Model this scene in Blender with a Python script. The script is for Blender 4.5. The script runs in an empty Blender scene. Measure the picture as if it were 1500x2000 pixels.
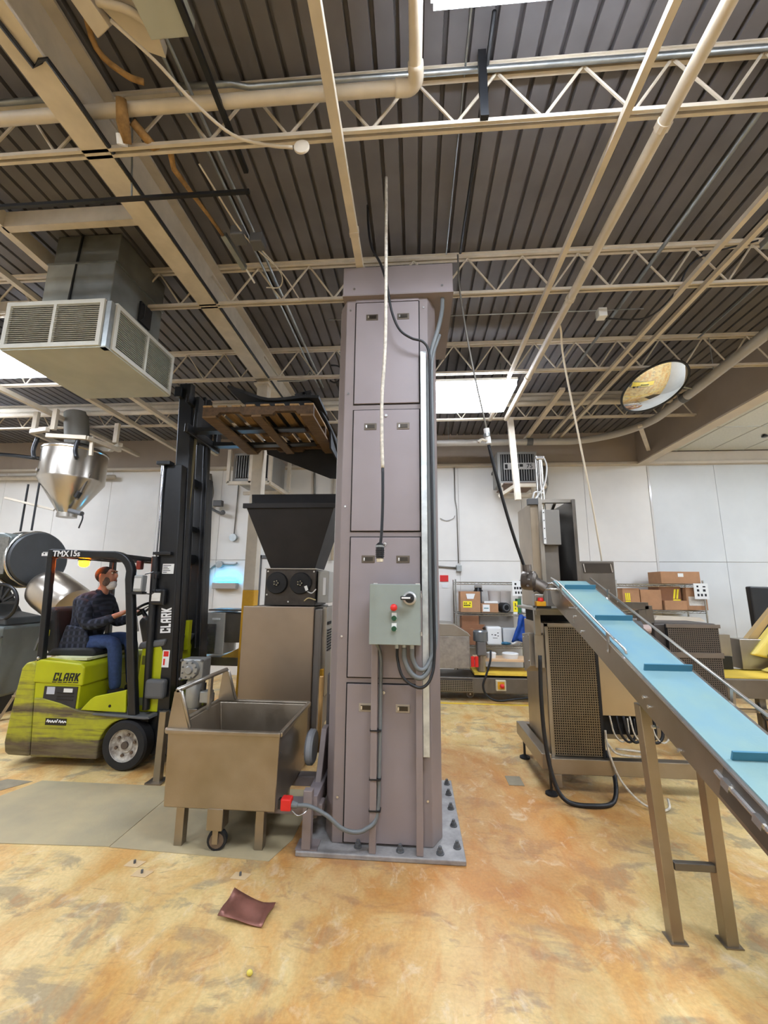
import bpy, bmesh, math, random
from mathutils import Vector, Matrix

random.seed(7)
SC = bpy.context.scene
COL = SC.collection

# ------------------------------------------------------------------ camera
CAM_F, CAM_YAW, CAM_PITCH, CAM_ROLL, CAM_H = 810.0, -4.3, 10.5, 0.55, 1.65
def make_camera():
    cd = bpy.data.cameras.new('camera')
    cd.sensor_fit = 'HORIZONTAL'; cd.sensor_width = 36.0
    cd.lens = CAM_F / 1500.0 * 36.0
    cd.clip_start = 0.05; cd.clip_end = 200
    co = bpy.data.objects.new('camera', cd); COL.objects.link(co)
    y, p, r = (math.radians(a) for a in (CAM_YAW, CAM_PITCH, CAM_ROLL))
    fwd = Vector((math.sin(y) * math.cos(p), math.cos(y) * math.cos(p), math.sin(p)))
    right = Vector((math.cos(y), -math.sin(y), 0))
    up = right.cross(fwd)
    r2 = math.cos(r) * right + math.sin(r) * up
    u2 = -math.sin(r) * right + math.cos(r) * up
    m = Matrix((( r2.x, u2.x, -fwd.x, 0), (r2.y, u2.y, -fwd.y, 0), (r2.z, u2.z, -fwd.z, CAM_H), (0, 0, 0, 1)))
    co.matrix_world = m
    SC.camera = co
make_camera()

# ------------------------------------------------------------------ world, exposure
w = bpy.data.worlds.new('world'); SC.world = w; w.use_nodes = True
w.node_tree.nodes['Background'].inputs[0].default_value = (0.9, 0.92, 1, 1)
w.node_tree.nodes['Background'].inputs[1].default_value = 0.12
SC.view_settings.view_transform = 'Standard'
SC.view_settings.look = 'None'
SC.view_settings.exposure = 1.80
SC.view_settings.gamma = 1.0
SC.view_settings.use_curve_mapping = False
LAMP_STRENGTH = 11.0
SC.cycles.max_bounces = 6; SC.cycles.diffuse_bounces = 3; SC.cycles.glossy_bounces = 3; SC.cycles.transmission_bounces = 2
SC.cycles.adaptive_threshold = 0.04; SC.cycles.adaptive_min_samples = 16; SC.cycles.use_light_tree = False
SC.cycles.caustics_reflective = False; SC.cycles.caustics_refractive = False

# ------------------------------------------------------------------ materials
def lin(c):
    c = c / 255.0
    return c / 12.92 if c <= 0.04045 else ((c + 0.055) / 1.055) ** 2.4
def rgb(c, k=1.0): return (min(1, lin(c[0]) * k), min(1, lin(c[1]) * k), min(1, lin(c[2]) * k), 1)
MATS = {}
def mat(name, col, rough=0.5, metal=0.0, var=0.0, scale=6.0, bump=0.0, bscale=60.0, emit=0.0, ecol=None, stretch=None, rvar=0.0, spec=0.5, col2=None):
    if name in MATS: return MATS[name]
    m = bpy.data.materials.new(name); m.use_nodes = True
    nt = m.node_tree; b = nt.nodes['Principled BSDF']
    b.inputs['Base Color'].default_value = rgb(col)
    b.inputs['Roughness'].default_value = rough
    b.inputs['Metallic'].default_value = metal
    b.inputs['Specular IOR Level'].default_value = spec
    if var or bump or rvar or col2:
        tc = nt.nodes.new('ShaderNodeTexCoord'); mp = nt.nodes.new('ShaderNodeMapping')
        nt.links.new(tc.outputs['Object'], mp.inputs['Vector'])
        if stretch: mp.inputs['Scale'].default_value = stretch
        nz = nt.nodes.new('ShaderNodeTexNoise'); nz.inputs['Scale'].default_value = scale
        nz.inputs['Detail'].default_value = 3; nz.inputs['Roughness'].default_value = 0.6
        nt.links.new(mp.outputs['Vector'], nz.inputs['Vector'])
        if var or col2:
            cr = nt.nodes.new('ShaderNodeValToRGB')
            cr.color_ramp.elements[0].position = 0.33; cr.color_ramp.elements[1].position = 0.67
            cr.color_ramp.elements[0].color = rgb(col2) if col2 else rgb(col, 1 - var)
            cr.color_ramp.elements[1].color = rgb(col, 1 + var)
            nt.links.new(nz.outputs['Fac'], cr.inputs['Fac']); nt.links.new(cr.outputs['Color'], b.inputs['Base Color'])
        if rvar:
            mr = nt.nodes.new('ShaderNodeMapRange')
            mr.inputs['To Min'].default_value = max(0.03, rough - rvar); mr.inputs['To Max'].default_value = min(1, rough + rvar)
            mr.inputs['From Min'].default_value = 0.3; mr.inputs['From Max'].default_value = 0.7
            nt.links.new(nz.outputs['Fac'], mr.inputs['Value']); nt.links.new(mr.outputs['Result'], b.inputs['Roughness'])
        if bump:
            n2 = nt.nodes.new('ShaderNodeTexNoise'); n2.inputs['Scale'].default_value = bscale; n2.inputs['Detail'].default_value = 1
            nt.links.new(mp.outputs['Vector'], n2.inputs['Vector'])
            bp = nt.nodes.new('ShaderNodeBump'); bp.inputs['Strength'].default_value = bump; bp.inputs['Distance'].default_value = 0.01
            nt.links.new(n2.outputs['Fac'], bp.inputs['Height']); nt.links.new(bp.outputs['Normal'], b.inputs['Normal'])
    if emit:
        b.inputs['Emission Color'].default_value = rgb(ecol or col); b.inputs['Emission Strength'].default_value = emit
    MATS[name] = m
    return m

def floor_material():
    m = bpy.data.materials.new('stained_floor'); m.use_nodes = True
    nt = m.node_tree; b = nt.nodes['Principled BSDF']; N = nt.nodes.new; L = nt.links.new
    tc = N('ShaderNodeTexCoord')
    def noise(scale, detail, stretch=(1, 1, 1), dist=0.0, off=0.0, rough=0.6):
        mp = N('ShaderNodeMapping'); mp.inputs['Scale'].default_value = stretch; mp.inputs['Location'].default_value = (off, off * .7, 0)
        L(tc.outputs['Object'], mp.inputs['Vector'])
        n = N('ShaderNodeTexNoise'); n.inputs['Scale'].default_value = scale; n.inputs['Detail'].default_value = detail
        n.inputs['Distortion'].default_value = dist; n.inputs['Roughness'].default_value = rough
        L(mp.outputs['Vector'], n.inputs['Vector']); return n.outputs['Fac']
    def ramp(f, stops):
        r = N('ShaderNodeValToRGB'); e = r.color_ramp.elements
        e[0].position, e[0].color = stops[0][0], rgb(stops[0][1]); e[1].position, e[1].color = stops[1][0], rgb(stops[1][1])
        for p, c in stops[2:]:
            q = e.new(p); q.color = rgb(c)
        L(f, r.inputs['Fac']); return r.outputs['Color']
    def mask(f, a, c):
        r = N('ShaderNodeMapRange'); r.inputs['From Min'].default_value = a; r.inputs['From Max'].default_value = c; r.clamp = True
        L(f, r.inputs['Value']); return r.outputs['Result']
    def mix(f, a, c):
        x = N('ShaderNodeMix'); x.data_type = 'RGBA'; x.clamp_factor = True
        if isinstance(f, float): x.inputs['Factor'].default_value = f
        else: L(f, x.inputs['Factor'])
        L(a, x.inputs['A'])
        if isinstance(c, tuple): x.inputs['B'].default_value = rgb(c)
        else: L(c, x.inputs['B'])
        return x.outputs['Result']
    def mul(a, c):
        x = N('ShaderNodeMath'); x.operation = 'MULTIPLY'; L(a, x.inputs[0])
        if isinstance(c, float): x.inputs[1].default_value = c
        else: L(c, x.inputs[1])
        return x.outputs[0]
    base = ramp(noise(3.0, 5, (1, 1, 1), .3), [(.3, (206, 174, 110)), (.7, (232, 204, 144))])
    # scrubbed grey patches where the coating is gone
    grey = mul(mask(noise(2.7, 6, (1, 1.5, 1), .6, 11, .65), .52, .60), .80)
    c = mix(grey, base, (164, 146, 112))
    # rust orange syrup stains, strongest around the hoist foot
    o1 = mask(noise(1.25, 6, (1.5, .8, 1), .9, 3.3, .64), .46, .62)
    c = mix(mul(o1, .62), c, (206, 140, 58))
    o2 = mask(noise(4.6, 6, (1.7, .7, 1), .9, 21, .68), .53, .66)
    c = mix(mul(o2, .36), c, (190, 116, 44))
    # wear towards the hoist: a real worn ring with a ragged outline
    sx = N('ShaderNodeVectorMath'); sx.operation = 'DISTANCE'; L(tc.outputs['Object'], sx.inputs[0]); sx.inputs[1].default_value = (0.25, 3.5, 0)
    nn = noise(1.3, 6, (1, 1, 1), .6, 5)
    ad = N('ShaderNodeMath'); ad.operation = 'MULTIPLY_ADD'; L(nn, ad.inputs[0]); ad.inputs[1].default_value = 2.6; L(sx.outputs['Value'], ad.inputs[2])
    ring = mask(ad.outputs[0], 2.9, 2.2)
    c = mix(mul(ring, .55), c, (172, 104, 46))
    # pale chalky scuffs
    wht = mask(noise(6.0, 5, (1.2, .8, 1), .8, 41, .7), .57, .68)
    c = mix(mul(wht, .34), c, (234, 218, 188))
    # fine scratches across
    scr = mask(noise(4.0, 5, (1.2, 14, 1), .2, 9), .63, .70)
    c = mix(mul(scr, .35), c, (120, 96, 64))
    fine = mask(noise(55, 4), .35, .65)
    x = N('ShaderNodeMix'); x.data_type = 'RGBA'; x.blend_type = 'MULTIPLY'; x.inputs['Factor'].default_value = .28
    L(c, x.inputs['A']); gr = ramp(fine, [(0, (190, 190, 190)), (1, (255, 255, 255))]); L(gr, x.inputs['B'])
    L(x.outputs['Result'], b.inputs['Base Color'])
    rr = N('ShaderNodeMapRange'); L(noise(2.2, 6, (1, 1, 1), .5, 2), rr.inputs['Value'])
    rr.inputs['From Min'].default_value = .3; rr.inputs['From Max'].default_value = .7
    rr.inputs['To Min'].default_value = .34; rr.inputs['To Max'].default_value = .62
    L(rr.outputs['Result'], b.inputs['Roughness'])
    bp = N('ShaderNodeBump'); bp.inputs['Strength'].default_value = .12; bp.inputs['Distance'].default_value = .01
    L(noise(24, 2), bp.inputs['Height']); L(bp.outputs['Normal'], b.inputs['Normal'])
    return m

def belt_plaid(name, c1, c2, c3):
    # woven plaid cloth for the jacket
    m = bpy.data.materials.new(name); m.use_nodes = True
    nt = m.node_tree; b = nt.nodes['Principled BSDF']; N = nt.nodes.new; L = nt.links.new
    tc = N('ShaderNodeTexCoord'); b.inputs['Roughness'].default_value = .9
    def band(rot, sc):
        mp = N('ShaderNodeMapping'); mp.inputs['Rotation'].default_value = rot
        L(tc.outputs['Object'], mp.inputs['Vector'])
        wv = N('ShaderNodeTexWave'); wv.inputs['Scale'].default_value = sc; wv.inputs['Distortion'].default_value = 1.2
        L(mp.outputs['Vector'], wv.inputs['Vector'])
        r = N('ShaderNodeMapRange'); r.inputs['From Min'].default_value = .55; r.inputs['From Max'].default_value = .8
        L(wv.outputs['Fac'], r.inputs['Value']); return r.outputs['Result']
    x = N('ShaderNodeMix'); x.data_type = 'RGBA'; L(band((0, 0, 0), 5), x.inputs['Factor'])
    x.inputs['A'].default_value = rgb(c1); x.inputs['B'].default_value = rgb(c2)
    y = N('ShaderNodeMix'); y.data_type = 'RGBA'; L(band((0, math.pi / 2, 0), 5), y.inputs['Factor'])
    L(x.outputs['Result'], y.inputs['A']); y.inputs['B'].default_value = rgb(c3)
    L(y.outputs['Result'], b.inputs['Base Color'])
    return m

FLOOR = floor_material()
DECK = mat('deck_grey_paint', (104, 101, 102), .75, 0, .10, 3)
CREAM = mat('cream_steel_paint', (206, 194, 174), .55, 0, .10, 5)
CREAM_D = mat('cream_pipe_paint', (206, 194, 174), .5, 0, .10, 4)
GALV = mat('galvanised_conduit', (168, 172, 170), .38, .85, .15, 9)
WALLW = mat('white_wall_panel', (230, 226, 218), .42, 0, .04, 1.5)
WALLG = mat('pale_grey_wall_panel', (212, 214, 212), .40, 0, .04, 1.5)
TAUPE = mat('taupe_wall_paint', (168, 154, 140), .8, 0, .07, 1.2)
TAUPE_L = mat('cream_trim_paint', (208, 196, 178), .6, 0, .05, 3)
JOINT = mat('panel_joint', (176, 174, 168), .6)
TILE = mat('ceiling_tile_white', (214, 214, 204), .85, 0, .05, 30, .2, 200)
TGRID = mat('ceiling_grid', (196, 196, 188), .5)
STEEL = mat('brushed_stainless', (166, 160, 150), .36, .95, .10, 3, .03, 120, rvar=.10)
STEEL_W = mat('worn_warm_stainless', (158, 147, 131), .36, .9, .14, 2.5, .04, 90, rvar=.10)
STEEL_D = mat('dull_dark_stainless', (122, 116, 108), .45, .85, .18, 3, rvar=.10)
STEEL_B = mat('polished_stainless', (206, 204, 198), .18, 1.0, .05, 4)
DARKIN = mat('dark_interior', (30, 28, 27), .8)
BLACK = mat('black_paint', (24, 25, 27), .38, 0, .2, 8)
BLACKM = mat('black_rubber', (26, 25, 25), .75, 0, .2, 10)
BLACKH = mat('black_hopper_sheet', (30, 26, 24), .62, .2, .25, 4)
MAUVE = mat('mauve_grey_enamel', (142, 131, 131), .48, 0, .05, 2, .05, 220)
MAUVE_D = mat('mauve_grey_frame_enamel', (134, 122, 119), .5, 0, .06, 2, .05, 220)
GAP = mat('door_gap_black', (22, 20, 20), .9)
BRONZE = mat('latch_bronze', (104, 94, 82), .4, .7)
SCREW = mat('screw_head_steel', (206, 204, 200), .25, .9)
ENCL = mat('grey_green_enclosure', (138, 146, 138), .5, 0, .05, 4, .04, 200)
RED = mat('red_plastic', (214, 40, 36), .4)
GREEN = mat('green_button', (18, 84, 54), .35)
WHITE = mat('white_plastic', (232, 232, 228), .45)
PLATEM = mat('base_plate_grey', (158, 154, 150), .6, .3, .22, 9, .15, 40)
FLEXG = mat('grey_flexible_conduit', (106, 110, 110), .5, 0, .05, 5)
CABLE = mat('black_cable', (20, 20, 22), .5)
ROPE = mat('white_dusty_cord', (196, 188, 172), .8, 0, .25, 40)
LIME = mat('lime_forklift_paint', (176, 180, 18), .38, 0, .10, 3)
def scraped_paint():
    m = bpy.data.materials.new('scraped_lime_paint'); m.use_nodes = True
    nt = m.node_tree; b = nt.nodes['Principled BSDF']; N = nt.nodes.new; L = nt.links.new
    tc = N('ShaderNodeTexCoord'); b.inputs['Roughness'].default_value = .5
    def noise(sc, st, off, det=6):
        mp = N('ShaderNodeMapping'); mp.inputs['Scale'].default_value = st; mp.inputs['Location'].default_value = (off, 0, off)
        L(tc.outputs['Object'], mp.inputs['Vector'])
        n = N('ShaderNodeTexNoise'); n.inputs['Scale'].default_value = sc; n.inputs['Detail'].default_value = det; n.inputs['Roughness'].default_value = .65
        L(mp.outputs['Vector'], n.inputs['Vector']); return n.outputs['Fac']
    sp = N('ShaderNodeSeparateXYZ'); L(tc.outputs['Object'], sp.inputs[0])
    # scrape heights wander along the side
    ma = N('ShaderNodeMath'); ma.operation = 'MULTIPLY_ADD'; L(noise(2.2, (1, 1, 1), 4), ma.inputs[0]); ma.inputs[1].default_value = .14; L(sp.outputs['Z'], ma.inputs[2])
    rp = N('ShaderNodeValToRGB'); e = rp.color_ramp.elements; e[0].position = 0; e[0].color = (.15, .15, .15, 1); e[1].position = 1; e[1].color = (0, 0, 0, 1)
    for p, v in ((.13, .35), (.18, .95), (.29, .92), (.345, .15), (.45, .06), (.515, .18), (.545, .90), (.585, .85), (.615, .08)):
        q = e.new(p); q.color = (v, v, v, 1)
    L(ma.outputs[0], rp.inputs['Fac'])
    st = N('ShaderNodeMapRange'); L(noise(5, (.5, 1, 7), 9, 8), st.inputs['Value']); st.inputs['From Min'].default_value = .50; st.inputs['From Max'].default_value = .66
    mx_ = N('ShaderNodeMath'); mx_.operation = 'MULTIPLY'; L(st.outputs['Result'], mx_.inputs[0]); mx_.inputs[1].default_value = .55
    ad = N('ShaderNodeMath'); ad.operation = 'ADD'; ad.use_clamp = True; L(rp.outputs['Color'], ad.inputs[0]); L(mx_.outputs[0], ad.inputs[1])
    x = N('ShaderNodeMix'); x.data_type = 'RGBA'; L(ad.outputs[0], x.inputs['Factor'])
    c1 = N('ShaderNodeValToRGB'); L(noise(7, (1, 1, 1), 2), c1.inputs['Fac']); c1.color_ramp.elements[0].position = .35; c1.color_ramp.elements[1].position = .65
    c1.color_ramp.elements[0].color = rgb((160, 160, 44)); c1.color_ramp.elements[1].color = rgb((182, 182, 30))
    c2 = N('ShaderNodeValToRGB'); L(noise(3, (.6, 1, 5), 6), c2.inputs['Fac']); c2.color_ramp.elements[0].position = .35; c2.color_ramp.elements[1].position = .65
    c2.color_ramp.elements[0].color = rgb((64, 50, 40)); c2.color_ramp.elements[1].color = rgb((106, 94, 74))
    L(c1.outputs['Color'], x.inputs['A']); L(c2.outputs['Color'], x.inputs['B']); L(x.outputs['Result'], b.inputs['Base Color'])
    return m
LIMEW = scraped_paint()
GREYP = mat('grey_plastic_trim', (92, 92, 92), .55)
RIM = mat('worn_white_wheel_rim', (214, 208, 196), .6, 0, 0, 14, .1, 60, col2=(120, 108, 96))
SKIN = mat('skin', (176, 118, 92), .55)
JEANS = mat('blue_denim', (54, 72, 112), .9, 0, .2, 30, .2, 200)
PLAID = belt_plaid('dark_plaid_flannel', (22, 24, 34), (54, 58, 74), (40, 42, 54))
HAIR = mat('dark_brown_hair', (44, 32, 26), .8, 0, .3, 60)
BEARD = mat('white_beard', (212, 206, 202), .9, 0, .1, 60, .4, 120)
WOOD = mat('pallet_wood', (106, 82, 54), .8, 0, .25, 6, .2, 60, stretch=(1, 6, 6))
WOODL = mat('light_pine', (206, 160, 96), .7, 0, .15, 8, stretch=(6, 6, 1))
BELT = mat('blue_conveyor_belt', (110, 150, 164), .6, 0, 0, 2.6, .05, 80, col2=(128, 158, 152))
CLEAT = mat('dark_blue_cleat', (64, 122, 146), .5, 0, .06, 4)
CARD = mat('brown_cardboard', (174, 130, 94), .85, 0, .08, 6)
CARD_D = mat('dark_cardboard', (140, 96, 66), .85, 0, .08, 6)
YEL = mat('yellow_label', (246, 226, 40), .6)
YBELT = mat('yellow_conveyor_belt', (232, 196, 72), .55, 0, .08, 5)
YPAINT = mat('yellow_safety_paint', (214, 158, 26), .55, 0, .1, 6)
MIXG = mat('grey_green_mixer_enamel', (96, 102, 98), .42, .1, .12, 3)
MIXD = mat('dark_mixer_enamel', (60, 62, 62), .5, .1, .15, 3)
DUCT = mat('galvanised_duct_sheet', (140, 142, 138), .5, .55, .28, 2.2, rvar=.1)
DIFF = mat('diffuser_white', (206, 204, 192), .5, 0, .06, 5)
DIFFB = mat('diffuser_bottom_sheet', (176, 178, 166), .55, .2, .10, 2)
INSUL = mat('yellowed_pipe_insulation', (146, 112, 66), .9, 0, .3, 18, .6, 40)
LAMP = mat('fluorescent_diffuser', (255, 250, 240), .5, emit=LAMP_STRENGTH, ecol=(226, 237, 255))
BLUEL = mat('blue_trap_tube', (60, 200, 255), .5, emit=5.0, ecol=(40, 190, 255))
AMBER = mat('amber_beacon_lit', (255, 120, 10), .4, emit=22.0, ecol=(255, 110, 5))
BLUEC = mat('blue_plastic_bag', (28, 76, 160), .5, 0, .25, 12)
MIRROR = mat('convex_mirror_face', (236, 236, 234), .04, 1.0)
INK = mat('black_print', (18, 18, 18), .7)
INKW = mat('white_print', (235, 235, 235), .6)
INKR = mat('faded_red_print', (150, 44, 48), .6)
COPPER = mat('bent_copper_scrap', (140, 92, 78), .45, .5, .2, 12, rvar=.1)
PATCH = mat('grey_beige_floor_panel', (176, 160, 122), .6, 0, 0, 2.6, .06, 60, col2=(158, 146, 116))
PATCHD = mat('grey_floor_patch', (140, 128, 104), .7, 0, .12, 9)
CLEARP = mat('clear_plastic_bin', (206, 208, 206), .3, 0, .05, 4)

# ------------------------------------------------------------------ mesh builder
def catmull(pts, k=6):
    p = [Vector(q) for q in pts]
    if len(p) < 3: return p
    out = []
    for i in range(len(p) - 1):
        a = p[i - 1] if i else p[0] * 2 - p[1]
        b, c = p[i], p[i + 1]
        d = p[i + 2] if i + 2 < len(p) else p[-1] * 2 - p[-2]
        for j in range(k):
            t = j / k
            out.append(.5 * ((2 * b) + (c - a) * t + (2 * a - 5 * b + 4 * c - d) * t * t + (3 * b - a - 3 * c + d) * t ** 3))
    out.append(p[-1])
    return out
OFFSET = {}
class B:
    def __init__(s): s.v = []; s.f = []
    def add(s, vs, fs):
        n = len(s.v); s.v += [Vector(q) for q in vs]; s.f += [tuple(n + i for i in f) for f in fs]; return s
    def box(s, x0, x1, y0, y1, z0, z1):
        return s.add([(x, y, z) for z in (z0, z1) for y in (y0, y1) for x in (x0, x1)],
                     [(0, 2, 3, 1), (4, 5, 7, 6), (0, 1, 5, 4), (2, 6, 7, 3), (0, 4, 6, 2), (1, 3, 7, 5)])
    def obox(s, c, size, R):
        c = Vector(c); h = [q / 2 for q in size]
        return s.add([c + R @ Vector((x * h[0], y * h[1], z * h[2])) for z in (-1, 1) for y in (-1, 1) for x in (-1, 1)],
                     [(0, 2, 3, 1), (4, 5, 7, 6), (0, 1, 5, 4), (2, 6, 7, 3), (0, 4, 6, 2), (1, 3, 7, 5)])
    def beam(s, p0, p1, w, h, up=(0, 0, 1)):
        p0, p1 = Vector(p0), Vector(p1); d = (p1 - p0); L = d.length; d.normalize()
        u = Vector(up)
        if abs(d.dot(u.normalized())) > .98: u = Vector((0, 1, 0))
        x = d.cross(u).normalized(); z = x.cross(d).normalized()
        R = Matrix((x, d, z)).transposed()
        return s.obox((p0 + p1) / 2, (w, L, h), R)
    def cyl(s, p0, p1, r, n=12, r2=None, caps=True):
        p0, p1 = Vector(p0), Vector(p1); d = (p1 - p0).normalized()
        a = d.orthogonal().normalized(); b = d.cross(a); r2 = r if r2 is None else r2
        vs = []
        for i in range(n):
            t = 2 * math.pi * i / n; o = a * math.cos(t) + b * math.sin(t)
            vs += [p0 + o * r, p1 + o * r2]
        fs = [(2 * i, 2 * ((i + 1) % n), 2 * ((i + 1) % n) + 1, 2 * i + 1) for i in range(n)]
        if caps: fs += [tuple(2 * i for i in reversed(range(n))), tuple(2 * i + 1 for i in range(n))]
        return s.add(vs, fs)
    def tube(s, pts, r, n=8, sm=0, caps=True):
        p = catmull(pts, sm) if sm else [Vector(q) for q in pts]
        rs = r if isinstance(r, (list, tuple)) else [r] * len(p)
        t0 = (p[1] - p[0]).normalized(); a = t0.orthogonal().normalized(); vs = []; m = len(p)
        for i in range(m):
            t = (p[min(i + 1, m - 1)] - p[max(i - 1, 0)]).normalized()
            a = (a - t * a.dot(t)).normalized(); b = t.cross(a)
            for j in range(n):
                q = 2 * math.pi * j / n; vs.append(p[i] + (a * math.cos(q) + b * math.sin(q)) * rs[i])
        fs = [(i * n + j, i * n + (j + 1) % n, (i + 1) * n + (j + 1) % n, (i + 1) * n + j) for i in range(m - 1) for j in range(n)]
        if caps: fs += [tuple(reversed(range(n))), tuple((m - 1) * n + j for j in range(n))]
        return s.add(vs, fs)
    def rtube(s, pts, w, h, side=(0, 1, 0)):
        # rectangular section swept along a path lying in the plane across `side`
        p = [Vector(q) for q in pts]; m = len(p); sd = Vector(side).normalized(); vs = []
        for i in range(m):
            t = (p[min(i + 1, m - 1)] - p[max(i - 1, 0)]).normalized(); nrm = t.cross(sd).normalized()
            vs += [p[i] + sd * w / 2 + nrm * h / 2, p[i] - sd * w / 2 + nrm * h / 2, p[i] - sd * w / 2 - nrm * h / 2, p[i] + sd * w / 2 - nrm * h / 2]
        fs = [(i * 4 + j, i * 4 + (j + 1) % 4, (i + 1) * 4 + (j + 1) % 4, (i + 1) * 4 + j) for i in range(m - 1) for j in range(4)]
        fs += [(3, 2, 1, 0), tuple((m - 1) * 4 + j for j in range(4))]
        return s.add(vs, fs)
    def prism(s, poly, axis, lo, hi):
        def q(a, b, c): return {'x': (c, a, b), 'y': (a, c, b), 'z': (a, b, c)}[axis]
        n = len(poly)
        return s.add([q(a, b, lo) for a, b in poly] + [q(a, b, hi) for a, b in poly],
                     [(i, (i + 1) % n, n + (i + 1) % n, n + i) for i in range(n)] + [tuple(reversed(range(n))), tuple(range(n, 2 * n))])
    def lathe(s, prof, c, n=24, d=(0, 0, 1), caps=True):
        c = Vector(c); d = Vector(d).normalized(); a = d.orthogonal().normalized(); b = d.cross(a); vs = []
        for i in range(n):
            t = 2 * math.pi * i / n; o = a * math.cos(t) + b * math.sin(t)
            vs += [c + o * r + d * z for r, z in prof]
        m = len(prof)
        fs = [(i * m + j, ((i + 1) % n) * m + j, ((i + 1) % n) * m + j + 1, i * m + j + 1) for i in range(n) for j in range(m - 1)]
        if caps: fs += [tuple(i * m for i in reversed(range(n))), tuple(i * m + m - 1 for i in range(n))]
        return s.add(vs, fs)
    def sphere(s, c, r, nu=16, nv=10, R=None):
        r = (r, r, r) if isinstance(r, (int, float)) else r; c = Vector(c); vs = []
        R = R or Matrix.Identity(3)
        for i in range(nv + 1):
            t = math.pi * i / nv
            for j in range(nu):
                p = 2 * math.pi * j / nu
                vs.append(c + R @ Vector((r[0] * math.sin(t) * math.cos(p), r[1] * math.sin(t) * math.sin(p), r[2] * math.cos(t))))
        fs = [(i * nu + j, i * nu + (j + 1) % nu, (i + 1) * nu + (j + 1) % nu, (i + 1) * nu + j) for i in range(nv) for j in range(nu)]
        return s.add(vs, fs)
    def torus(s, c, Rr, r, d=(0, 0, 1), n=24, k=8):
        c = Vector(c); d = Vector(d).normalized(); a = d.orthogonal().normalized(); b = d.cross(a); vs = []
        for i in range(n):
            t = 2 * math.pi * i / n; o = a * math.cos(t) + b * math.sin(t)
            for j in range(k):
                q = 2 * math.pi * j / k; vs.append(c + o * (Rr + r * math.cos(q)) + d * r * math.sin(q))
        return s.add(vs, [(i * k + j, ((i + 1) % n) * k + j, ((i + 1) % n) * k + (j + 1) % k, i * k + (j + 1) % k) for i in range(n) for j in range(k)])
    def sheet(s, rows, t):
        # grid of points (rows x cols) given a thickness along the averaged normal
        nr, nc = len(rows), len(rows[0]); P = [[Vector(q) for q in r] for r in rows]; top = []; bot = []
        for i in range(nr):
            for j in range(nc):
                u = P[min(i + 1, nr - 1)][j] - P[max(i - 1, 0)][j]; v = P[i][min(j + 1, nc - 1)] - P[i][max(j - 1, 0)]
                nm = u.cross(v).normalized(); top.append(P[i][j] + nm * t / 2); bot.append(P[i][j] - nm * t / 2)
        N = nr * nc; fs = []
        for i in range(nr - 1):
            for j in range(nc - 1):
                a, b, c, d = i * nc + j, i * nc + j + 1, (i + 1) * nc + j + 1, (i + 1) * nc + j
                fs += [(a, b, c, d), (N + d, N + c, N + b, N + a)]
        rim = [j for j in range(nc)] + [i * nc + nc - 1 for i in range(1, nr)] + [(nr - 1) * nc + j for j in range(nc - 2, -1, -1)] + [i * nc for i in range(nr - 2, 0, -1)]
        for i in range(len(rim)):
            a, b = rim[i], rim[(i + 1) % len(rim)]; fs.append((a, N + a, N + b, b))
        return s.add(top + bot, fs)
    def build(s, name, m, parent=None, bevel=0.0, smooth=False, seg=2, norm=True):
        off = OFFSET.get(parent.name, Vector()) if parent else Vector()
        me = bpy.data.meshes.new(name)
        me.from_pydata([tuple(q - off) for q in s.v], [], s.f)
        if norm:
            bm = bmesh.new(); bm.from_mesh(me); bmesh.ops.recalc_face_normals(bm, faces=bm.faces); bm.to_mesh(me); bm.free()
        me.materials.append(m)
        o = bpy.data.objects.new(name, me); COL.objects.link(o)
        if parent:
            o.parent = parent
            if parent.name in OFFSET: OFFSET[o.name] = off
        if smooth:
            me.polygons.foreach_set('use_smooth', [True] * len(me.polygons))
            md = o.modifiers.new('auto', 'EDGE_SPLIT') if smooth == 'split' else None
            if md: md.split_angle = math.radians(35)
        if bevel:
            md = o.modifiers.new('bevel', 'BEVEL'); md.width = bevel; md.segments = seg; md.limit_method = 'ANGLE'; md.angle_limit = math.radians(40)
        return o
def tag(o, label=None, cat=None, group=None, kind=None):
    if label: o['label'] = label
    if cat: o['category'] = cat
    if group: o['group'] = group
    if kind: o['kind'] = kind
    return o
def thing(name, label, cat, loc=(0, 0, 0), group=None, kind=None):
    # an Empty at the base of the thing; the parts are given in world coordinates
    o = bpy.data.objects.new(name, None); COL.objects.link(o); o.location = loc; o.empty_display_size = .1
    OFFSET[o.name] = Vector(loc)
    return tag(o, label, cat, group, kind)
def dup(o, parent, dloc):
    c = o.copy(); COL.objects.link(c); c.parent = parent; c.location = Vector(o.location) + Vector(dloc); return c
def text(name, s, size, m, parent, org, xd, yd, ext=.0015, bold=0.0, align='LEFT', shear=0.0, xs=1.0):
    cu = bpy.data.curves.new(name, 'FONT'); cu.body = s; cu.size = size; cu.extrude = ext; cu.offset = bold; cu.align_x = align; cu.shear = shear
    cu.resolution_u = 3
    t = bpy.data.objects.new('tmp', cu); COL.objects.link(t)
    dg = bpy.context.evaluated_depsgraph_get(); me0 = t.evaluated_get(dg).to_mesh()
    X, Y = Vector(xd).normalized(), Vector(yd).normalized(); Z = X.cross(Y)
    b = B(); b.add([Vector(org) + X * v.co.x * xs + Y * v.co.y + Z * v.co.z for v in me0.vertices], [tuple(p.vertices) for p in me0.polygons])
    t.evaluated_get(dg).to_mesh_clear(); bpy.data.objects.remove(t); bpy.data.curves.remove(cu)
    return b.build(name, m, parent)
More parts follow.
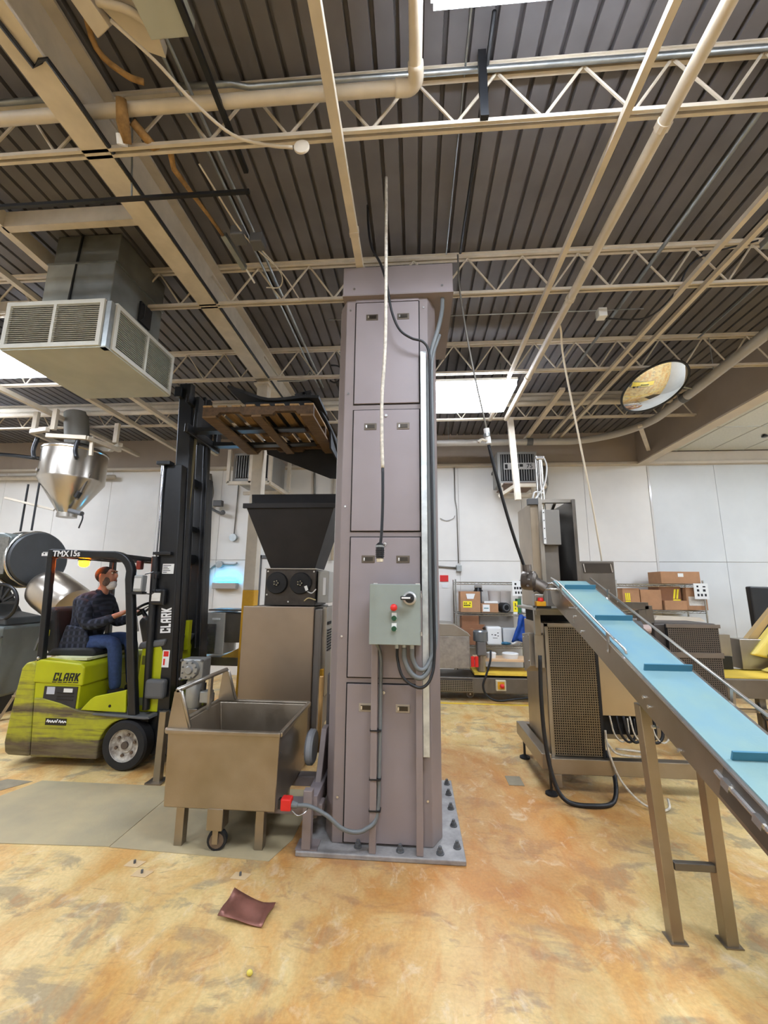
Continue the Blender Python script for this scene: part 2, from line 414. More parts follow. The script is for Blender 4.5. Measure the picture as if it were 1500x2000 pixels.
def flat(b, polys, org, xd, yd, t=.002):
    # thin raised shapes given in 2D on a surface
    X, Y = Vector(xd).normalized(), Vector(yd).normalized(); Z = X.cross(Y); O = Vector(org)
    for p in polys:
        n = len(p)
        b.add([O + X * u + Y * v for u, v in p] + [O + X * u + Y * v + Z * t for u, v in p],
              [(i, (i + 1) % n, n + (i + 1) % n, n + i) for i in range(n)] + [tuple(range(n, 2 * n))])
    return b
def rect(x0, y0, x1, y1): return [(x0, y0), (x1, y0), (x1, y1), (x0, y1)]
def lattice(x0, x1, z0, z1, nx, nz, bar, conv, t):
    # perforated sheet: crossing bars; conv(u, v, w) gives the world point
    b = B()
    def bb(u0, u1, v0, v1):
        b.add([conv(u, v, w) for w in (0, t) for v in (v0, v1) for u in (u0, u1)],
              [(0, 2, 3, 1), (4, 5, 7, 6), (0, 1, 5, 4), (2, 6, 7, 3), (0, 4, 6, 2), (1, 3, 7, 5)])
    for i in range(nx + 1):
        u = x0 + (x1 - x0) * i / nx; bb(u - bar / 2, u + bar / 2, z0, z1)
    for i in range(nz + 1):
        v = z0 + (z1 - z0) * i / nz; bb(x0, x1, v - bar / 2, v + bar / 2)
    return b

# ================================================================== SETTING
WY = 8.15            # back wall face
DK = 4.72            # underside of the deck ribs
JB = 4.30            # underside of the joists
def S(o): o['kind'] = 'structure'; return o
S(B().box(-10, 8, -4, WY + .2, -.12, 0).build('floor', FLOOR))
# corrugated roof deck, ribs running away from the camera
def deck():
    b = B(); x = -10.0; pts = []
    while x < 4.45:
        pts += [(x, DK), (x + .104, DK), (x + .110, DK + .036), (x + .130, DK + .036)]; x += .136
    n = len(pts)
    vs = [(px_, -4.0, z) for px_, z in pts] + [(px_, WY + .1, z) for px_, z in pts]
    b.add(vs, [(i, i + 1, n + i + 1, n + i) for i in range(n - 1)])
    return S(b.build('ceiling', DECK, norm=False))
deck()
S(B().box(-10, 8, -4, WY + .2, DK + .05, DK + .12).build('ceiling_backing', DECK)); bpy.data.objects['ceiling_backing'].parent = bpy.data.objects['ceiling']

wall_back = S(B().box(-10, 8, WY + .02, WY + .22, 0, DK + .05).build('wall_back', TAUPE))
# wall panels: two rows, each its own sheet with a joint between
OFFSET[wall_back.name] = Vector()
pw = 1.22; x = -10.0
xs = []
while x < 8: xs.append(x); x += pw
shift = 4.53 - (xs[12])
for x0 in xs:
    a, c = x0 + shift, x0 + shift + pw
    if c > 8: c = 8
    if a >= 8: continue
    a = max(a, -10)
    wm = WALLW if c < 4.6 else WALLG
    B().box(a + .003, c - .003, WY, WY + .02, 0, 2.192).build('wall_panel', wm, wall_back)
    B().box(a + .003, c - .003, WY, WY + .02, 2.200, 4.07).build('wall_panel', wm, wall_back)
for x0 in (4.53,):
    B().box(x0 - .02, x0 + .02, WY - .012, WY, 0, 4.07).build('joint_trim', mat('glossy_joint_trim', (214, 212, 206), .12), wall_back, bevel=.004)
# upper header over the panels, a little proud of the wall
S(B().box(-10, 4.3, WY - .10, WY + .02, 4.115, DK + .04).build('trim_1', TAUPE))
S(B().box(-10, 8, WY - .12, WY + .02, 4.065, 4.118).build('trim_2', TAUPE_L, bevel=.008))
S(B().box(-10.2, -10, -4, WY + .2, 0, DK + .05).build('wall_left', WALLW))
S(B().box(8, 8.2, -4, WY + .2, 0, DK + .05).build('wall_right', WALLG))
S(B().box(-10, 8, -4.2, -4, 0, DK + .05).build('wall_front', WALLW))
# dropped soffit at the right with a tile ceiling beyond it
S(B().box(4.30, 4.44, -4, WY, 4.08, DK + .05).build('trim_3', TAUPE, bevel=.01))
S(B().box(4.28, 4.47, -4, WY - .12, 4.055, 4.08).build('trim_4', TAUPE_L))
S(B().box(4.44, 8, WY - .06, WY, 4.118, 4.32).build('trim_5', TAUPE_L))
tc_ = S(B().box(4.44, 8, -4, WY, 4.36, 4.42).build('ceiling_right', TGRID)); OFFSET[tc_.name] = Vector()
y = WY - .06
tile0 = None
gx = [4.46, 5.07, 5.68, 6.29, 6.90, 7.51]
while y > 1.0:
    for gxx in gx:
        B().box(gxx + .012, min(gxx + .598, 7.99), y - 1.208, y - .012, 4.335, 4.36).build('ceiling_tile', TILE, tc_)
    y -= 1.22
gb = B()
for gxx in gx[1:]: gb.box(gxx - .012, gxx + .012, 1.0, WY - .06, 4.328, 4.36)
y = WY - .06 - 1.22
while y > 1.0: gb.box(4.44, 8, y - .012, y + .012, 4.328, 4.36); y -= 1.22
gb.build('ceiling_grid', TGRID, tc_)
tag(B().lathe([(.0, 0), (.045, 0), (.045, .025), (.015, .05)], (6.02, 7.25, 4.285), 10).build('ceiling_sprinkler', BLACK), 'small dark sprinkler in the white tile ceiling', 'sprinkler')

# ------------------------------------------------------------------ bar joists
def joist(y, label, x0=-9.8, x1=4.29):
    t = thing('bar_joist', label, 'joist', (x0, y, JB), group='open-web roof joists')
    B().box(x0, x1, y - .034, y - .009, DK - .036, DK - .004).box(x0, x1, y + .009, y + .034, DK - .036, DK - .004).box(x0, x1, y - .042, y + .042, DK - .010, DK - .001).build('top_chord', CREAM, t)
    B().box(x0, x1, y - .028, y - .009, JB, JB + .026).box(x0, x1, y + .009, y + .028, JB, JB + .026).build('bottom_chord', CREAM, t)
    p = .25; x = x0 + .05; first = {}
    k = 0
    while x + p < x1:
        za, zb = (JB + .03, DK - .03) if k % 2 == 0 else (DK - .03, JB + .03)
        if k % 2 not in first:
            o = B().cyl((x, y, za), (x + p, y, zb), .0095, 6).build('web_rod', CREAM, t); first[k % 2] = (o, x)
        else:
            o, xx = first[k % 2]; dup(o, t, (x - xx, 0, 0))
        x += p; k += 1
    return t
for y, lb in ((2.00, 'cream open-web roof joist nearest the camera, carrying the round white disc'),
              (3.42, 'cream open-web roof joist directly over the grey tower cap'),
              (4.84, 'cream open-web roof joist just in front of the lit fluorescent fixture'),
              (6.30, 'cream open-web roof joist farthest back, near the rear wall')):
    joist(y, lb)
tag(B().cyl((-.645, 1.93, 4.165), (-.645, 1.945, 4.165), .046, 24).build('round_disc', CREAM_D, bevel=.004), 'small round cream cover disc on the nearest joist', 'cover disc')

# ------------------------------------------------------------------ girder and column
g = thing('steel_girder', 'large cream painted steel I-beam running away at upper left', 'girder', (-1.96, 3, JB))
B().box(-2.05, -1.88, -4, 6.05, JB, JB + .022).build('bottom_flange', CREAM, g)
B().box(-2.05, -1.88, -4, 6.05, DK - .05, DK - .028).build('top_flange', CREAM, g)
B().box(-1.975, -1.955, -4, 6.05, JB + .02, DK - .04).build('web_plate', CREAM, g)
B().tube([(-1.985, -1, JB - .012), (-1.966, 1.38, JB - .012), (-1.955, 1.55, JB - .012), (-1.90, 1.53, JB - .012), (-1.868, 1.53, JB + .0), (-1.866, 1.7, JB + .012), (-1.866, 5.9, JB + .012)], .012, 6).build('cable', CABLE, g)
c = thing('steel_column', 'cream steel column with yellow painted foot behind the forklift mast', 'column', (-2.0, 5.0, 0))
B().box(-2.07, -1.93, 4.95, 5.09, 1.62, JB).build('shaft', CREAM, c, bevel=.006)
B().box(-2.072, -1.928, 4.948, 5.092, 0, 1.62).build('painted_foot', YPAINT, c, bevel=.006)
B().box(-2.10, -1.90, 4.90, 5.14, JB - .02, JB).build('cap_plate', CREAM, c)

# ------------------------------------------------------------------ lamps
def fixture(x0, x1, y0, y1, z, label, seen=True):
    t = thing('fluorescent_fixture', label, 'ceiling light', ((x0 + x1) / 2, (y0 + y1) / 2, z), group='fluorescent ceiling fixtures')
    h = .10
    B().box(x0, x1, y0, y1, z, z + .07).build('diffuser', LAMP, t)
    B().box(x0 - .012, x1 + .012, y0 - .012, y1 + .012, z + .07, z + h).build('housing', WHITE, t)
    B().box(x0, x1, (y0 + y1) / 2 + .17, (y0 + y1) / 2 + .185, z - .004, z + .004).build('centre_rib', WHITE, t)
    for hx in (x0 + .1, x1 - .1):
        B().cyl((hx, (y0 + y1) / 2, z + h), (hx, (y0 + y1) / 2, DK + .02), .006, 6).build('hanger_rod', GALV, t)
    return t
fixture(.07, 1.29, 4.95, 5.76, 4.19, 'bright fluorescent fixture hanging right of the grey tower')
fixture(-5.75, -4.53, 3.62, 4.43, 4.19, 'bright fluorescent fixture half hidden behind the ceiling diffuser box')
fixture(.10, 1.32, .71, 1.53, 4.38, 'fluorescent fixture at the top edge of the picture')
for x, y in ((-3.9, .2), (-.4, -2.6), (3.6, 1.2), (-7.6, 1.5), (-7.6, 5.4)):  # unseen fixtures, added to light the room
    fixture(x - .61, x + .61, y - .4, y + .4, 4.38, 'unseen fluorescent ceiling fixture added outside the picture to light the floor')
for x, y in ((6.6, 2.2), (6.6, 5.0)):  # two more unseen lamps, added to light the right side
    fixture(x - .61, x + .61, y - .4, y + .4, 4.22, 'unseen fluorescent fixture added under the tile ceiling beyond the right picture edge')

# ------------------------------------------------------------------ pipes and conduits under the deck
def pipe(name, pts, r, m, label, cat='pipe', n=10, sm=0):
    return tag(B().tube(pts, r, n, sm).build(name, m, smooth=True), label, cat)
t = thing('sprinkler_pipe', 'thick cream sprinkler pipe running away toward the rear right of the tower', 'pipe', (1.40, 3, 4.22))
B().cyl((1.40, -4, 4.225), (1.40, 6.1, 4.225), .036, 12).build('pipe_run', CREAM_D, t, smooth='split')
for y in (2.0, 3.42, 4.84): B().cyl((1.40, y - .02, 4.225), (1.40, y + .02, 4.225), .043, 12).build('hanger_clamp', CREAM, t)
tag(B().box(1.165, 1.205, -4, 6.25, JB - .045, JB - .001).build('bracing_angle', CREAM), 'thin cream bracing angle left of the thick sprinkler pipe', 'bracing')
t = thing('sprinkler_branch_pipe', 'cream sprinkler branch pipe with an elbow along the nearest joist', 'pipe', (-1, 1.87, 4.44))
B().tube([(-9.8, 1.87, 4.44), (-.05, 1.87, 4.44)], .036, 12).build('pipe_run', CREAM_D, t, smooth='split')
B().tube([(-.10, 1.87, 4.44), (-.02, 1.87, 4.44), (.015, 1.835, 4.44), (.015, 1.76, 4.44)], .043, 12, 4).build('elbow', CREAM_D, t, smooth=True)
B().tube([(.015, 1.80, 4.44), (.015, -3.96, 4.44)], .036, 12).build('pipe_run', CREAM_D, t, smooth='split')
t = thing('ceiling_drop_bar', 'cream square bar running from the tower cap up to the picture top', 'bar', (-.44, 2, 4.26))
B().box(-.472, -.412, -4, 3.05, 4.245, 4.295).build('bar', CREAM, t, bevel=.004)
B().box(-.476, -.408, 2.62, 2.66, 4.24, 4.30).build('clip', CREAM_D, t)
pipe('conduit', [(-1.45, 1.92, 4.66), (-1.1, 1.93, 4.66), (-1.0, 1.96, 4.67), (4.29, 1.98, 4.67)], .017, GALV, 'galvanised conduit across the deck above the nearest joist')
pipe('conduit', [(-9.8, 1.93, 4.66), (-2.2, 1.93, 4.66)], .017, GALV, 'galvanised conduit across the deck left of the girder')
for x, lb in ((-1.41, 'left one of the paired galvanised conduits right of the girder'), (-1.345, 'right one of the paired galvanised conduits right of the girder')):
    pipe('conduit', [(x, -3.9, 4.60), (x, 4.95, 4.60), (x - .02, 5.15, 4.58), (x - .16, 5.25, 4.5), (x - .5, 5.25, 4.5)], .011, GALV, lb, sm=3)
pipe('conduit', [(2.06, -2, 4.46), (2.06, 5.3, 4.46)], .016, GALV, 'bright galvanised conduit between the sprinkler pipe and the paired rails')
pipe('conduit', [(3.35, 1.5, 4.60), (3.35, 4.7, 4.60)], .011, GALV, 'thin galvanised conduit nearest the right soffit', 'pipe')
for x, lb in ((2.36, 'left cream rail of the pair under the joists at upper right'), (2.53, 'right cream rail of the pair under the joists at upper right')):
    tag(B().box(x - .02, x + .02, .5, 7.3, JB - .04, JB - .001).build('ceiling_rail', CREAM), lb, 'rail')
tag(B().box(1.92, 1.99, 5.25, 7.2, JB - .05, JB - .01).build('ceiling_rail', CREAM), 'short cream rail ending near the rear wall right of the lit fixture', 'rail')
pipe('crosswise_pipe', [(-9.8, 6.10, 4.545), (3.9, 6.10, 4.545)], .048, CREAM_D, 'upper one of two fat cream pipes crossing in front of the rear wall', n=12)
pipe('crosswise_pipe', [(-9.8, 6.04, 4.44), (3.8, 6.04, 4.44)], .042, CREAM_D, 'lower one of two fat cream pipes crossing in front of the rear wall', n=12)
# thin cross wires
pipe('cross_wire', [(-.9, 3.9, 4.45), (1.2, 3.9, 4.44), (2.3, 3.9, 4.44)], .006, GALV, 'thin grey conduit crossing behind the tower cap', 'wire', 6)
pipe('drooping_cable', [(2.95, 3.3, 4.62), (2.5, 3.4, 4.55), (2.35, 3.5, 4.3), (2.2, 3.7, 4.2), (1.85, 3.75, 4.24)], .008, CABLE, 'black cable drooping from the joist at upper right', 'cable', 6, 5)
tag(B().box(1.77, 1.85, 3.70, 3.78, 4.24, 4.33).build('junction_box', WHITE, bevel=.005), 'small white junction box hanging right of the thick sprinkler pipe', 'junction box')
tag(B().box(2.86, 3.0, 3.00, 3.2, 4.44, 4.5).build('junction_box', GALV, bevel=.005), 'grey junction box on the deck at the right picture edge', 'junction box')
# black suspended rod and its frame at upper left
tag(B().beam((-1.10, .2, 4.40), (-1.12, 2.25, 4.40), .03, .03).build('black_strut', BLACK), 'black strut slanting down at upper left over the conduits', 'strut')
tag(B().beam((-3.9, 2.215, 4.2), (-1.07, 2.215, 4.2), .022, .022).build('black_strut', BLACK), 'thin black bar crossing under the girder at upper left', 'strut')
tag(B().cyl((-1.88, 2.215, 4.2), (-1.86, 2.10, DK), .006, 6).build('hanger_wire', GALV), 'thin hanger wire holding the black bar beside the girder', 'wire')
tag(B().box(-1.335, -1.11, .9, 1.555, 4.40, 4.50).build('electrical_trough', DIFFB, bevel=.004), 'pale grey electrical trough at the upper left picture edge', 'electrical box')
tag(B().box(.375, .42, 1.895, 1.925, 4.24, 4.71).build('black_bracket', BLACK), 'dark vertical bracket hanging from the deck near the nearest joist', 'bracket')
pipe('black_strap', [(.435, 1.72, 4.68), (.43, 2.6, 4.66), (.42, 3.3, 4.64)], .012, CABLE, 'black cable along the deck above the tower cap', 'cable', 6)
pipe('thin_wire', [(.32, .4, 4.69), (.30, 3.36, 4.69)], .006, GALV, 'thin bright wire on the deck above the tower cap', 'wire', 6)
# old pipe insulation and unit mess at upper left
t = thing('insulated_pipe', 'broken pipe wrapped in yellowed insulation beside the girder', 'pipe', (-1.62, 1.9, 4.3))
B().tube([(-1.66, 1.45, 4.58), (-1.70, 1.62, 4.5), (-1.60, 1.72, 4.46), (-1.52, 1.76, 4.46)], .016, 8, 4).build('upper_wrap', INSUL, t, smooth=True)
B().tube([(-1.68, 1.80, 4.42), (-1.70, 1.86, 4.33), (-1.72, 1.93, 4.27)], [.028, .036, .028], 10).build('thick_wrap', INSUL, t, smooth=True)
B().tube([(-1.66, 1.88, 4.36), (-1.60, 2.02, 4.33), (-1.52, 2.04, 4.34), (-1.54, 2.12, 4.30), (-1.50, 2.28, 4.28), (-1.46, 2.42, 4.26), (-1.42, 2.6, 4.24)], [.024, .028, .026, .018, .015, .013, .012], 8).build('lower_wrap', INSUL, t, smooth=True)
B().cyl((-1.745, 1.93, 4.26), (-1.735, 1.90, 4.30), .03, 10).build('pipe_end', WHITE, t)
B().beam((-1.42, 2.58, 4.25), (-1.37, 2.86, 4.2), .04, .04).build('brass_valve', GALV, t)
B().cyl((-1.37, 2.82, 4.21), (-1.34, 3.0, 4.18), .008, 6).build('valve_stem', WHITE, t)
t = thing('hanging_unit', 'torn white mounting box with rusty fittings at upper left', 'mounting box', (-1.6, 1.45, 4.5))
B().beam((-1.74, 1.22, 4.62), (-1.60, 1.56, 4.5), .10, .05).build('bracket', CREAM_D, t, bevel=.004)
B().prism([(-1.58, 1.46), (-1.42, 1.42), (-1.34, 1.58), (-1.36, 1.70), (-1.46, 1.66)], 'z', 4.52, 4.60).build('torn_panel', CREAM_D, t)
B().sphere((-1.50, 1.36, 4.56), (.07, .06, .05), 10, 6).build('rusty_fitting', mat('rust', (96, 50, 36), .8, 0, .3, 20), t)
B().tube([(-1.56, 1.45, 4.50), (-1.40, 1.48, 4.47), (-1.30, 1.58, 4.47)], .02, 8, 4).build('spout', CREAM_D, t, smooth=True)
pipe('loose_hose', [(-1.52, 1.50, 4.46), (-1.36, 1.62, 4.38), (-1.22, 1.76, 4.3), (-1.05, 1.9, 4.24), (-.85, 1.94, 4.20), (-.70, 1.94, 4.17)], .010, CREAM_D, 'pale loose hose sagging to the round disc on the nearest joist', 'hose', 6, 5)
t = thing('junction_boxes', 'clear valve with twin junction boxes hanging below the conduits at upper left', 'junction box', (-1.3, 2.7, 4.25))
B().box(-1.36, -1.26, 2.55, 2.66, 4.22, 4.30).build('enclosure', GREYP, t, bevel=.008)
B().box(-1.24, -1.14, 2.62, 2.72, 4.22, 4.30).build('enclosure', GREYP, t, bevel=.008)
B().tube([(-1.19, 2.70, 4.24), (-1.10, 2.95, 4.22), (-1.14, 3.06, 4.18), (-1.26, 3.06, 4.18)], .005, 6, 4).build('wire_loop', ROPE, t)
pipe('thin_wire', [(-1.36, 2.1, 4.30), (-1.26, 2.6, 4.24), (-1.12, 3.0, 4.28), (-1.06, 3.4, 4.3)], .006, CREAM_D, 'thin pale wire running below the conduits at upper left', 'wire', 6, 4)
pipe('cable_loop', [(-1.05, 4.75, 4.42), (-.98, 4.80, 4.44), (-.92, 4.82, 4.40), (-.93, 4.82, 4.28), (-1.0, 4.82, 4.22), (-1.07, 4.82, 4.25)], .011, CABLE, 'black cable loop on the joist left of the tower', 'cable', 6, 5)

# ------------------------------------------------------------------ conveying tube and convex mirror
t = thing('conveying_tube', 'grey conveying tube that bends along the right soffit and rear wall', 'tube', (3, 6.5, 4.2))
path = [(-.3, 7.02, 4.19), (1.4, 7.04, 4.19), (2.55, 7.05, 4.19)]
for k in range(1, 9):
    a = math.pi / 2 * k / 8
    path.append((2.55 + 1.05 * math.sin(a), 6.0 + 1.05 * math.cos(a), 4.19))
path += [(3.58, 5.2, 4.19), (3.52, 4.2, 4.19), (3.40, 2.2, 4.19), (3.3, .5, 4.19)]
B().tube(path, .058, 14, 3).build('tube_run', mat('grey_plastic_tube', (176, 170, 160), .35, .1, .06, 3), t, smooth=True)
for p0, p1 in (((1.95, 7.04, 4.19), (2.05, 7.04, 4.19)), ((3.583, 5.45, 4.19), (3.588, 5.37, 4.19))):
    B().cyl(p0, p1, .066, 14).build('coupling_band', GREYP, t, smooth='split')
for px_, py_ in ((.6, 7.03), (1.7, 7.04), (3.57, 4.84), (3.47, 3.42)):
    B().cyl((px_, py_, 4.24), (px_, py_, DK), .006, 6).build('hanger_rod', GALV, t)
t = thing('convex_mirror', 'round convex safety mirror with black rim hanging under the joists', 'mirror', (2.98, 5.0, 4.1))
mc = Vector((2.98, 5.02, 4.14)); md_ = Vector((.15, -.40, -.90)).normalized()
R_ = .385
prof = [(R_ * k / 12, .075 * (1 - (k / 12) ** 2)) for k in range(13)]
B().lathe([(max(r, .0005), z) for r, z in prof], mc, 48, md_, caps=False).build('mirror_face', MIRROR, t, smooth=True)
B().torus(mc, R_, .014, md_, 48, 8).build('rim', BLACK, t, smooth=True)
B().lathe([(.0005, -.06), (.2, -.05), (R_, -.004)], mc, 32, md_, caps=False).build('back_shell', GREYP, t, smooth=True)
B().tube([mc - md_ * .05, mc - md_ * .14 + Vector((.1, .05, .0)), (3.565, 5.18, 4.19)], .012, 8).build('bracket_arm', GALV, t)
tag(B().beam((3.46, 6.3, 4.16), (4.28, 7.6, 4.2), .06, .03).build('cream_brace', CREAM), 'short cream brace slanting under the conveying tube bend', 'brace')

# ------------------------------------------------------------------ air diffuser box with its duct
t = thing('air_diffuser', 'galvanised ceiling duct ending in a four-sided white grille box', 'air vent', (-2.86, 3.2, 3.5))
dx0, dx1, dy0, dy1, dz0, dz1 = -3.31, -2.42, 2.80, 3.66, 3.50, 3.91
B().box(dx0, dx1, dy0, dy1, dz0, dz0 + .012).build('bottom_sheet', DIFFB, t)
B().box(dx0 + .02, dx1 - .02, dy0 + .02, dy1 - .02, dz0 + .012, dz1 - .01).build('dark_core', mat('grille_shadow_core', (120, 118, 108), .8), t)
def panel(p0, ux, n, w, h, name_):
    # frame with a mullion plus single slats; ux along the face, n outward
    p0, ux, n = Vector(p0), Vector(ux), Vector(n); up = Vector((0, 0, 1))
    f = B(); fr = .035
    def bar(u0, u1, v0, v1, d0, d1):
        f.add([p0 + ux * u + up * v + n * d for d in (d0, d1) for v in (v0, v1) for u in (u0, u1)],
              [(0, 2, 3, 1), (4, 5, 7, 6), (0, 1, 5, 4), (2, 6, 7, 3), (0, 4, 6, 2), (1, 3, 7, 5)])
    bar(0, w, 0, fr, -.01, .014); bar(0, w, h - fr, h, -.01, .014); bar(0, fr, fr, h - fr, -.01, .014); bar(w - fr, w, fr, h - fr, -.01, .014)
    bar(w / 2 - .012, w / 2 + .012, fr, h - fr, -.01, .013)
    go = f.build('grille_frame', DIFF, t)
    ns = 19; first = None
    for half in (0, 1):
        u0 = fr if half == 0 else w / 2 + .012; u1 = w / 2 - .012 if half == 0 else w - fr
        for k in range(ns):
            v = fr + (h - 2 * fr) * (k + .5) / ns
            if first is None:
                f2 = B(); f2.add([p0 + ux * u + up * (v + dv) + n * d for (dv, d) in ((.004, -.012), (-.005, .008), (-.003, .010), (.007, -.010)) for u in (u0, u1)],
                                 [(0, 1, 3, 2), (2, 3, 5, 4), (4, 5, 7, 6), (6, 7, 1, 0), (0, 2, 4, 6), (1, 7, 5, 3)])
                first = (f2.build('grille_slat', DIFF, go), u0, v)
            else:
                d = ux * (u0 - first[1]) + up * (v - first[2]); dup(first[0], go, d)
panel((dx0, dy0, dz0 + .012), (1, 0, 0), (0, -1, 0), dx1 - dx0 - .05, dz1 - dz0, 'front')
panel((dx1, dy0 + .05, dz0 + .012), (0, 1, 0), (1, 0, 0), dy1 - dy0 - .05, dz1 - dz0, 'right')
panel((dx0, dy1, dz0 + .012), (0, -1, 0), (-1, 0, 0), dy1 - dy0, dz1 - dz0, 'left')
panel((dx1, dy1, dz0 + .012), (-1, 0, 0), (0, 1, 0), dx1 - dx0, dz1 - dz0, 'back')
B().box(dx1 - .05, dx1 - .002, dy0 + .002, dy0 + .05, dz0, dz1).build('corner_post', GALV, t)
tx0, tx1, ty0, ty1 = dx0 + .13, dx1 - .14, dy0 + .14, dy1 - .05
ht = B()
ht.add([(dx0 + .02, dy0 + .03, dz1), (dx1 - .02, dy0 + .03, dz1), (dx1 - .02, dy1 - .03, dz1), (dx0 + .02, dy1 - .03, dz1),
        (tx0, ty0, dz1 + .10), (tx1, ty0, dz1 + .10), (tx1, ty1, dz1 + .10), (tx0, ty1, dz1 + .10)],
       [(0, 1, 5, 4), (1, 2, 6, 5), (2, 3, 7, 6), (3, 0, 4, 7), (4, 5, 6, 7), (3, 2, 1, 0)])
ht.build('sloped_hood', DUCT, t)
B().box(tx0, (tx0 + tx1) / 2 - .06, ty0, ty1, dz1 + .02, 4.40).build('duct_section', mat('dusty_duct_sheet', (158, 158, 148), .6, .4, .25, 2.5), t, bevel=.006)
B().box((tx0 + tx1) / 2 - .06, tx1, ty0 + .003, ty1 - .003, dz1 + .02, 4.40).build('duct_section', DUCT, t, bevel=.006)
B().box(tx0 + .03, tx1 + .0, ty0 + .02, ty1, 4.405, 4.70).build('duct_section', DUCT, t, bevel=.006)
B().box(tx0 - .006, tx1 + .006, ty0 - .006, ty1 + .006, 4.395, 4.412).build('duct_seam', GALV, t)
B().beam(((tx0 + tx1) / 2 - .06, ty0 - .008, 3.96), ((tx0 + tx1) / 2 - .04, ty0 + .012, 4.70), .014, .012).build('strap', BLACK, t)
hb = B().box(tx1 - .002, tx1 + .02, 3.28, 3.44, 4.08, 4.28).build('damper_plate', DARKIN, t)
B().tube([(tx1 + .02, 3.30, 4.26), (tx1 + .045, 3.30, 4.24), (tx1 + .045, 3.30, 4.12), (tx1 + .02, 3.30, 4.1)], .007, 6).build('damper_handle', BLACK, hb)
t = thing('duct_support_frame', 'cream steel frame around the duct top below the deck', 'frame', (-2.9, 2.7, 4.5))
B().box(-3.35, -2.06, 2.66, 2.72, 4.52, 4.66).build('crossbeam', CREAM, t)
B().box(-3.40, -3.33, -1, 3.9, 4.52, 4.66).build('side_beam', CREAM, t)
B().box(-4.7, -3.33, 3.55, 3.62, 4.42, 4.56).build('crossbeam', CREAM, t)
B().beam((-3.62, 1.6, 4.36), (-3.62, 4.9, 4.36), .05, .05).build('side_rail', CREAM, t)
for x, lb in ((-4.6, 'left one of the long cream rails under the joists at far left'), (-5.6, 'long cream rail under the joists above the steel hopper'), (-3.95, 'long cream rail under the joists right of the steel hopper')):
    tag(B().box(x - .035, x + .035, 4.6, 7.7, JB - .06, JB - .001).build('ceiling_rail', CREAM), lb, 'rail')

# ================================================================== GREY HOIST TOWER
t = thing('hoist_tower', 'tall mauve-grey enamelled hoist tower with four panel doors in the centre', 'hoist', (-.22, 3.4, 0))
fy = 3.0; tb = 3.88
poly = [(-.545, fy), (.108, fy), (.175, fy + .12), (.175, tb), (-.61, tb), (-.61, fy + .12)]
B().prism(poly, 'z', .03, 3.98).build('column_body', MAUVE_D, t, bevel=.006)
bp = B().box(-.755, .305, 2.89, 3.98, 0, .03).build('base_plate', PLATEM, t, bevel=.006)
for bx_, by_ in ((.262, 3.72), (.262, 3.5), (.262, 3.27), (.262, 3.02), (.15, 2.95), (-.10, 2.95), (-.37, 2.97), (.262, 3.9)):
    B().cyl((bx_, by_, .03), (bx_, by_, .036), .026, 12).cyl((bx_, by_, .036), (bx_, by_, .054), .019, 6).cyl((bx_, by_, .054), (bx_, by_, .070), .011, 8).build('anchor_bolt', GREYP, bp)
cap = B().box(-.572, .312, 2.95, 3.93, 3.978, 4.238).build('cap_box', MAUVE, t, bevel=.006)
B().box(-.575, .315, 2.946, 3.935, 3.972, 3.984).build('cap_lip', MAUVE_D, cap)
for sx_, sz_ in ((-.48, 4.035), (.225, 4.035)):
    B().cyl((sx_, 2.951, sz_), (sx_, 2.944, sz_), .009, 10).build('screw', SCREW, cap)
zs = [(.045, 1.008), (1.052, 2.018), (2.066, 3.006), (3.060, 3.935)]
for k, (z0, z1) in enumerate(zs):
    B().box(-.474, .046, fy - .004, fy + .004, z0 - .007, z1 + .007).build('door_gap', GAP, t)
    d = B().box(-.466, .038, fy - .014, fy, z0, z1).build('door', MAUVE, t, bevel=.004)
    zz = [.86, 1.86, 2.87, 3.80][k]
    for lx in (-.335, -.085):
        fr = B().box(lx - .048, lx + .048, fy - .018, fy - .012, zz - .027, zz + .027).build('latch_frame', BRONZE if k else mat('latch_beige', (168, 156, 138), .5), d, bevel=.003)
        B().box(lx - .034, lx + .034, fy - .0225, fy - .0175, zz - .014, zz + .014).build('latch_handle', mat('latch_dark', (70, 64, 56), .3, .8), fr if False else d)
        B().box(lx - .034, lx - .024, fy - .0245, fy - .0175, zz - .012, zz + .010).build('latch_tab', SCREW, d)
    B().cyl((-.215, fy - .014, z1 - .05), (-.215, fy - .024, z1 - .05), .011, 10).build('door_screw', SCREW, d)
B().box(-.47, .04, fy - .008, fy + .002, 3.945, 3.974).build('top_rail', MAUVE, t)
for sx_ in (-.515, .078):
    for sz_ in (.30, 1.32, 2.25, 3.15, 3.88):
        B().cyl((sx_, fy, sz_), (sx_, fy - .006, sz_), .008, 10).build('screw', SCREW, t)
# guide strip on the left chamfer
B().box(-.617, -.608, 3.14, 3.30, .9, 3.96).build('guide_strip', mat('guide_strip_steel', (170, 168, 164), .3, .6), t)
# posts that carry the control box
for px_, w_ in ((-.272, .044), (.024, .044)):
    B().box(px_ - w_ / 2, px_ + w_ / 2, 2.905, 2.945, .03, 1.64).build('support_post', MAUVE_D, t, bevel=.004)
B().box(-.72, -.662, 2.90, 2.955, .03, .37).build('short_post', MAUVE_D, t, bevel=.004)
B().box(-.76, -.62, 2.90, 3.02, .03, .036).build('post_foot', MAUVE_D, t)
# galvanised strut beside the doors
st = B().box(.048, .092, 2.938, 2.985, .58, 3.46).build('galvanised_strut', mat('zinc_strut', (196, 200, 198), .35, .55, .15, 12), t, bevel=.003)
for z_ in (.7, 1.2, 2.0, 2.8, 3.4): B().box(.055, .085, 2.985, 3.0, z_ - .02, z_ + .02).build('strut_bracket', GALV, st)
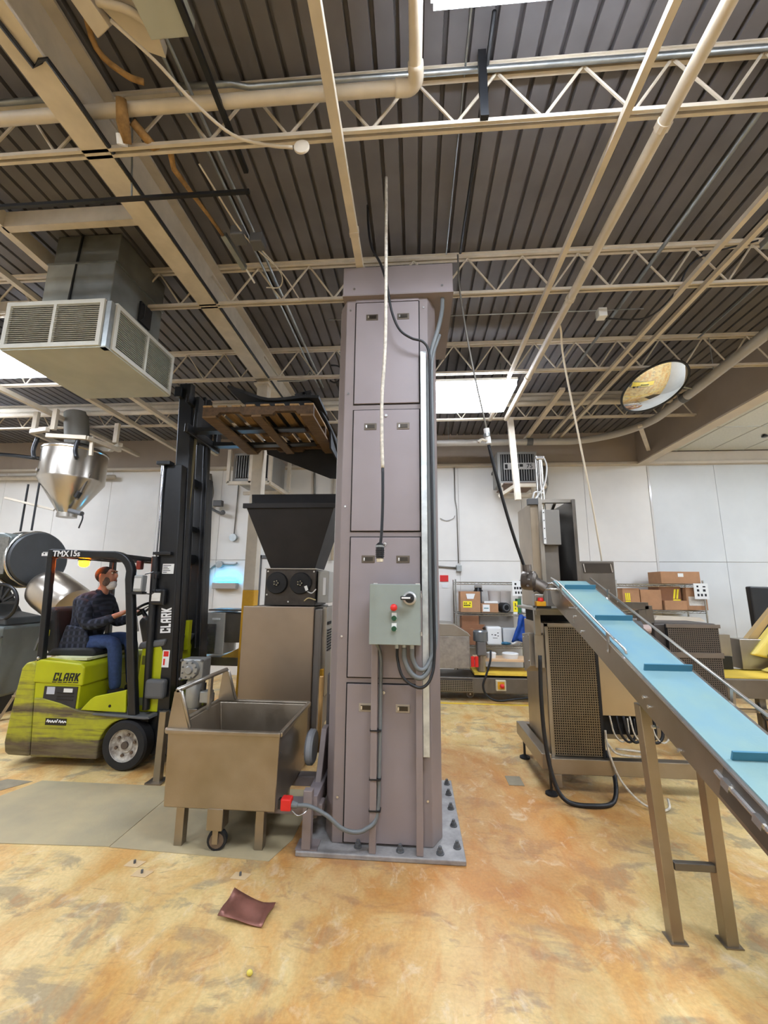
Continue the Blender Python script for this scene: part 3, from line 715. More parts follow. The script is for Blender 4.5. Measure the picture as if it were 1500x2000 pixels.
# lift carriage at the left foot
lc = B().box(-.70, -.62, 3.45, 3.70, .12, .98).build('carriage_plate', mat('dark_carriage_enamel', (84, 78, 76), .5, 0, .1, 4), t, bevel=.01)
B().prism([(3.05, .14), (3.75, .14), (3.75, .24), (3.40, .62), (3.30, .62)], 'x', -.70, -.66).build('carriage_gusset', MAUVE_D, t, bevel=.004)
B().box(-1.02, -.62, 3.02, 3.12, .17, .24).build('lift_arm', MAUVE_D, t, bevel=.006)
B().box(-1.02, -.62, 3.42, 3.52, .17, .24).build('lift_arm', MAUVE_D, t, bevel=.006)
B().box(-.72, -.64, 2.955, 3.6, .24, .32).build('carriage_rail', MAUVE, t, bevel=.006)
B().lathe([(.02, -.03), (.11, -.03), (.125, -.015), (.125, .015), (.11, .03), (.02, .03)], (-.80, 3.42, .45), 24, (1, 0, 0)).build('guide_roller', mat('grey_roller', (168, 170, 172), .5), t, smooth='split')
B().box(-.825, -.795, 3.72, 3.76, .3, .90).build('wooden_stop', WOODL, t, bevel=.003)

# ------------------------------------------------------------------ control box
t = thing('control_box', 'grey-green electrical control box with rotary switch and push buttons', 'control box', (-.13, 2.83, 1.295))
B().box(-.292, .036, 2.765, 2.903, 1.297, 1.682).build('enclosure', ENCL, t, bevel=.004)
dr = B().box(-.296, .033, 2.752, 2.764, 1.299, 1.680).build('door', ENCL, t, bevel=.003)
for z_ in (1.61, 1.37):
    B().cyl((.040, 2.757, z_ - .012), (.040, 2.757, z_ + .012), .007, 8).build('hinge_screw', SCREW, dr)
for x_ in (-.262, .018): B().box(x_ - .014, x_ + .014, 2.80, 2.83, 1.680, 1.688).build('mounting_tab', SCREW, t)
Y_ = 2.752
sw = B().lathe([(.0005, 0), (.043, 0), (.043, .012), (.034, .02), (.0005, .02)], (-.035, Y_, 1.592), 24, (0, -1, 0), caps=False).build('switch_collar', mat('silver_collar', (198, 198, 196), .3, .6), dr, smooth='split')
B().lathe([(.0005, 0), (.031, 0), (.029, .028), (.0005, .03)], (-.035, Y_ - .02, 1.592), 20, (0, -1, 0), caps=False).build('switch_knob', BLACK, dr, smooth='split')
B().box(-.092, -.018, Y_ - .062, Y_ - .045, 1.581, 1.606).build('switch_lever', BLACK, dr, bevel=.004)
B().box(-.085, -.030, Y_ - .065, Y_ - .061, 1.590, 1.600).build('lever_mark', WHITE, dr)
B().lathe([(.0005, 0), (.014, 0), (.013, .02), (.023, .026), (.022, .036), (.012, .044), (.0005, .046)], (-.136, Y_, 1.533), 20, (0, -1, 0), caps=False).build('emergency_button', RED, dr, smooth=True)
for z_ in (1.465, 1.400):
    B().box(-.150, -.119, Y_ - .003, Y_, z_ - .012, z_ + .034).build('button_plate', WHITE, dr)
    B().lathe([(.0005, 0), (.0165, 0), (.0165, .012), (.0125, .013), (.0125, .007), (.0005, .007)], (-.135, Y_ - .003, z_), 18, (0, -1, 0), caps=False).build('push_button', GREEN, dr, smooth='split')
for x_ in (-.118, -.072, -.022):
    B().cyl((x_, 2.83, 1.30), (x_, 2.83, 1.268), .016, 10).build('cable_gland', GALV, t)

def hose(name, pts, r, m, label, cat='cable', n=10, sm=8):
    return tag(B().tube(pts, r, n, sm).build(name, m, smooth=True), label, cat)
hose('flexible_conduit', [(-.072, 2.83, 1.275), (-.068, 2.83, 1.2), (-.03, 2.83, 1.12), (.03, 2.84, 1.085), (.085, 2.86, 1.13), (.110, 2.895, 1.25), (.112, 2.93, 1.5), (.108, 2.94, 2.4), (.106, 2.94, 3.2), (.125, 2.93, 3.42), (.19, 2.95, 3.66), (.225, 3.0, 3.85), (.232, 3.02, 3.975)], .0165, FLEXG, 'grey flexible conduit looping from the control box up to the tower cap')
hose('flexible_conduit', [(-.022, 2.83, 1.275), (-.018, 2.83, 1.21), (.012, 2.83, 1.15), (.055, 2.84, 1.14), (.095, 2.87, 1.19), (.135, 2.90, 1.3), (.140, 2.95, 1.6), (.136, 2.96, 2.6), (.134, 2.96, 3.25), (.15, 2.96, 3.45), (.20, 2.98, 3.62)], .0145, FLEXG, 'second grey flexible conduit beside the black cable right of the control box')
hose('black_supply_cable', [(-.118, 2.83, 1.275), (-.115, 2.83, 1.2), (-.085, 2.82, 1.10), (-.02, 2.82, 1.045), (.05, 2.82, 1.035), (.105, 2.84, 1.10), (.128, 2.87, 1.25), (.126, 2.90, 1.6), (.122, 2.91, 2.6), (.12, 2.915, 3.2), (.113, 2.90, 3.42), (.07, 2.88, 3.50), (-.02, 2.87, 3.53), (-.11, 2.86, 3.60), (-.17, 2.85, 3.75), (-.21, 2.83, 3.98), (-.26, 2.82, 4.15), (-.33, 2.82, 4.30), (-.36, 2.83, 4.5), (-.37, 2.83, 4.70)], .0095, CABLE, 'black cable from the ceiling curving across the top tower door')
hose('plug_cable', [(-.74, 2.83, .318), (-.66, 2.83, .315), (-.55, 2.83, .27), (-.46, 2.84, .20), (-.38, 2.86, .17), (-.31, 2.88, .18), (-.245, 2.915, .24), (-.235, 2.93, .5), (-.232, 2.93, 1.0), (-.235, 2.93, 1.2), (-.262, 2.90, 1.3)], .013, FLEXG, 'grey hose sagging from the red plug to the tower post')
t = thing('red_plug', 'red plug socket at the side of the stainless tub', 'plug', (-.80, 2.83, .3))
B().box(-.838, -.772, 2.80, 2.862, .292, .362).build('plug_body', RED, t, bevel=.008)
B().cyl((-.772, 2.83, .322), (-.735, 2.83, .318), .022, 12, .016).build('strain_relief', FLEXG, t)
B().box(-.856, -.838, 2.81, 2.85, .30, .35).build('socket_back', BLACK, t)
B().tube([(-.76, 2.80, .30), (-.72, 2.79, .28), (-.68, 2.82, .29), (-.67, 2.86, .31)], .003, 6, 4).build('wire_bail', SCREW, t)
# cable ties around the left post
for z_ in (.74, .45, .27):
    tag(B().box(-.298, -.222, 2.900, 2.95, z_ - .004, z_ + .004).build('cable_tie', CABLE), {.74: 'topmost black cable tie around the left control box post', .45: 'middle black cable tie around the left control box post', .27: 'lowest black cable tie around the left control box post'}[z_], 'cable tie')

# hanging drop cord with connector
t = thing('drop_cord', 'dusty white drop cord hanging in front of the tower with black connector', 'cord', (-.213, 2.6, 1.75))
B().tube([(-.205, 2.62, 4.715), (-.20, 2.6, 4.3), (-.195, 2.58, 3.6), (-.198, 2.58, 3.25), (-.215, 2.58, 2.9), (-.212, 2.58, 2.6), (-.205, 2.58, 2.42)], .0115, 8, 6).build('cord', ROPE, t, smooth=True)
B().tube([(-.205, 2.58, 2.43), (-.203, 2.58, 2.2), (-.208, 2.58, 2.0), (-.215, 2.58, 1.925)], .0095, 8, 6).build('lower_cord', CABLE, t, smooth=True)
cn = B().lathe([(.012, .10), (.022, .09), (.026, .085), (.026, .06), (.024, 0), (.0005, 0)], (-.217, 2.58, 1.835), 16, caps=False).build('connector', BLACK, t, smooth='split')
for z_ in (1.85, 1.862, 1.874, 1.886): B().torus((-.217, 2.58, z_), .0255, .0028, n=16, k=6).build('grip_ring', BLACKM, cn)
B().lathe([(.0275, .012), (.0275, 0), (.0005, 0)], (-.217, 2.58, 1.905), 16, caps=False).build('clamp_ring', GALV, cn)
B().cyl((-.195, 2.57, 1.915), (-.185, 2.56, 1.922), .006, 8).build('clamp_screw', SCREW, cn)
B().lathe([(.022, .02), (.020, 0), (.0005, 0)], (-.217, 2.58, 1.815), 16, caps=False).build('connector_face', mat('pale_connector', (206, 196, 170), .5), cn)

# ================================================================== STAINLESS TUB CART
t = thing('tub_cart', 'stainless steel tub cart with raised left side on a caster', 'cart', (-1.25, 3.25, 0))
cx0, cx1, cy0, cy1, cz0, cz1 = -1.625, -.890, 2.865, 3.60, .225, .71
sh = B()
i_ = .012
sh.add([(cx0, cy0, cz0 + .03), (cx1, cy0, cz0 + .03), (cx1, cy1, cz0 + .03), (cx0, cy1, cz0 + .03),
        (cx0 - .015, cy0 - .005, cz1), (cx1 + .01, cy0 - .005, cz1), (cx1 + .01, cy1, cz1), (cx0 - .015, cy1, cz1),
        (cx0 + .0, cy0 + i_, cz1), (cx1 - .005, cy0 + i_, cz1), (cx1 - .005, cy1 - i_, cz1), (cx0, cy1 - i_, cz1),
        (cx0 + .06, cy0 + .06, cz0 + .12), (cx1 - .06, cy0 + .06, cz0 + .12), (cx1 - .06, cy1 - .06, cz0 + .12), (cx0 + .06, cy1 - .06, cz0 + .12),
        (cx0 + .05, cy0 + .06, cz0), (cx1 - .05, cy0 + .06, cz0), (cx1 - .05, cy1 - .06, cz0), (cx0 + .05, cy1 - .06, cz0)],
       [(0, 1, 5, 4), (1, 2, 6, 5), (2, 3, 7, 6), (3, 0, 4, 7), (4, 5, 9, 8), (5, 6, 10, 9), (6, 7, 11, 10), (7, 4, 8, 11),
        (8, 9, 13, 12), (9, 10, 14, 13), (10, 11, 15, 14), (11, 8, 12, 15), (12, 13, 14, 15),
        (16, 17, 1, 0), (17, 18, 2, 1), (18, 19, 3, 2), (19, 16, 0, 3), (19, 18, 17, 16)])
sh.build('tub_shell', STEEL_W, t, bevel=.012)
rz = cz1 + .002
for p0, p1 in (((cx0 - .025, cy0 - .012, rz), (cx1 + .02, cy0 - .012, rz)), ((cx1 + .016, cy0 - .012, rz), (cx1 + .016, cy1 + .01, rz)), ((cx1 + .02, cy1 + .008, rz), (cx0 - .02, cy1 + .008, rz)), ((cx0 - .022, cy1 + .008, rz), (cx0 - .022, cy0 - .012, rz))):
    B().beam(p0, p1, .03, .034).build('rim_bar', STEEL_W, t, bevel=.01)
gp = [(cx0 - .02, .725), (cx0 + .005, .955), (cx0 + .03, .965), (cx0 + .05, .95), (cx0 + .135, .725)]
B().prism(gp, 'y', cy0 - .004, cy0 + .006).build('end_gusset', STEEL_W, t)
B().prism(gp, 'y', cy1 - .02, cy1 - .01).build('end_gusset', STEEL_W, t)
B().add([(cx0 - .012, cy0, .72), (cx0 - .012, cy1, .72), (cx0 + .012, cy1, .955), (cx0 + .012, cy0, .955), (cx0 - .006, cy0, .72), (cx0 - .006, cy1, .72), (cx0 + .018, cy1, .955), (cx0 + .018, cy0, .955)],
        [(0, 1, 2, 3), (7, 6, 5, 4), (0, 4, 5, 1), (2, 6, 7, 3), (1, 5, 6, 2), (0, 3, 7, 4)]) if False else None
B().tube([(cx0 + .132, cy0, .735), (cx0 + .055, cy0, .95), (cx0 + .03, cy0 + .01, .968)], .012, 8).build('end_rail', STEEL, t, smooth=True)
B().tube([(cx0 + .132, cy1 - .015, .735), (cx0 + .055, cy1 - .015, .95), (cx0 + .03, cy1 - .015, .968)], .012, 8).build('end_rail', STEEL, t, smooth=True)
B().tube([(cx0 + .028, cy0 - .004, .966), (cx0 + .028, cy1 - .005, .966)], .016, 10).build('top_rail', STEEL, t, smooth=True)
B().box(cx0 + .015, cx0 + .035, cy0 + .45, cy0 + .49, .72, .96).build('rail_post', STEEL, t)
for lx in (cx0 + .085, cx1 - .115):
    for ly in (cy0 + .09, cy1 - .12):
        B().box(lx - .028, lx + .028, ly - .03, ly + .03, .0, cz0 + .03).build('leg', STEEL_W, t, bevel=.004)
B().box(-1.33, -1.225, cy0 - .002, cy0 + .10, .13, .26).build('caster_mount', STEEL_W, t, bevel=.006)
def caster(t, c, r, wd, d, m=BLACKM):
    B().cyl(Vector(c) - Vector(d) * (wd / 2 + .003), Vector(c) + Vector(d) * (wd / 2 + .003), r * .72, 18).build('wheel_disc', mat('brown_wheel_disc', (120, 104, 90), .45, .5, .2, 20), t)
    b_ = B().lathe([(.012, -wd / 2), (r * .62, -wd / 2), (r * .66, -wd / 2 - .002), (r * .95, -wd / 2), (r, -wd / 3), (r, wd / 3), (r * .95, wd / 2), (r * .62, wd / 2), (.012, wd / 2)], c, 20, d).build('caster_wheel', m, t, smooth='split')
    B().cyl(Vector(c) - Vector(d) * (wd / 2 + .012), Vector(c) + Vector(d) * (wd / 2 + .012), .012, 8).build('axle', SCREW, b_)
    return b_
caster(t, (-1.272, 2.915, .062), .062, .04, (0.17, -.98, 0))
B().box(-1.290, -1.254, 2.876, 2.886, .05, .15).box(-1.290, -1.254, 2.944, 2.954, .05, .15).build('caster_fork', STEEL_W, t)
caster(t, (-1.272, 3.53, .062), .062, .04, (0, -1, 0))
B().box(-1.31, -1.235, 3.49, 3.57, .10, .24).build('caster_fork', STEEL_W, t)

# ------------------------------------------------------------------ post, gear motor stand left of the tub
t = thing('guard_post', 'short square stainless post with foot plate beside the tub', 'post', (-2.21, 3.8, 0))
B().box(-2.245, -2.185, 3.75, 3.81, 0, .57).build('post', STEEL_W, t, bevel=.005)
B().box(-2.29, -2.15, 3.71, 3.85, 0, .012).build('foot_plate', STEEL_W, t)
t = thing('gear_motor', 'silver gear motor standing on a column behind the tub cart', 'motor', (-2.02, 3.88, 0))
gm = mat('silver_cast_aluminium', (158, 158, 154), .45, .6, .1, 8)
B().box(-2.14, -1.93, 3.84, 4.0, .82, 1.0).build('gear_housing', gm, t, bevel=.012)
B().lathe([(.0005, .05), (.03, .05), (.04, .035), (.075, .03), (.085, .0), (.085, -.02)], (-2.04, 3.84, .91), 10, (0, -1, 0), caps=False).build('end_cover', gm, t, smooth='split')
for k in range(8):
    a = k * math.pi / 4 + .39
    B().cyl((-2.04 + .066 * math.cos(a), 3.82, .91 + .066 * math.sin(a)), (-2.04 + .066 * math.cos(a), 3.80, .91 + .066 * math.sin(a)), .008, 6).build('bolt', GREYP, t)
for a, b_ in ((-2.13, .83), (-1.94, .83), (-2.13, .99), (-1.94, .99)): B().cyl((a, 3.845, b_), (a, 3.825, b_), .012, 6).build('corner_bolt', GREYP, t)
B().lathe([(.06, 0), (.075, .03), (.075, .22), (.06, .25)], (-2.03, 3.92, .57), 16).build('motor_barrel', gm, t, smooth='split')
B().box(-1.95, -1.86, 3.86, 3.96, .62, .72).build('terminal_box', gm, t, bevel=.01)
B().cyl((-1.90, 3.84, .74), (-1.90, 3.84, .80), .018, 10).build('cable_gland', BLACK, t)
B().box(-2.10, -1.96, 3.86, 3.99, 0, .57).build('stand', STEEL_D, t, bevel=.006)

# ================================================================== DIVIDER MACHINE WITH BLACK HOPPER
t = thing('dough_machine', 'stainless machine cabinet under the black hopper with two black wheels', 'machine', (-1.35, 4.5, 0))
B().box(-1.70, -1.02, 4.2, 4.95, .05, 1.462).build('cabinet', STEEL_D, t, bevel=.006)
B().box(-1.725, -1.0, 4.165, 4.198, .30, 1.468).build('cabinet_door', mat('brown_stainless_door', (160, 144, 126), .45, .85, .08, 2, .03, 90), t, bevel=.008)
B().box(-1.0, -.94, 4.19, 4.90, .28, 1.44).build('side_panel', mat('mid_grey_panel', (128, 122, 116), .5, .5), t, bevel=.006)  # side panel in one even grey
vb = B().box(-.94, -.90, 4.30, 4.85, .6, 1.46).build('vent_panel', STEEL, t)
for k in range(8): B().box(-.901, -.894, 4.36, 4.60, 1.02 + k * .028, 1.034 + k * .028).build('vent_slot', GAP, vb)
B().box(-.901, -.894, 4.36, 4.52, 1.28, 1.31).build('vent_slot', GAP, vb)
B().box(-.99, -.91, 4.25, 4.5, .62, .86).build('yellow_guard', YPAINT, t)
hd = B().box(-1.565, -1.03, 4.31, 4.85, 1.47, 1.845).build('machine_head', mat('greasy_dark_steel', (74, 68, 62), .45, .7, .3, 5, rvar=.1), t, bevel=.006)
B().box(-1.572, -1.02, 4.295, 4.86, 1.843, 1.853).build('head_lip', STEEL, hd)
for wx in (-1.435, -1.185):
    wl = B().lathe([(.0005, .045), (.03, .045), (.035, .035), (.105, .032), (.112, .02), (.112, -.005)], (wx, 4.305, 1.70), 32, (0, -1, 0), caps=False).build('black_wheel', BLACKM, t, smooth='split')
    for k in range(5):
        a = k * 1.2566; B().cyl((wx + .022 * math.cos(a), 4.262, 1.70 + .022 * math.sin(a)), (wx + .022 * math.cos(a), 4.255, 1.70 + .022 * math.sin(a)), .007, 6).build('hub_bolt', mat('brassy_bolt', (168, 158, 130), .4, .6), wl)
for bx_, bz_ in ((-1.54, 1.82), (-1.05, 1.82), (-1.54, 1.58), (-1.31, 1.51)): B().cyl((bx_, 4.31, bz_), (bx_, 4.302, bz_), .009, 8).build('bolt', SCREW, hd)
B().box(-1.02, -.90, 4.36, 4.82, 1.50, 1.83).build('switch_cabinet', mat('pale_switch_cabinet', (170, 168, 160), .5, .3), t, bevel=.006)
B().box(-.96, -.93, 4.352, 4.36, 1.58, 1.76).build('white_strip', WHITE, t)
B().tube([(-1.12, 4.30, 1.62), (-1.06, 4.285, 1.60), (-1.02, 4.30, 1.64)], .006, 6, 4).build('white_wire', WHITE, t)
B().tube([(-1.14, 4.30, 1.52), (-1.09, 4.28, 1.55), (-1.02, 4.30, 1.53)], .006, 6, 4).build('yellow_wire', mat('cream_wire', (214, 196, 140), .6), t)
flat(B(), [rect(0, 0, .03, .05)], (-1.12, 4.268, 1.62), (1, 0, .4), (-.4, 0, 1)).build('white_tag', WHITE, t)
t = thing('black_hopper', 'black sheet hopper standing open above the two-wheeled machine', 'hopper', (-1.3, 4.6, 1.85))
a_ = [(-1.535, 4.36, 1.853), (-1.055, 4.36, 1.853), (-1.055, 4.80, 1.853), (-1.535, 4.80, 1.853)]
c_ = [(-1.80, 4.24, 2.50), (-.845, 4.24, 2.50), (-.80, 4.92, 2.70), (-2.0, 4.92, 2.70)]
ib = [(x_ + (.015 if x_ < -1.3 else -.015), y_ + (.015 if y_ < 4.6 else -.015), z_) for x_, y_, z_ in a_]
ic = [(x_ + (.015 if x_ < -1.3 else -.015), y_ + (.015 if y_ < 4.6 else -.015), z_) for x_, y_, z_ in c_]
hp = B(); hp.add(a_ + c_ + ib + ic, [(0, 1, 5, 4), (1, 2, 6, 5), (2, 3, 7, 6), (3, 0, 4, 7), (8, 12, 13, 9), (9, 13, 14, 10), (10, 14, 15, 11), (11, 15, 12, 8), (4, 5, 13, 12), (5, 6, 14, 13), (6, 7, 15, 14), (7, 4, 12, 15), (0, 8, 9, 1), (1, 9, 10, 2), (2, 10, 11, 3), (3, 11, 8, 0)])
hp.build('hopper_shell', BLACKH, t)
B().beam((-1.83, 4.235, 2.51), (-.83, 4.235, 2.51), .03, .05).build('front_lip', BLACKH, t)
B().add([(-2.02, 4.93, 2.66), (-.78, 4.93, 2.66), (-.80, 4.95, 2.80), (-2.04, 4.95, 2.80), (-2.02, 4.945, 2.66), (-.78, 4.945, 2.66), (-.80, 4.965, 2.80), (-2.04, 4.965, 2.80)],
        [(0, 1, 2, 3), (7, 6, 5, 4), (0, 4, 5, 1), (2, 6, 7, 3), (1, 5, 6, 2), (0, 3, 7, 4)]).build('back_flap', BLACKH, t)

# machine bed behind the mast with guarded motor
t = thing('guarded_conveyor', 'stainless conveyor with square-perforated guard box behind the forklift mast', 'conveyor', (-2.2, 5.4, 0))
B().box(-3.0, -1.1, 5.2, 5.7, .70, .80).build('bed', STEEL, t, bevel=.006)
for lx in (-2.9, -1.3): B().box(lx - .03, lx + .03, 5.25, 5.31, 0, .7).build('leg', STEEL, t)
gbx = B().box(-2.66, -2.36, 5.16, 5.55, .84, 1.34).build('guard_box', mat('pale_guard_enamel', (178, 174, 164), .5, .2, .1, 4), t, bevel=.006)
B().box(-2.62, -2.46, 5.150, 5.162, .86, 1.20).build('dark_backing', DARKIN, gbx)
lattice(-2.62, -2.46, .86, 1.20, 10, 19, .006, lambda u, v, w_: (u, 5.146 - w_, v), .006).build('perforated_sheet', SCREW, gbx)
B().box(-2.36, -2.05, 5.18, 5.50, .98, 1.33).build('side_housing', STEEL_D, t, bevel=.006)
B().box(-2.52, -2.42, 5.15, 5.16, 1.25, 1.27).build('white_strip', WHITE, gbx)
B().prism([(-2.40, .80), (-2.05, .80), (-2.05, .92), (-2.12, .94)], 'y', 5.2, 5.5).build('yellow_chute', mat('amber_sheet', (190, 150, 60), .5), t)
B().box(-2.58, -2.03, 5.16, 5.5, 1.36, 1.38).build('tray', STEEL_D, t)

# ================================================================== FORKLIFT
F = thing('forklift', 'lime green and black three-wheel forklift truck with raised mast', 'forklift', (-3.1, 4.42, 0))
NY, FY = 3.95, 4.90      # near and far sides
# counterweight at the rear
cw = [(-3.80, .09), (-3.585, .085), (-3.635, .60), (-3.655, .90), (-3.70, .925), (-3.76, .915), (-3.80, .86), (-3.845, .45), (-3.86, .20), (-3.84, .11)]
B().prism(cw, 'y', NY, FY).build('counterweight', LIMEW, F, bevel=.022, seg=3)
# lower side body with wheel arch
arch = [(-2.68 + .245 * math.cos(math.radians(a)), .19 + .245 * math.sin(math.radians(a))) for a in range(180, 85, -8)]
low = [(-3.575, .085), (-2.925, .085)] + [p for p in arch if p[1] > .1] + [(-2.62, .462), (-3.0, .485), (-3.15, .50), (-3.35, .56), (-3.53, .60), (-3.625, .60)]
B().prism(low, 'y', NY, FY).build('side_body', LIMEW, F, bevel=.012)
B().prism([(-3.0, .482), (-2.46, .468), (-2.44, .45), (-2.50, .445), (-3.0, .468)], 'y', NY - .02, NY + .25).build('fender_lip', GREYP, F, bevel=.004)
# battery compartment and hood
B().prism([(-3.63, .56), (-3.18, .50), (-3.18, .735), (-3.645, .735)], 'y', NY + .012, FY - .012).build('battery_box', LIME, F, bevel=.006)
vp = B().prism([(-3.535, .555), (-3.20, .508), (-3.20, .705), (-3.535, .705)], 'y', NY + .004, NY + .016).build('vent_recess', mat('charcoal_vent', (46, 44, 44), .7), F)
flat(B(), [rect(.03, .08, .11, .145)], (-3.535, NY + .004, .555), (1, 0, 0), (0, 0, 1)).build('sticker', mat('bluish_sticker', (190, 194, 204), .5), vp)
flat(B(), [rect(.20, .10, .29, .135)], (-3.535, NY + .004, .555), (1, 0, 0), (0, 0, 1)).build('sticker', WHITE, vp)
for z_ in (.585, .615, .645): B().box(-3.40, -3.23, NY, NY + .006, z_, z_ + .008).build('vent_rib', BLACK, vp)
B().prism([(-3.66, .735), (-3.155, .715), (-3.155, .885), (-3.19, .915), (-3.62, .95), (-3.66, .93)], 'y', NY - .002, FY + .002).build('hood', LIME, F, bevel=.018, seg=3)
B().box(-3.60, -3.22, NY + .1, FY - .1, .93, .952).build('hood_top_pale', mat('pale_hood_top', (206, 204, 160), .6, 0, .15, 8), F)  # hood top in a paler tone with random variation
# step well and floor
B().box(-3.18, -2.50, NY + .06, FY - .06, .40, .47).build('floor_plate', BLACKM, F)
B().prism([(-3.15, .50), (-2.70, .49), (-2.715, .69), (-2.78, .675), (-3.02, .625), (-3.06, .60)], 'y', NY + .01, NY + .035).build('step_panel', LIME, F, bevel=.006)
B().cyl((-2.86, NY + .012, .545), (-2.86, NY + .004, .545), .012, 10).build('step_hole', GAP, F)
# cowl at the front of the cab
cwl = B().prism([(-2.70, .47), (-2.46, .47), (-2.46, 1.02), (-2.50, 1.10), (-2.68, 1.06)], 'y', NY + .12, FY - .05).build('front_cowl', LIME, F, bevel=.012)
B().prism([(-2.72, 1.04), (-2.45, 1.08), (-2.43, 1.15), (-2.70, 1.11)], 'y', NY + .10, FY - .04).build('cowl_trim', GREYP, F, bevel=.02)
flat(B(), [rect(0, 0, .085, .085)], (-2.665, NY + .12, .90), (1, 0, 0), (0, 0, 1)).build('warning_label', mat('dark_olive_label', (92, 92, 30), .6), cwl)
flat(B(), [rect(0, 0, .085, .07)], (-2.66, NY + .12, .53), (1, 0, 0), (0, 0, 1)).build('data_plate', mat('grey_data_plate', (110, 112, 84), .5), cwl)
B().prism([(-2.76, .98), (-2.62, 1.02), (-2.66, 1.30), (-2.80, 1.36), (-2.86, 1.30)], 'y', 4.22, 4.62).build('dash_console', BLACK, F, bevel=.03, seg=3)
sw_d = Vector((-.62, 0, .78)).normalized(); sc_ = Vector((-2.95, 4.40, 1.405))
swh = B().torus(sc_, .115, .014, sw_d, 32, 8).build('steering_wheel', BLACK, F, smooth=True)
for a in (0, 2.1, 4.2):
    v1 = sw_d.orthogonal().normalized(); v2 = sw_d.cross(v1)
    B().beam(sc_, sc_ + (v1 * math.cos(a) + v2 * math.sin(a)) * .11, .02, .01).build('spoke', BLACK, swh)
B().tube([sc_, sc_ - sw_d * .10, (-2.80, 4.42, 1.26)], .022, 8).build('steering_column', BLACK, F)
for dy in (-.10, -.06): B().cyl((-2.82, 4.22 + dy * .5, 1.20), (-2.86, 4.22 + dy * .5, 1.36), .008, 6).build('lever', SCREW, F)
# seat
B().prism([(-3.78, .965), (-3.66, .965), (-3.74, 1.40), (-3.80, 1.44), (-3.88, 1.40)], 'y', 4.18, 4.66).build('seat_back', BLACKM, F, bevel=.04, seg=3)
B().prism([(-3.80, .945), (-3.26, .945), (-3.22, .98), (-3.26, 1.03), (-3.70, 1.02)], 'y', 4.16, 4.68).build('seat_cushion', BLACKM, F, bevel=.025, seg=3)
B().box(-3.83, -3.77, 4.165, 4.18, 1.14, 1.20).build('belt_label', YEL, F)
B().cyl((-3.80, 4.15, 1.04), (-3.80, 4.18, 1.04), .03, 12).build('belt_reel', BLACK, F)
B().beam((-3.86, 4.15, 1.0), (-3.78, 4.15, 1.3), .05, .02).build('seat_bracket', GREYP, F)
# overhead guard: two bent side frames and roof bars
def guard(y):
    pts = [(-2.63, .46), (-2.70, .9), (-2.79, 1.5), (-2.825, 1.72)]
    for k in range(1, 8):
        a = math.radians(90 * k / 7 * .95)
        pts.append((-3.02 + .20 * math.cos(a), 1.76 + .20 * math.sin(a)))
    pts += [(-3.2, 1.962), (-3.45, 1.972), (-3.70, 1.98)]
    return B().rtube([(x_, y, z_) for x_, z_ in pts], .07, .075)
gn = guard(NY + .035).build('guard_frame', BLACK, F, bevel=.012)
guard(FY - .035).build('guard_frame', BLACK, F, bevel=.012)
for y in (NY + .035, FY - .035):
    B().beam((-3.70, y, 1.985), (-3.635, y, .93), .06, .06, (0, 1, 0)).build('rear_post', BLACK, F, bevel=.01)
    B().sphere((-3.64, y - .03, .96), .016, 8, 6).build('post_bolt', SCREW, F)
for x_ in (-3.66, -3.45, -3.25, -3.08):
    B().box(x_ - .02, x_ + .02, NY + .06, FY - .06, 1.935, 1.985).build('roof_bar', BLACK, F)
B().box(-2.99, -2.52, NY + .62, FY - .02, 1.90, 1.965).build('guard_brace', BLACK, F, bevel=.02)
B().prism([(-2.98, 1.90), (-2.55, 1.86), (-2.50, 1.90), (-2.60, 1.945), (-2.98, 1.955)], 'y', FY - .16, FY - .02).build('guard_visor', BLACK, F, bevel=.01)
B().box(-3.71, -3.66, NY - .004, NY + .08, 1.925, 2.012).build('guard_corner', BLACK, F, bevel=.006)
text('model_lettering', 'TMX', .082, INKW, gn, (-3.655, NY - .002, 1.942), (1, 0, 0), (0, 0, 1), .001, .0016)
text('model_lettering', '15s', .082, INKW, gn, (-3.475, NY - .002, 1.945), (1, 0, 0), (0, 0, 1), .001, .0016)
flat(B(), [rect(0, 0, .018, .03), rect(.022, 0, .03, .018), rect(.034, 0, .062, .03), rect(.01, .034, .062, .04)], (-3.768, NY - .006, 1.945), (1, 0, 0), (0, 0, 1)).build('logo_mark', INKW, gn)
# beacon under the roof
bc = B().lathe([(.0005, -.075), (.03, -.07), (.048, -.05), (.052, 0), (.0005, 0)], (-3.60, 4.30, 1.925), 16, caps=False).build('beacon_lens', AMBER, F, smooth=True)
B().cyl((-3.60, 4.30, 1.92), (-3.60, 4.30, 1.94), .06, 16).build('beacon_base', BLACK, F)
B().box(-3.68, -3.44, 4.26, 4.34, 1.935, 1.955).build('beacon_bracket', BLACK, F)
B().box(-3.16, -3.10, 4.52, 4.58, 1.84, 1.94).build('roof_lamp', mat('rusty_red_lamp', (120, 48, 40), .5), F, bevel=.01)
# work lamp with bail on the near front post
wl_ = B().box(-2.745, -2.655, NY - .03, NY + .05, 1.60, 1.76).build('work_lamp', mat('grey_lamp_housing', (150, 152, 150), .5), F, bevel=.012)
B().box(-2.735, -2.665, NY - .034, NY - .029, 1.63, 1.73).build('lamp_glass', mat('lamp_glass', (206, 206, 204), .15), wl_)
B().box(-2.77, -2.65, NY - .02, NY + .05, 1.575, 1.60).build('lamp_bracket', BLACK, wl_)
B().tube([(-2.655, NY, 1.77), (-2.57, NY, 1.79), (-2.535, NY, 1.77), (-2.535, NY, 1.60), (-2.57, NY, 1.575), (-2.66, NY, 1.59)], .006, 6).build('lamp_bail', BLACK, wl_)
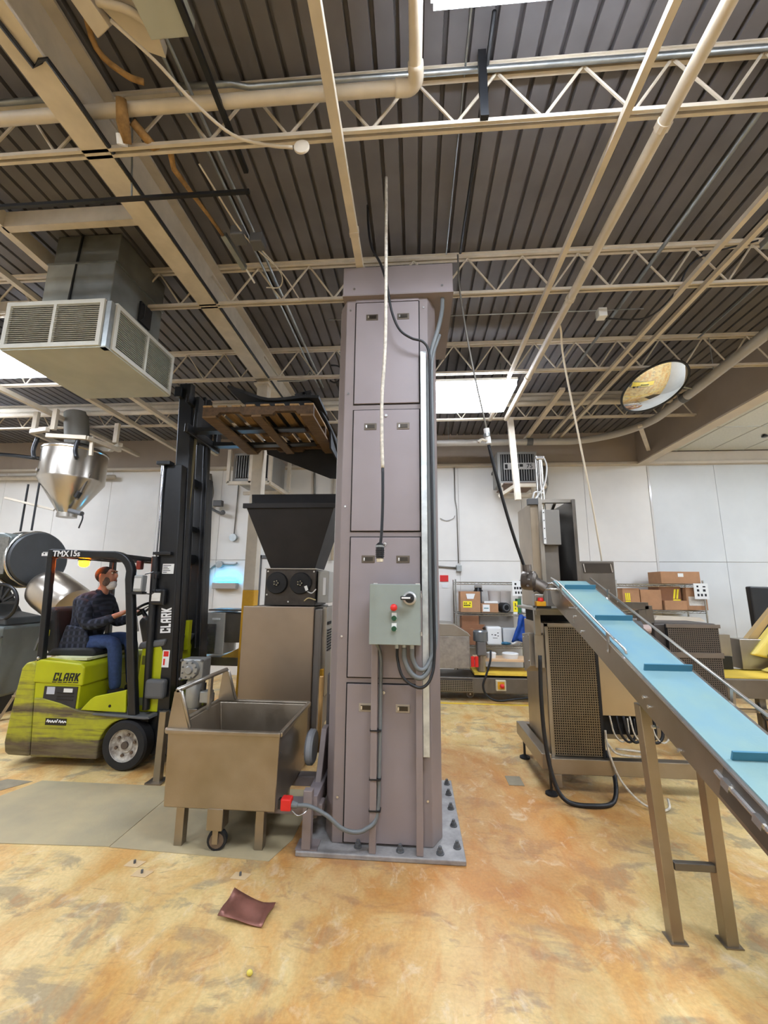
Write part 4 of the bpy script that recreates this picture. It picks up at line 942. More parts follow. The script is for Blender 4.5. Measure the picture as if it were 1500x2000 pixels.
# wheels
def wheel(c, r, wd, near):
    d = (0, -1, 0)
    ty = B().lathe([(r * .62, -wd / 2), (r * .93, -wd / 2), (r, -wd * .36), (r, wd * .36), (r * .93, wd / 2), (r * .66, wd / 2), (r * .62, wd * .42)], c, 40, d, caps=False).build('tyre', BLACKM, F, smooth='split')
    if near:
        rim = B().lathe([(r * .65, wd / 2 - .004), (r * .63, wd * .46), (r * .60, wd * .30), (r * .34, wd * .22), (r * .30, wd * .30), (.0005, wd * .30)], c, 40, d, caps=False).build('wheel_rim', RIM, ty, smooth='split')
        cc = Vector(c)
        B().cyl(cc + Vector((0, -wd * .3, 0)), cc + Vector((0, -wd * .42, 0)), r * .15, 16).build('hub_cap', mat('brown_hub', (86, 74, 64), .6), ty)
        for k in range(6):
            a = k * math.pi / 3 + .3; p = cc + Vector((r * .42 * math.cos(a), -wd * .24, r * .42 * math.sin(a)))
            B().cyl(p, p + Vector((0, -.018, 0)), .014, 6).build('wheel_nut', mat('rusty_nut', (110, 92, 76), .6, .4), ty)
wheel((-2.665, NY + .055, .215), .215, .15, True)
wheel((-2.665, FY - .055, .215), .215, .15, False)
wheel((-3.72, 4.25, .10), .10, .08, False); wheel((-3.72, 4.60, .10), .10, .08, False)
# lettering on the hood and the mast: blocky stencil letters
def block(word, h, w_, gap):
    G = {'C': [[(0, 0), (1, 0), (1, .38), (.68, .38), (.68, .2), (.34, .2), (.34, .8), (.68, .8), (.68, .64), (1, .64), (1, 1), (0, 1)]],
         'L': [[(0, 0), (.82, 0), (.82, .2), (.34, .2), (.34, 1), (0, 1)]],
         'A': [[(0, 0), (.34, 0), (.34, .3), (.66, .3), (.66, 0), (1, 0), (1, 1), (.2, 1), (0, .8)], ],
         'R': [[(0, 0), (.34, 0), (.34, .4), (.5, .4), (.66, 0), (1.02, 0), (.82, .42), (1, .5), (1, 1), (0, 1)]],
         'K': [[(0, 0), (.34, 0), (.34, .36), (.66, 0), (1.06, 0), (.6, .5), (1.04, 1), (.66, 1), (.34, .66), (.34, 1), (0, 1)]]}
    hole = {'A': rect(.34, .5, .66, .78), 'R': rect(.34, .58, .68, .8)}
    out, holes, x_ = [], [], 0
    for ch in word:
        for p in G[ch]: out.append([(x_ + a * w_, b * h) for a, b in p])
        if ch in hole: holes.append([(x_ + a * w_, b * h) for a, b in hole[ch]])
        x_ += w_ * (.86 if ch == 'L' else 1) + gap
    return out, holes
ltr, hls = block('CLARK', .074, .046, .009)
ltr = [[(a + b * .18, b) for a, b in p] for p in ltr]; hls = [[(a + b * .18, b) for a, b in p] for p in hls]
hood = [o for o in F.children if o.name.startswith('hood') and 'top' not in o.name][0]
lo = flat(B(), ltr, (-3.455, NY - .003, .757), (1, 0, 0), (0, 0, 1), .0012).build('maker_lettering', INK, hood)
flat(B(), hls, (-3.455, NY - .0045, .757), (1, 0, 0), (0, 0, 1), .0008).build('letter_counter', LIME, hood)
flat(B(), [rect(0, 0, .045, .008), rect(.055, 0, .10, .008), rect(.11, 0, .15, .008), rect(.16, 0, .20, .008), rect(.21, 0, .265, .008)], (-3.46, NY - .003, .742), (1, 0, 0), (0, 0, 1), .001).build('lettering_underline', INK, hood)
flat(B(), [rect(0, 0, .21, .06)], (-3.47, NY - .001, .365), (1, 0, 0), (0, 0, 1), .002).build('script_plate', BLACK, F)
sc = B()
sc.tube([(-3.455, NY - .003, .392), (-3.445, NY - .003, .412), (-3.435, NY - .003, .388), (-3.425, NY - .003, .405), (-3.41, NY - .003, .388), (-3.40, NY - .003, .405), (-3.385, NY - .003, .388), (-3.372, NY - .003, .405), (-3.36, NY - .003, .39), (-3.347, NY - .003, .418)], .005, 6, 4)
sc.tube([(-3.335, NY - .003, .39), (-3.325, NY - .003, .408), (-3.312, NY - .003, .388), (-3.30, NY - .003, .404), (-3.288, NY - .003, .388), (-3.275, NY - .003, .402), (-3.262, NY - .003, .39)], .005, 6, 4)
sc.build('script_mark', INKW, F, smooth=True)

# ---- mast
def mx(z): return -2.385 - .05 * z
M_ = thing('tmp_mast', 'x', 'x'); bpy.data.objects.remove(M_)
def rail(y0, y1, z0, z1, d, w_):
    b = B(); a, c = mx(z0), mx(z1)
    b.add([(a - d - w_ / 2, y0, z0), (a - d + w_ / 2, y0, z0), (a - d + w_ / 2, y1, z0), (a - d - w_ / 2, y1, z0), (c - d - w_ / 2, y0, z1), (c - d + w_ / 2, y0, z1), (c - d + w_ / 2, y1, z1), (c - d - w_ / 2, y1, z1)],
          [(3, 2, 1, 0), (4, 5, 6, 7), (0, 1, 5, 4), (1, 2, 6, 5), (2, 3, 7, 6), (3, 0, 4, 7)])
    return b
near_rail = rail(4.075, 4.175, .10, 2.93, .035, .20).build('outer_mast_rail', BLACK, F, bevel=.008)
rail(4.675, 4.775, .10, 2.93, .035, .20).build('outer_mast_rail', BLACK, F, bevel=.008)
rail(4.185, 4.255, .6, 3.92, 0, .15).build('inner_mast_rail', BLACK, F, bevel=.008)
rail(4.595, 4.665, .6, 3.92, 0, .15).build('inner_mast_rail', BLACK, F, bevel=.008)
for z_, h_ in ((3.80, .12), (2.84, .09), (1.96, .10), (.62, .12), (2.3, .06)):
    B().box(mx(z_) - .10, mx(z_) - .02, 4.13, 4.72, z_ - h_ / 2, z_ + h_ / 2).build('mast_crossbar', BLACK, F, bevel=.006)
for y in (4.03, 4.815):
    cyr = .028
    cr_ = B().cyl((mx(1.9) - .155, y + .02, 1.9), (mx(2.92) - .125, y + .02, 2.92), cyr * .7, 14).build('lift_rod', mat('chrome_rod', (214, 216, 220), .12, 1.0), F, smooth='split')
    B().cyl((mx(.5) - .15, y + .02, .5), (mx(1.95) - .15, y + .02, 1.95), cyr * 1.2, 14).build('lift_cylinder', BLACK, F, smooth='split')
    B().box(mx(2.93) - .18, mx(2.93) - .03, y - .02, y + .07, 2.915, 2.955).build('rod_head', BLACK, F, bevel=.006)
B().cyl((mx(1.2) - .02, 4.43, 1.2), (mx(3.75) - .02, 4.43, 3.75), .034, 14).build('centre_cylinder', BLACK, F, smooth='split')
for y in (4.36, 4.50): B().box(mx(3.4) - .01, mx(3.4) + .012, y - .012, y + .012, 3.3, 3.82).build('lift_chain', mat('oily_chain', (60, 56, 50), .4, .7), F)
for y in (4.30, 4.55): B().tube([(mx(1.0) + .04, y, 1.0), (mx(2.0) + .05, y, 2.0), (mx(3.6) + .05, y, 3.6)], .012, 6).build('hydraulic_hose', CABLE, F)
B().box(mx(2.2) + .02, mx(2.2) + .04, 4.28, 4.30, 2.0, 3.4).build('brass_strip', mat('dull_brass_strip', (150, 138, 104), .4, .6), F)
B().box(mx(2.0) - .17, mx(2.0) + .02, 4.03, 4.2, 1.965, 2.0).build('mast_collar', BLACK, F, bevel=.006)
# carriage and forks
zc = 3.36
for z_ in (zc - .02, zc + .32): B().box(mx(z_) + .085, mx(z_) + .125, 4.05, 4.80, z_ - .05, z_ + .05).build('carriage_bar', BLACK, F, bevel=.006)
B().box(mx(zc) + .03, mx(zc) + .09, 4.20, 4.65, zc - .05, zc + .40).build('carriage_plate', BLACK, F)
for y in (4.15, 4.62):
    B().prism([(mx(zc) + .125, zc + .38), (mx(zc) + .165, zc + .38), (mx(zc) + .165, zc + .02), (-1.18, zc - .005), (-1.18, zc - .018), (mx(zc) + .125, zc - .03)], 'y', y, y + .11).build('fork', BLACK, F, bevel=.004)
for y in (4.10, 4.43, 4.75): B().box(mx(3.9) + .09, mx(3.9) + .12, y - .02, y + .02, zc + .3, zc + .50).build('backrest_bar', BLACK, F)
# small fittings on the near rail
ltr, hls = block('CLARK', .105, .043, .008)
fy_ = 4.073
rx = Vector((-.05, 0, 1)); ry = Vector((-1, 0, -.05))
o_ = Vector((mx(1.35) + .045, fy_, 1.205))
flat(B(), ltr, o_, rx, ry, .0015).build('maker_lettering', INKW, near_rail)
flat(B(), hls, o_ + Vector((0, -.0016, 0)), rx, ry, .0008).build('letter_counter', BLACK, near_rail)
flat(B(), [rect(0, 0, .12, .10)], (mx(1.85) - .08, fy_, 1.78), (1, 0, 0), (0, 0, 1)).build('capacity_plate', WHITE, near_rail)
b_ = B()
for k in range(5): flat(b_, [rect(.008, .012 + k * .017, .05 + .05 * ((k * 37) % 10) / 10, .018 + k * .017)], (mx(1.85) - .08, fy_ - .002, 1.78), (1, 0, 0), (0, 0, 1), .0006)
b_.build('plate_print', INK, near_rail)
flat(B(), [rect(0, 0, .07, .16)], (mx(.95) - .03, fy_, .88), (1, 0, 0), (0, 0, 1)).build('safety_sticker', WHITE, near_rail)
flat(B(), [rect(.01, .10, .06, .15), rect(.012, .02, .03, .08)], (mx(.95) - .03, fy_ - .002, .88), (1, 0, 0), (0, 0, 1), .0006).build('sticker_print', RED, near_rail)
sb = B().box(mx(1.55) - .16, mx(1.55) - .01, 4.015, 4.075, 1.47, 1.63).build('sensor_box', BLACK, F, bevel=.02)
flat(B(), [rect(0, 0, .09, .08)], (mx(1.55) - .14, 4.014, 1.51), (1, 0, 0), (0, 0, 1)).build('white_label', WHITE, sb)
B().box(mx(1.75) - .17, mx(1.75) - .10, 4.02, 4.10, 1.73, 1.80).build('limit_switch', BLACK, F, bevel=.008)
B().box(mx(.75) - .15, mx(.75) + .05, 4.0, 4.075, .60, .78).build('tilt_bracket', GREYP, F, bevel=.03, seg=3)
B().lathe([(.0005, -.02), (.14, -.02), (.16, .0), (.14, .02), (.0005, .02)], (-2.28, 4.30, .52), 20, (0, -1, 0), caps=False).build('drive_cover', mat('dark_lime_cover', (110, 118, 24), .5), F, smooth='split')
B().box(-2.45, -2.24, 4.05, 4.80, .20, .50).build('axle_housing', BLACK, F, bevel=.02)
B().box(-2.44, -2.40, 4.40, 4.46, 1.0, 1.3).build('yellow_strip', LIME, F)

# ================================================================== OPERATOR
def skin_mesh(name, chain, m, parent=None, sub=2, loc=None):
    # chain: list of (point, radius_x, radius_y, parent_index)
    me = bpy.data.meshes.new(name)
    off = Vector(loc) if loc else Vector()
    me.from_pydata([tuple(Vector(c[0]) - off) for c in chain], [(c[3], i) for i, c in enumerate(chain) if c[3] is not None], [])
    o = bpy.data.objects.new(name, me); COL.objects.link(o)
    md = o.modifiers.new('skin', 'SKIN'); md.use_smooth_shade = True
    for i, c in enumerate(chain):
        me.skin_vertices[0].data[i].radius = (c[1], c[2]); me.skin_vertices[0].data[i].use_root = (i == 0)
    s_ = o.modifiers.new('subdiv', 'SUBSURF'); s_.levels = sub; s_.render_levels = sub
    me.materials.append(m)
    if parent: o.parent = parent
    return o
PB = Vector((-3.55, 4.40, .98))
yr, yl = 4.24, 4.56       # right shoulder is nearer the camera
def arm(ch, root, y, s):
    i0 = len(ch)
    ch += [((-3.47, y, 1.485), .042, .042, root), ((-3.43, y - s * .04, 1.36), .05, .05, i0), ((-3.38, y - s * .05, 1.245), .043, .043, i0 + 1),
           ((-3.22, y - s * .02, 1.30), .037, .037, i0 + 2), ((-3.10, y + s * .02, 1.36), .027, .03, i0 + 3), ((-3.055, y + s * .04, 1.385), .022, .036, i0 + 4)]
    return i0 + 5
chain = [((-3.56, 4.40, 1.06), .11, .13, None), ((-3.53, 4.40, 1.22), .09, .11, 0), ((-3.49, 4.40, 1.38), .09, .115, 1), ((-3.46, 4.40, 1.49), .06, .07, 2),
         ((-3.42, 4.40, 1.60), .052, .055, 3), ((-3.40, 4.40, 1.65), .052, .055, 4), ((-3.385, 4.40, 1.69), .085, .072, 5), ((-3.40, 4.40, 1.76), .098, .078, 6), ((-3.41, 4.40, 1.825), .075, .062, 7)]
hand_r = arm(chain, 3, yr, 1); hand_l = arm(chain, 3, yl, -1)
for hd_, s in ((hand_r, 1), (hand_l, -1)):
    b0 = Vector(chain[hd_][0])
    for k in range(4):
        i0 = len(chain); oy = (k - 1.5) * .018; L_ = (.032, .04, .038, .03)[k]
        chain += [(b0 + Vector((.03, oy, .012)), .0085, .0085, hd_), (b0 + Vector((.03 + L_ * .6, oy, .004)), .008, .008, i0), (b0 + Vector((.03 + L_ * .55, oy, -.022)), .0075, .0075, i0 + 1)]
    i0 = len(chain)
    chain += [(b0 + Vector((.005, s * .036, -.004)), .0095, .0095, hd_), (b0 + Vector((.032, s * .040, -.016)), .0085, .0085, i0)]
for y, sx_ in ((4.29, 0), (4.52, .02)):
    i0 = len(chain)
    chain += [((-3.50, y, 1.03), .085, .09, 0), ((-3.30, y, 1.07), .075, .078, i0), ((-3.14 + sx_, y, 1.085), .062, .062, i0 + 1), ((-3.105 + sx_, y, .88), .052, .055, i0 + 2),
              ((-3.07 + sx_, y, .62), .038, .04, i0 + 3), ((-3.05 + sx_, y, .53), .04, .04, i0 + 4), ((-2.96 + sx_, y, .51), .035, .04, i0 + 5), ((-2.88 + sx_, y, .50), .028, .036, i0 + 6)]
person = skin_mesh('person', chain, SKIN, None, 2, PB); person.location = PB
tag(person, 'bearded forklift operator in plaid jacket and jeans, seated, looking up', 'person')
OFFSET[person.name] = PB
jk = [((-3.575, 4.40, 1.02), .155, .20, None), ((-3.55, 4.40, 1.18), .145, .185, 0), ((-3.50, 4.40, 1.38), .165, .20, 1), ((-3.47, 4.40, 1.50), .135, .18, 2), ((-3.44, 4.40, 1.575), .08, .09, 3)]
for y, s in ((yr, 1), (yl, -1)):
    i0 = len(jk)
    jk += [((-3.475, y, 1.495), .092, .092, 3), ((-3.435, y - s * .045, 1.36), .080, .080, i0), ((-3.385, y - s * .055, 1.245), .066, .066, i0 + 1), ((-3.24, y - s * .03, 1.285), .055, .055, i0 + 2), ((-3.13, y + s * .01, 1.335), .044, .046, i0 + 3)]
skin_mesh('jacket', jk, PLAID, person, 2, PB)
B().prism([(-3.70, .96), (-3.38, 1.00), (-3.36, 1.10), (-3.42, 1.22), (-3.62, 1.25)], 'y', 4.20, 4.235).build('jacket_hem', PLAID, person, bevel=.015, seg=3)
B().prism([(-3.46, 1.545), (-3.37, 1.515), (-3.365, 1.55), (-3.40, 1.61), (-3.46, 1.62)], 'y', 4.325, 4.475).build('jacket_collar', PLAID, person, bevel=.02, seg=2)
jn = [((-3.56, 4.40, 1.02), .12, .16, None)]
for y, sx_ in ((4.29, 0), (4.52, .02)):
    i0 = len(jn)
    jn += [((-3.48, y, 1.035), .095, .098, 0), ((-3.29, y, 1.075), .088, .09, i0), ((-3.135 + sx_, y, 1.085), .075, .075, i0 + 1), ((-3.10 + sx_, y, .88), .066, .068, i0 + 2), ((-3.065 + sx_, y, .60), .055, .056, i0 + 3)]
skin_mesh('jeans', jn, JEANS, person, 2, PB)
for y, sx_ in ((4.29, 0), (4.52, .02)):
    B().prism([(-3.12 + sx_, .472), (-2.85 + sx_, .472), (-2.845 + sx_, .51), (-2.93 + sx_, .545), (-3.0 + sx_, .62), (-3.12 + sx_, .62)], 'y', y - .05, y + .05).build('boot', BLACKM, person, bevel=.02, seg=3)
HC = Vector((-3.395, 4.40, 1.755))
Rh = Matrix.Rotation(math.radians(-8), 3, 'Y')
def hp_(x_, y_, z_): return HC + Rh @ Vector((x_, y_, z_))
hr = B()
hr.sphere(hp_(-.022, 0, .022), (.098, .084, .092), 18, 12, Rh)
hair = hr.build('hair', HAIR, person, smooth=True)
# face: features on the skull facing +X
# skull, nose and ears are fused with the body into one skin
dg = bpy.context.evaluated_depsgraph_get()
me0 = person.evaluated_get(dg).to_mesh()
fb = B(); fb.add([v.co + PB for v in me0.vertices], [tuple(p.vertices) for p in me0.polygons]); person.evaluated_get(dg).to_mesh_clear()
fb.sphere(hp_(.028, 0, -.012), (.076, .070, .098), 20, 14, Rh)
fb.sphere(hp_(.108, 0, -.006), (.020, .015, .028), 12, 8, Rh); fb.sphere(hp_(.10, 0, -.018), (.018, .019, .014), 12, 8, Rh)
for s in (-1, 1):
    fb.sphere(hp_(-.008, s * .080, -.002), (.020, .012, .034), 12, 8, Rh)
    fb.sphere(hp_(.080, s * .03, .046), (.022, .026, .010), 10, 6, Rh)
nm = bpy.data.meshes.new('person'); nm.from_pydata([tuple(q - PB) for q in fb.v], [], fb.f); nm.materials.append(SKIN)
old = person.data; person.modifiers.clear(); person.data = nm; bpy.data.meshes.remove(old)
rm = person.modifiers.new('fuse', 'REMESH'); rm.mode = 'VOXEL'; rm.voxel_size = .006; rm.use_smooth_shade = True
for s in (-1, 1):
    B().sphere(hp_(.088, s * .03, .026), (.012, .014, .009), 8, 6).build('eye', WHITE, person, smooth=True)
    B().sphere(hp_(.097, s * .03, .026), (.005, .006, .006), 8, 6).build('iris', INK, person, smooth=True)
    B().beam(hp_(.096, s * .014, .044), hp_(.086, s * .05, .046), .012, .008).build('eyebrow', HAIR, person)
B().sphere(hp_(.050, 0, -.098), (.056, .052, .056), 14, 10, Rh).build('beard', BEARD, person, smooth=True)
for s in (-1, 1): B().sphere(hp_(.030, s * .055, -.055), (.045, .022, .055), 12, 8, Rh).build('side_beard', mat('grizzled_beard', (96, 78, 68), .9, 0, .3, 60), person, smooth=True)
B().sphere(hp_(.098, 0, -.052), (.012, .026, .008), 10, 6).build('mouth', mat('lips', (140, 78, 68), .5), person, smooth=True)

# ================================================================== RAISED PALLET
t = thing('wooden_pallet', 'brown wooden pallet raised on the forklift forks near the ceiling', 'pallet', (-1.55, 4.3, 3.30))
x0, x1, y0, y1 = -2.10, -.98, 3.73, 4.88
for k, y in enumerate((y0, (y0 + y1) / 2 - .04, y1 - .08)):
    pass
WD = mat('dark_pallet_wood', (84, 64, 44), .85, 0, .25, 6, .2, 60, stretch=(6, 1, 6))
for yy in (y0, (y0 + y1) / 2 - .03, y1 - .05):
    # notched stringers
    B().prism([(x0, 3.322), (x0 + .15, 3.322), (x0 + .18, 3.355), (x0 + .38, 3.355), (x0 + .41, 3.322), (x1 - .41, 3.322), (x1 - .38, 3.355), (x1 - .18, 3.355), (x1 - .15, 3.322), (x1, 3.322), (x1, 3.41), (x0, 3.41)], 'y', yy, yy + .05).build('stringer', WD, t, bevel=.003)
for xx, w_ in ((x0, .14), ((x0 + x1) / 2 - .06, .10), (x1 - .13, .13)):
    B().box(xx, xx + w_, y0, y1, 3.30, 3.322).build('bottom_board', WOOD, t, bevel=.003)
nb = 8
for k in range(nb):
    bw = (x1 - x0 - .055 * (nb - 1)) / nb; xx = x0 + k * (bw + .055)
    B().box(xx, xx + bw, y0 + random.uniform(-.01, .01), y1 + random.uniform(-.01, .01), 3.41, 3.43).build('deck_board', mat('tan_deck_wood', (148, 116, 74), .8, 0, .2, 6, .2, 60, stretch=(6, 1, 6)), t, bevel=.003)
# black sheets lying on the pallet
rows = []
for i in range(12):
    u = i / 11; r = []
    for j in range(6):
        v = j / 5
        r.append((-1.96 + u * .98, 3.92 + v * .42, 3.585 + .15 * (max(0, .45 - u) / .45) ** 1.5 + .012 * math.sin(u * 9 + v)))
    rows.append(r)
tag(B().box(-1.78, -1.06, 3.95, 4.36, 3.431, 3.575).build('folded_mat', BLACKM, bevel=.03, seg=3), 'folded black rubber mat under the curled one on the raised pallet', 'mat')
tag(B().sheet(rows, .03).build('rubber_mat', BLACKM, smooth='split'), 'curled black rubber mat lying on top of the raised pallet', 'mat')
rows = []
for i in range(10):
    u = i / 9; r = []
    for j in range(6):
        v = j / 5
        x_ = -1.90 + u * 1.06; zt = 3.442 if v < .4 else 3.442 - (v - .4) / .6 * (.10 + .34 * min(1, u * 1.25)) * (1 if u < .9 else .8)
        r.append((x_ + (.0 if v < .4 else (v - .4) * .02), 4.80 + min(v, .4) / .4 * .16 + max(0, v - .4) * .06, zt))
    rows.append(r)
tag(B().sheet(rows, .018).build('rubber_mat', BLACKM, smooth='split'), 'black rubber mat hanging over the far edge of the raised pallet', 'mat')
t = thing('black_stand', 'black bent bracket and hose at the right end of the raised pallet', 'bracket', (-1.05, 4.3, 3.44))
B().beam((-1.20, 4.15, 3.44), (-1.20, 4.15, 3.75), .03, .03).build('upright', BLACK, t)
B().beam((-1.30, 4.15, 3.72), (-1.12, 4.15, 3.76), .03, .03).build('cross_piece', BLACK, t)
B().tube([(-1.16, 4.15, 3.74), (-1.06, 4.2, 3.60), (-.97, 4.35, 3.46), (-.94, 4.6, 3.36), (-.95, 4.9, 3.28)], .022, 8, 5).build('hose', BLACKM, t, smooth=True)
B().prism([(4.45, 3.22), (4.95, 3.20), (4.95, 3.44), (4.40, 3.46)], 'x', -.965, -.945).build('side_flap', BLACKM, t)

# ================================================================== HANGING STEEL HOPPER (left)
t = thing('steel_hopper', 'polished stainless cone hopper hanging from a cream frame at left', 'hopper', (-5.42, 6.0, 2.7))
hc = Vector((-5.42, 6.0, 0))
B().lathe([(.11, 2.74), (.44, 3.27), (.44, 3.30), (.435, 3.72), (.448, 3.735), (.448, 3.755), (.425, 3.755), (.425, 3.30), (.09, 2.76)], hc, 48, caps=False).build('cone_shell', mat('polished_hopper_steel', (190, 182, 170), .24, .95, .06, 3), t, smooth='split')
B().lathe([(.0005, 3.74), (.425, 3.74), (.39, 3.80), (.2, 3.86), (.0005, 3.86)], hc, 32, caps=False).build('hopper_lid', STEEL_D, t, smooth='split')
B().lathe([(.115, 2.70), (.135, 2.70), (.135, 2.76), (.115, 2.76)], hc, 24).build('outlet_ring', STEEL, t, smooth='split')
B().cyl((-5.42, 6, 3.86), (-5.52, 6, 4.42), .17, 20).build('filter_stack', mat('dull_filter_can', (120, 116, 106), .6, .3), t, smooth='split')
fz = 3.97
pts = [(-5.86, 5.62), (-5.52, 5.54), (-4.98, 5.66), (-4.88, 6.25), (-5.25, 6.50), (-5.90, 6.3)]
for k in range(6):
    a, b_ = pts[k], pts[(k + 1) % 6]; B().beam((a[0], a[1], fz - .1 * (k in (1, 2))), (b_[0], b_[1], fz - .1 * (k in (1, 2))), .06, .06).build('frame_bar', CREAM, t)
for p in ((-5.84, 5.64), (-5.45, 5.56), (-4.9, 6.15)): B().beam((p[0], p[1], fz), (p[0], p[1], JB), .07, .05).build('hanger_post', CREAM, t)
B().beam((-4.95, 5.75, 3.62), (-4.97, 5.75, 3.92), .05, .03).build('side_strut', CREAM, t)
B().beam((-6.08, 5.6, 2.93), (-5.55, 5.9, 2.80), .05, .03).build('bracket_arm', CREAM_D, t)
for p in ((-5.8, 5.68), (-5.1, 5.66)):
    B().tube([(p[0], p[1], 3.9), (p[0] - .04, p[1], 3.7), (p[0] + .02, p[1] - .02, 3.55)], .03, 8, 4).build('air_hose', BLACK, t, smooth=True)
B().cyl((-5.25, 5.85, 2.78), (-5.0, 5.80, 2.72), .035, 10).build('valve_actuator', GREYP, t)
B().tube([(-5.02, 5.8, 2.75), (-4.98, 5.8, 2.66), (-5.02, 5.8, 2.5)], .010, 6, 4).build('loose_wire', CABLE, t)
B().cyl((-5.0, 5.85, 3.35), (-5.16, 5.85, 2.95), .018, 8).build('support_rod', STEEL_D, t)
B().cyl((-5.16, 5.84, 2.98), (-5.12, 5.84, 3.07), .04, 10).build('vibrator', BLACK, t)
flat(B(), [rect(0, 0, .03, .05), rect(.04, .015, .16, .06)], (-5.78, 5.72, 3.33), (.72, -.70, 0), (0, 0, 1)).build('white_marking', INKW, t)
for x_, yy, lb in ((-6.0, 5.85, 'left thin dark rod between the hanging hopper and the mixer'), (-5.72, 5.75, 'right thin dark rod between the hanging hopper and the mixer')):
    tag(B().cyl((x_, yy, 2.46), (x_ - .0, yy, 3.2), .014, 8).build('hanging_rod', BLACK), lb, 'rod')

# ================================================================== DRUM MIXER (left)
t = thing('dough_mixer', 'large grey-green dough mixer with a round steel bowl at far left', 'mixer', (-5.9, 5.7, 0))
B().prism([(-7.2, 1.72), (-5.75, 1.72), (-5.55, 1.80), (-5.5, 2.30), (-5.62, 2.36), (-6.4, 2.38), (-7.2, 2.40)], 'y', 5.25, 5.9).build('upper_housing', MIXG, t, bevel=.03, seg=3)
B().box(-5.97, -5.52, 5.238, 5.252, 1.80, 2.30).build('mesh_cover', mat('grey_mesh_cover', (112, 110, 102), .6, .3, .2, 30), t)
B().lathe([(.0005, -.35), (.32, -.35), (.38, -.30), (.39, .0), (.37, .02), (.0005, .02)], (-5.38, 5.6, 2.02), 40, (.96, -.25, .05), caps=False).build('drum_housing', MIXD, t, smooth='split')
B().torus((-5.40, 5.58, 2.02), .39, .016, (.96, -.25, .05), 40, 8).build('drum_rim', STEEL_B, t, smooth=True)
B().torus((-5.66, 5.66, 2.02), .395, .014, (.96, -.25, .05), 40, 8).build('drum_rim', STEEL_B, t, smooth=True)
B().lathe([(.0005, -.12), (.20, -.10), (.27, 0), (.285, .10), (.285, .50), (.26, .56), (.15, .60), (.0005, .61)], (-5.15, 5.55, 1.62), 36, (.80, -.12, -.42), caps=False).build('mixing_bowl', mat('bowl_steel', (196, 186, 172), .28, .95, .06, 3), t, smooth='split')
for a in range(6):
    an = a * math.pi / 6
    B().beam((-5.55, 5.3 + .0, 1.42), (-5.55 + .22 * math.cos(an), 5.3, 1.42 + .22 * math.sin(an)), .03, .03).build('wheel_spoke', BLACK, t)
B().torus((-5.55, 5.3, 1.42), .24, .022, (0, 1, 0), 30, 8).build('hand_wheel', BLACK, t, smooth=True)
B().prism([(-7.2, 1.12), (-5.4, 1.12), (-5.42, 1.22), (-5.75, 1.28), (-6.05, 1.66), (-6.3, 1.72), (-7.2, 1.72)], 'y', 5.28, 5.85).build('neck_casting', MIXD, t, bevel=.02)
B().box(-7.2, -5.35, 5.20, 5.95, .22, 1.12).build('base_cabinet', MIXG, t, bevel=.04, seg=3)
B().box(-7.2, -5.33, 5.185, 5.21, .98, 1.0).build('base_seam', MIXD, t)
for x_ in (-6.25, -5.98): B().box(x_, x_ + .20, 5.24, 5.275, 1.14, 1.22).build('white_label', WHITE, t)
B().lathe([(.0005, .03), (.32, .03), (.36, .01), (.36, 0)], (-6.25, 5.20, .48), 30, (0, -1, 0), caps=False).build('round_hatch', BLACK, t, smooth='split')
pl = B().box(-6.02, -5.42, 5.186, 5.20, .58, .80).build('name_plate', MIXD, t, bevel=.004)
# faded red flourish on the name plate
lg = B()
lg.tube([(-5.98, 5.184, .62), (-5.96, 5.184, .74), (-5.90, 5.184, .77), (-5.87, 5.184, .71), (-5.93, 5.184, .67), (-5.85, 5.184, .66), (-5.80, 5.184, .71), (-5.77, 5.184, .66), (-5.72, 5.184, .71), (-5.69, 5.184, .66), (-5.64, 5.184, .71), (-5.62, 5.184, .66), (-5.57, 5.184, .72), (-5.52, 5.184, .67), (-5.46, 5.184, .70)], .011, 6, 5)
lg.build('red_script', INKR, pl, smooth=True)
B().box(-7.2, -5.4, 5.3, 5.85, 0, .22).build('plinth', BLACK, t)
t = thing('step_ladder', 'tan folding step leaning behind the forklift seat', 'ladder', (-4.9, 5.3, 0))
for dx in (0, .26):
    B().beam((-5.15 + dx, 5.15, 0), (-4.75 + dx * .5, 5.5, 1.25), .06, .03).build('side_rail', mat('tan_ladder', (150, 132, 104), .6), t)
for k in range(4): B().beam((-5.06 + k * .09, 5.22 + k * .08, .28 + k * .27), (-4.84 + k * .06, 5.22 + k * .08, .28 + k * .27), .06, .02).build('tread', mat('tan_ladder', (150, 132, 104), .6), t)
tag(B().sphere((-4.72, 5.45, 1.28), (.12, .09, .08), 12, 8).build('crumpled_bag', mat('pale_blue_bag', (120, 146, 176), .6, 0, .15, 14), smooth=True), 'crumpled pale blue bag behind the operator seat', 'bag')

# ================================================================== BACK WALL FITTINGS
def heater(x0, x1, y0, y1, z0, z1, label):
    t = thing('unit_heater', label, 'heater', ((x0 + x1) / 2, (y0 + y1) / 2, z0))
    B().box(x0, x1, y0, y1, z0, z1).build('casing', mat('grey_heater_casing', (150, 148, 142), .5, .2), t, bevel=.01)
    B().box(x0 + .05, x1 - .05, y0 - .004, y0 + .01, z0 + .05, z1 - .05).build('front_opening', DARKIN, t)
    n = 14
    for k in range(n):
        x_ = x0 + .07 + (x1 - x0 - .14) * k / (n - 1)
        B().box(x_ - .004, x_ + .004, y0 - .018, y0, z0 + .06, z1 - .06).build('fin', mat('heater_fin', (170, 168, 162), .4, .4), t)
    return t
t = heater(1.50, 2.20, 7.35, 7.85, 3.52, 4.12, 'grey unit heater with dark fins hung on the rear wall right of the tower')
B().box(1.6, 2.16, 7.322, 7.335, 3.78, 3.90).build('label_strip', mat('grey_label_strip', (176, 172, 166), .5), t)
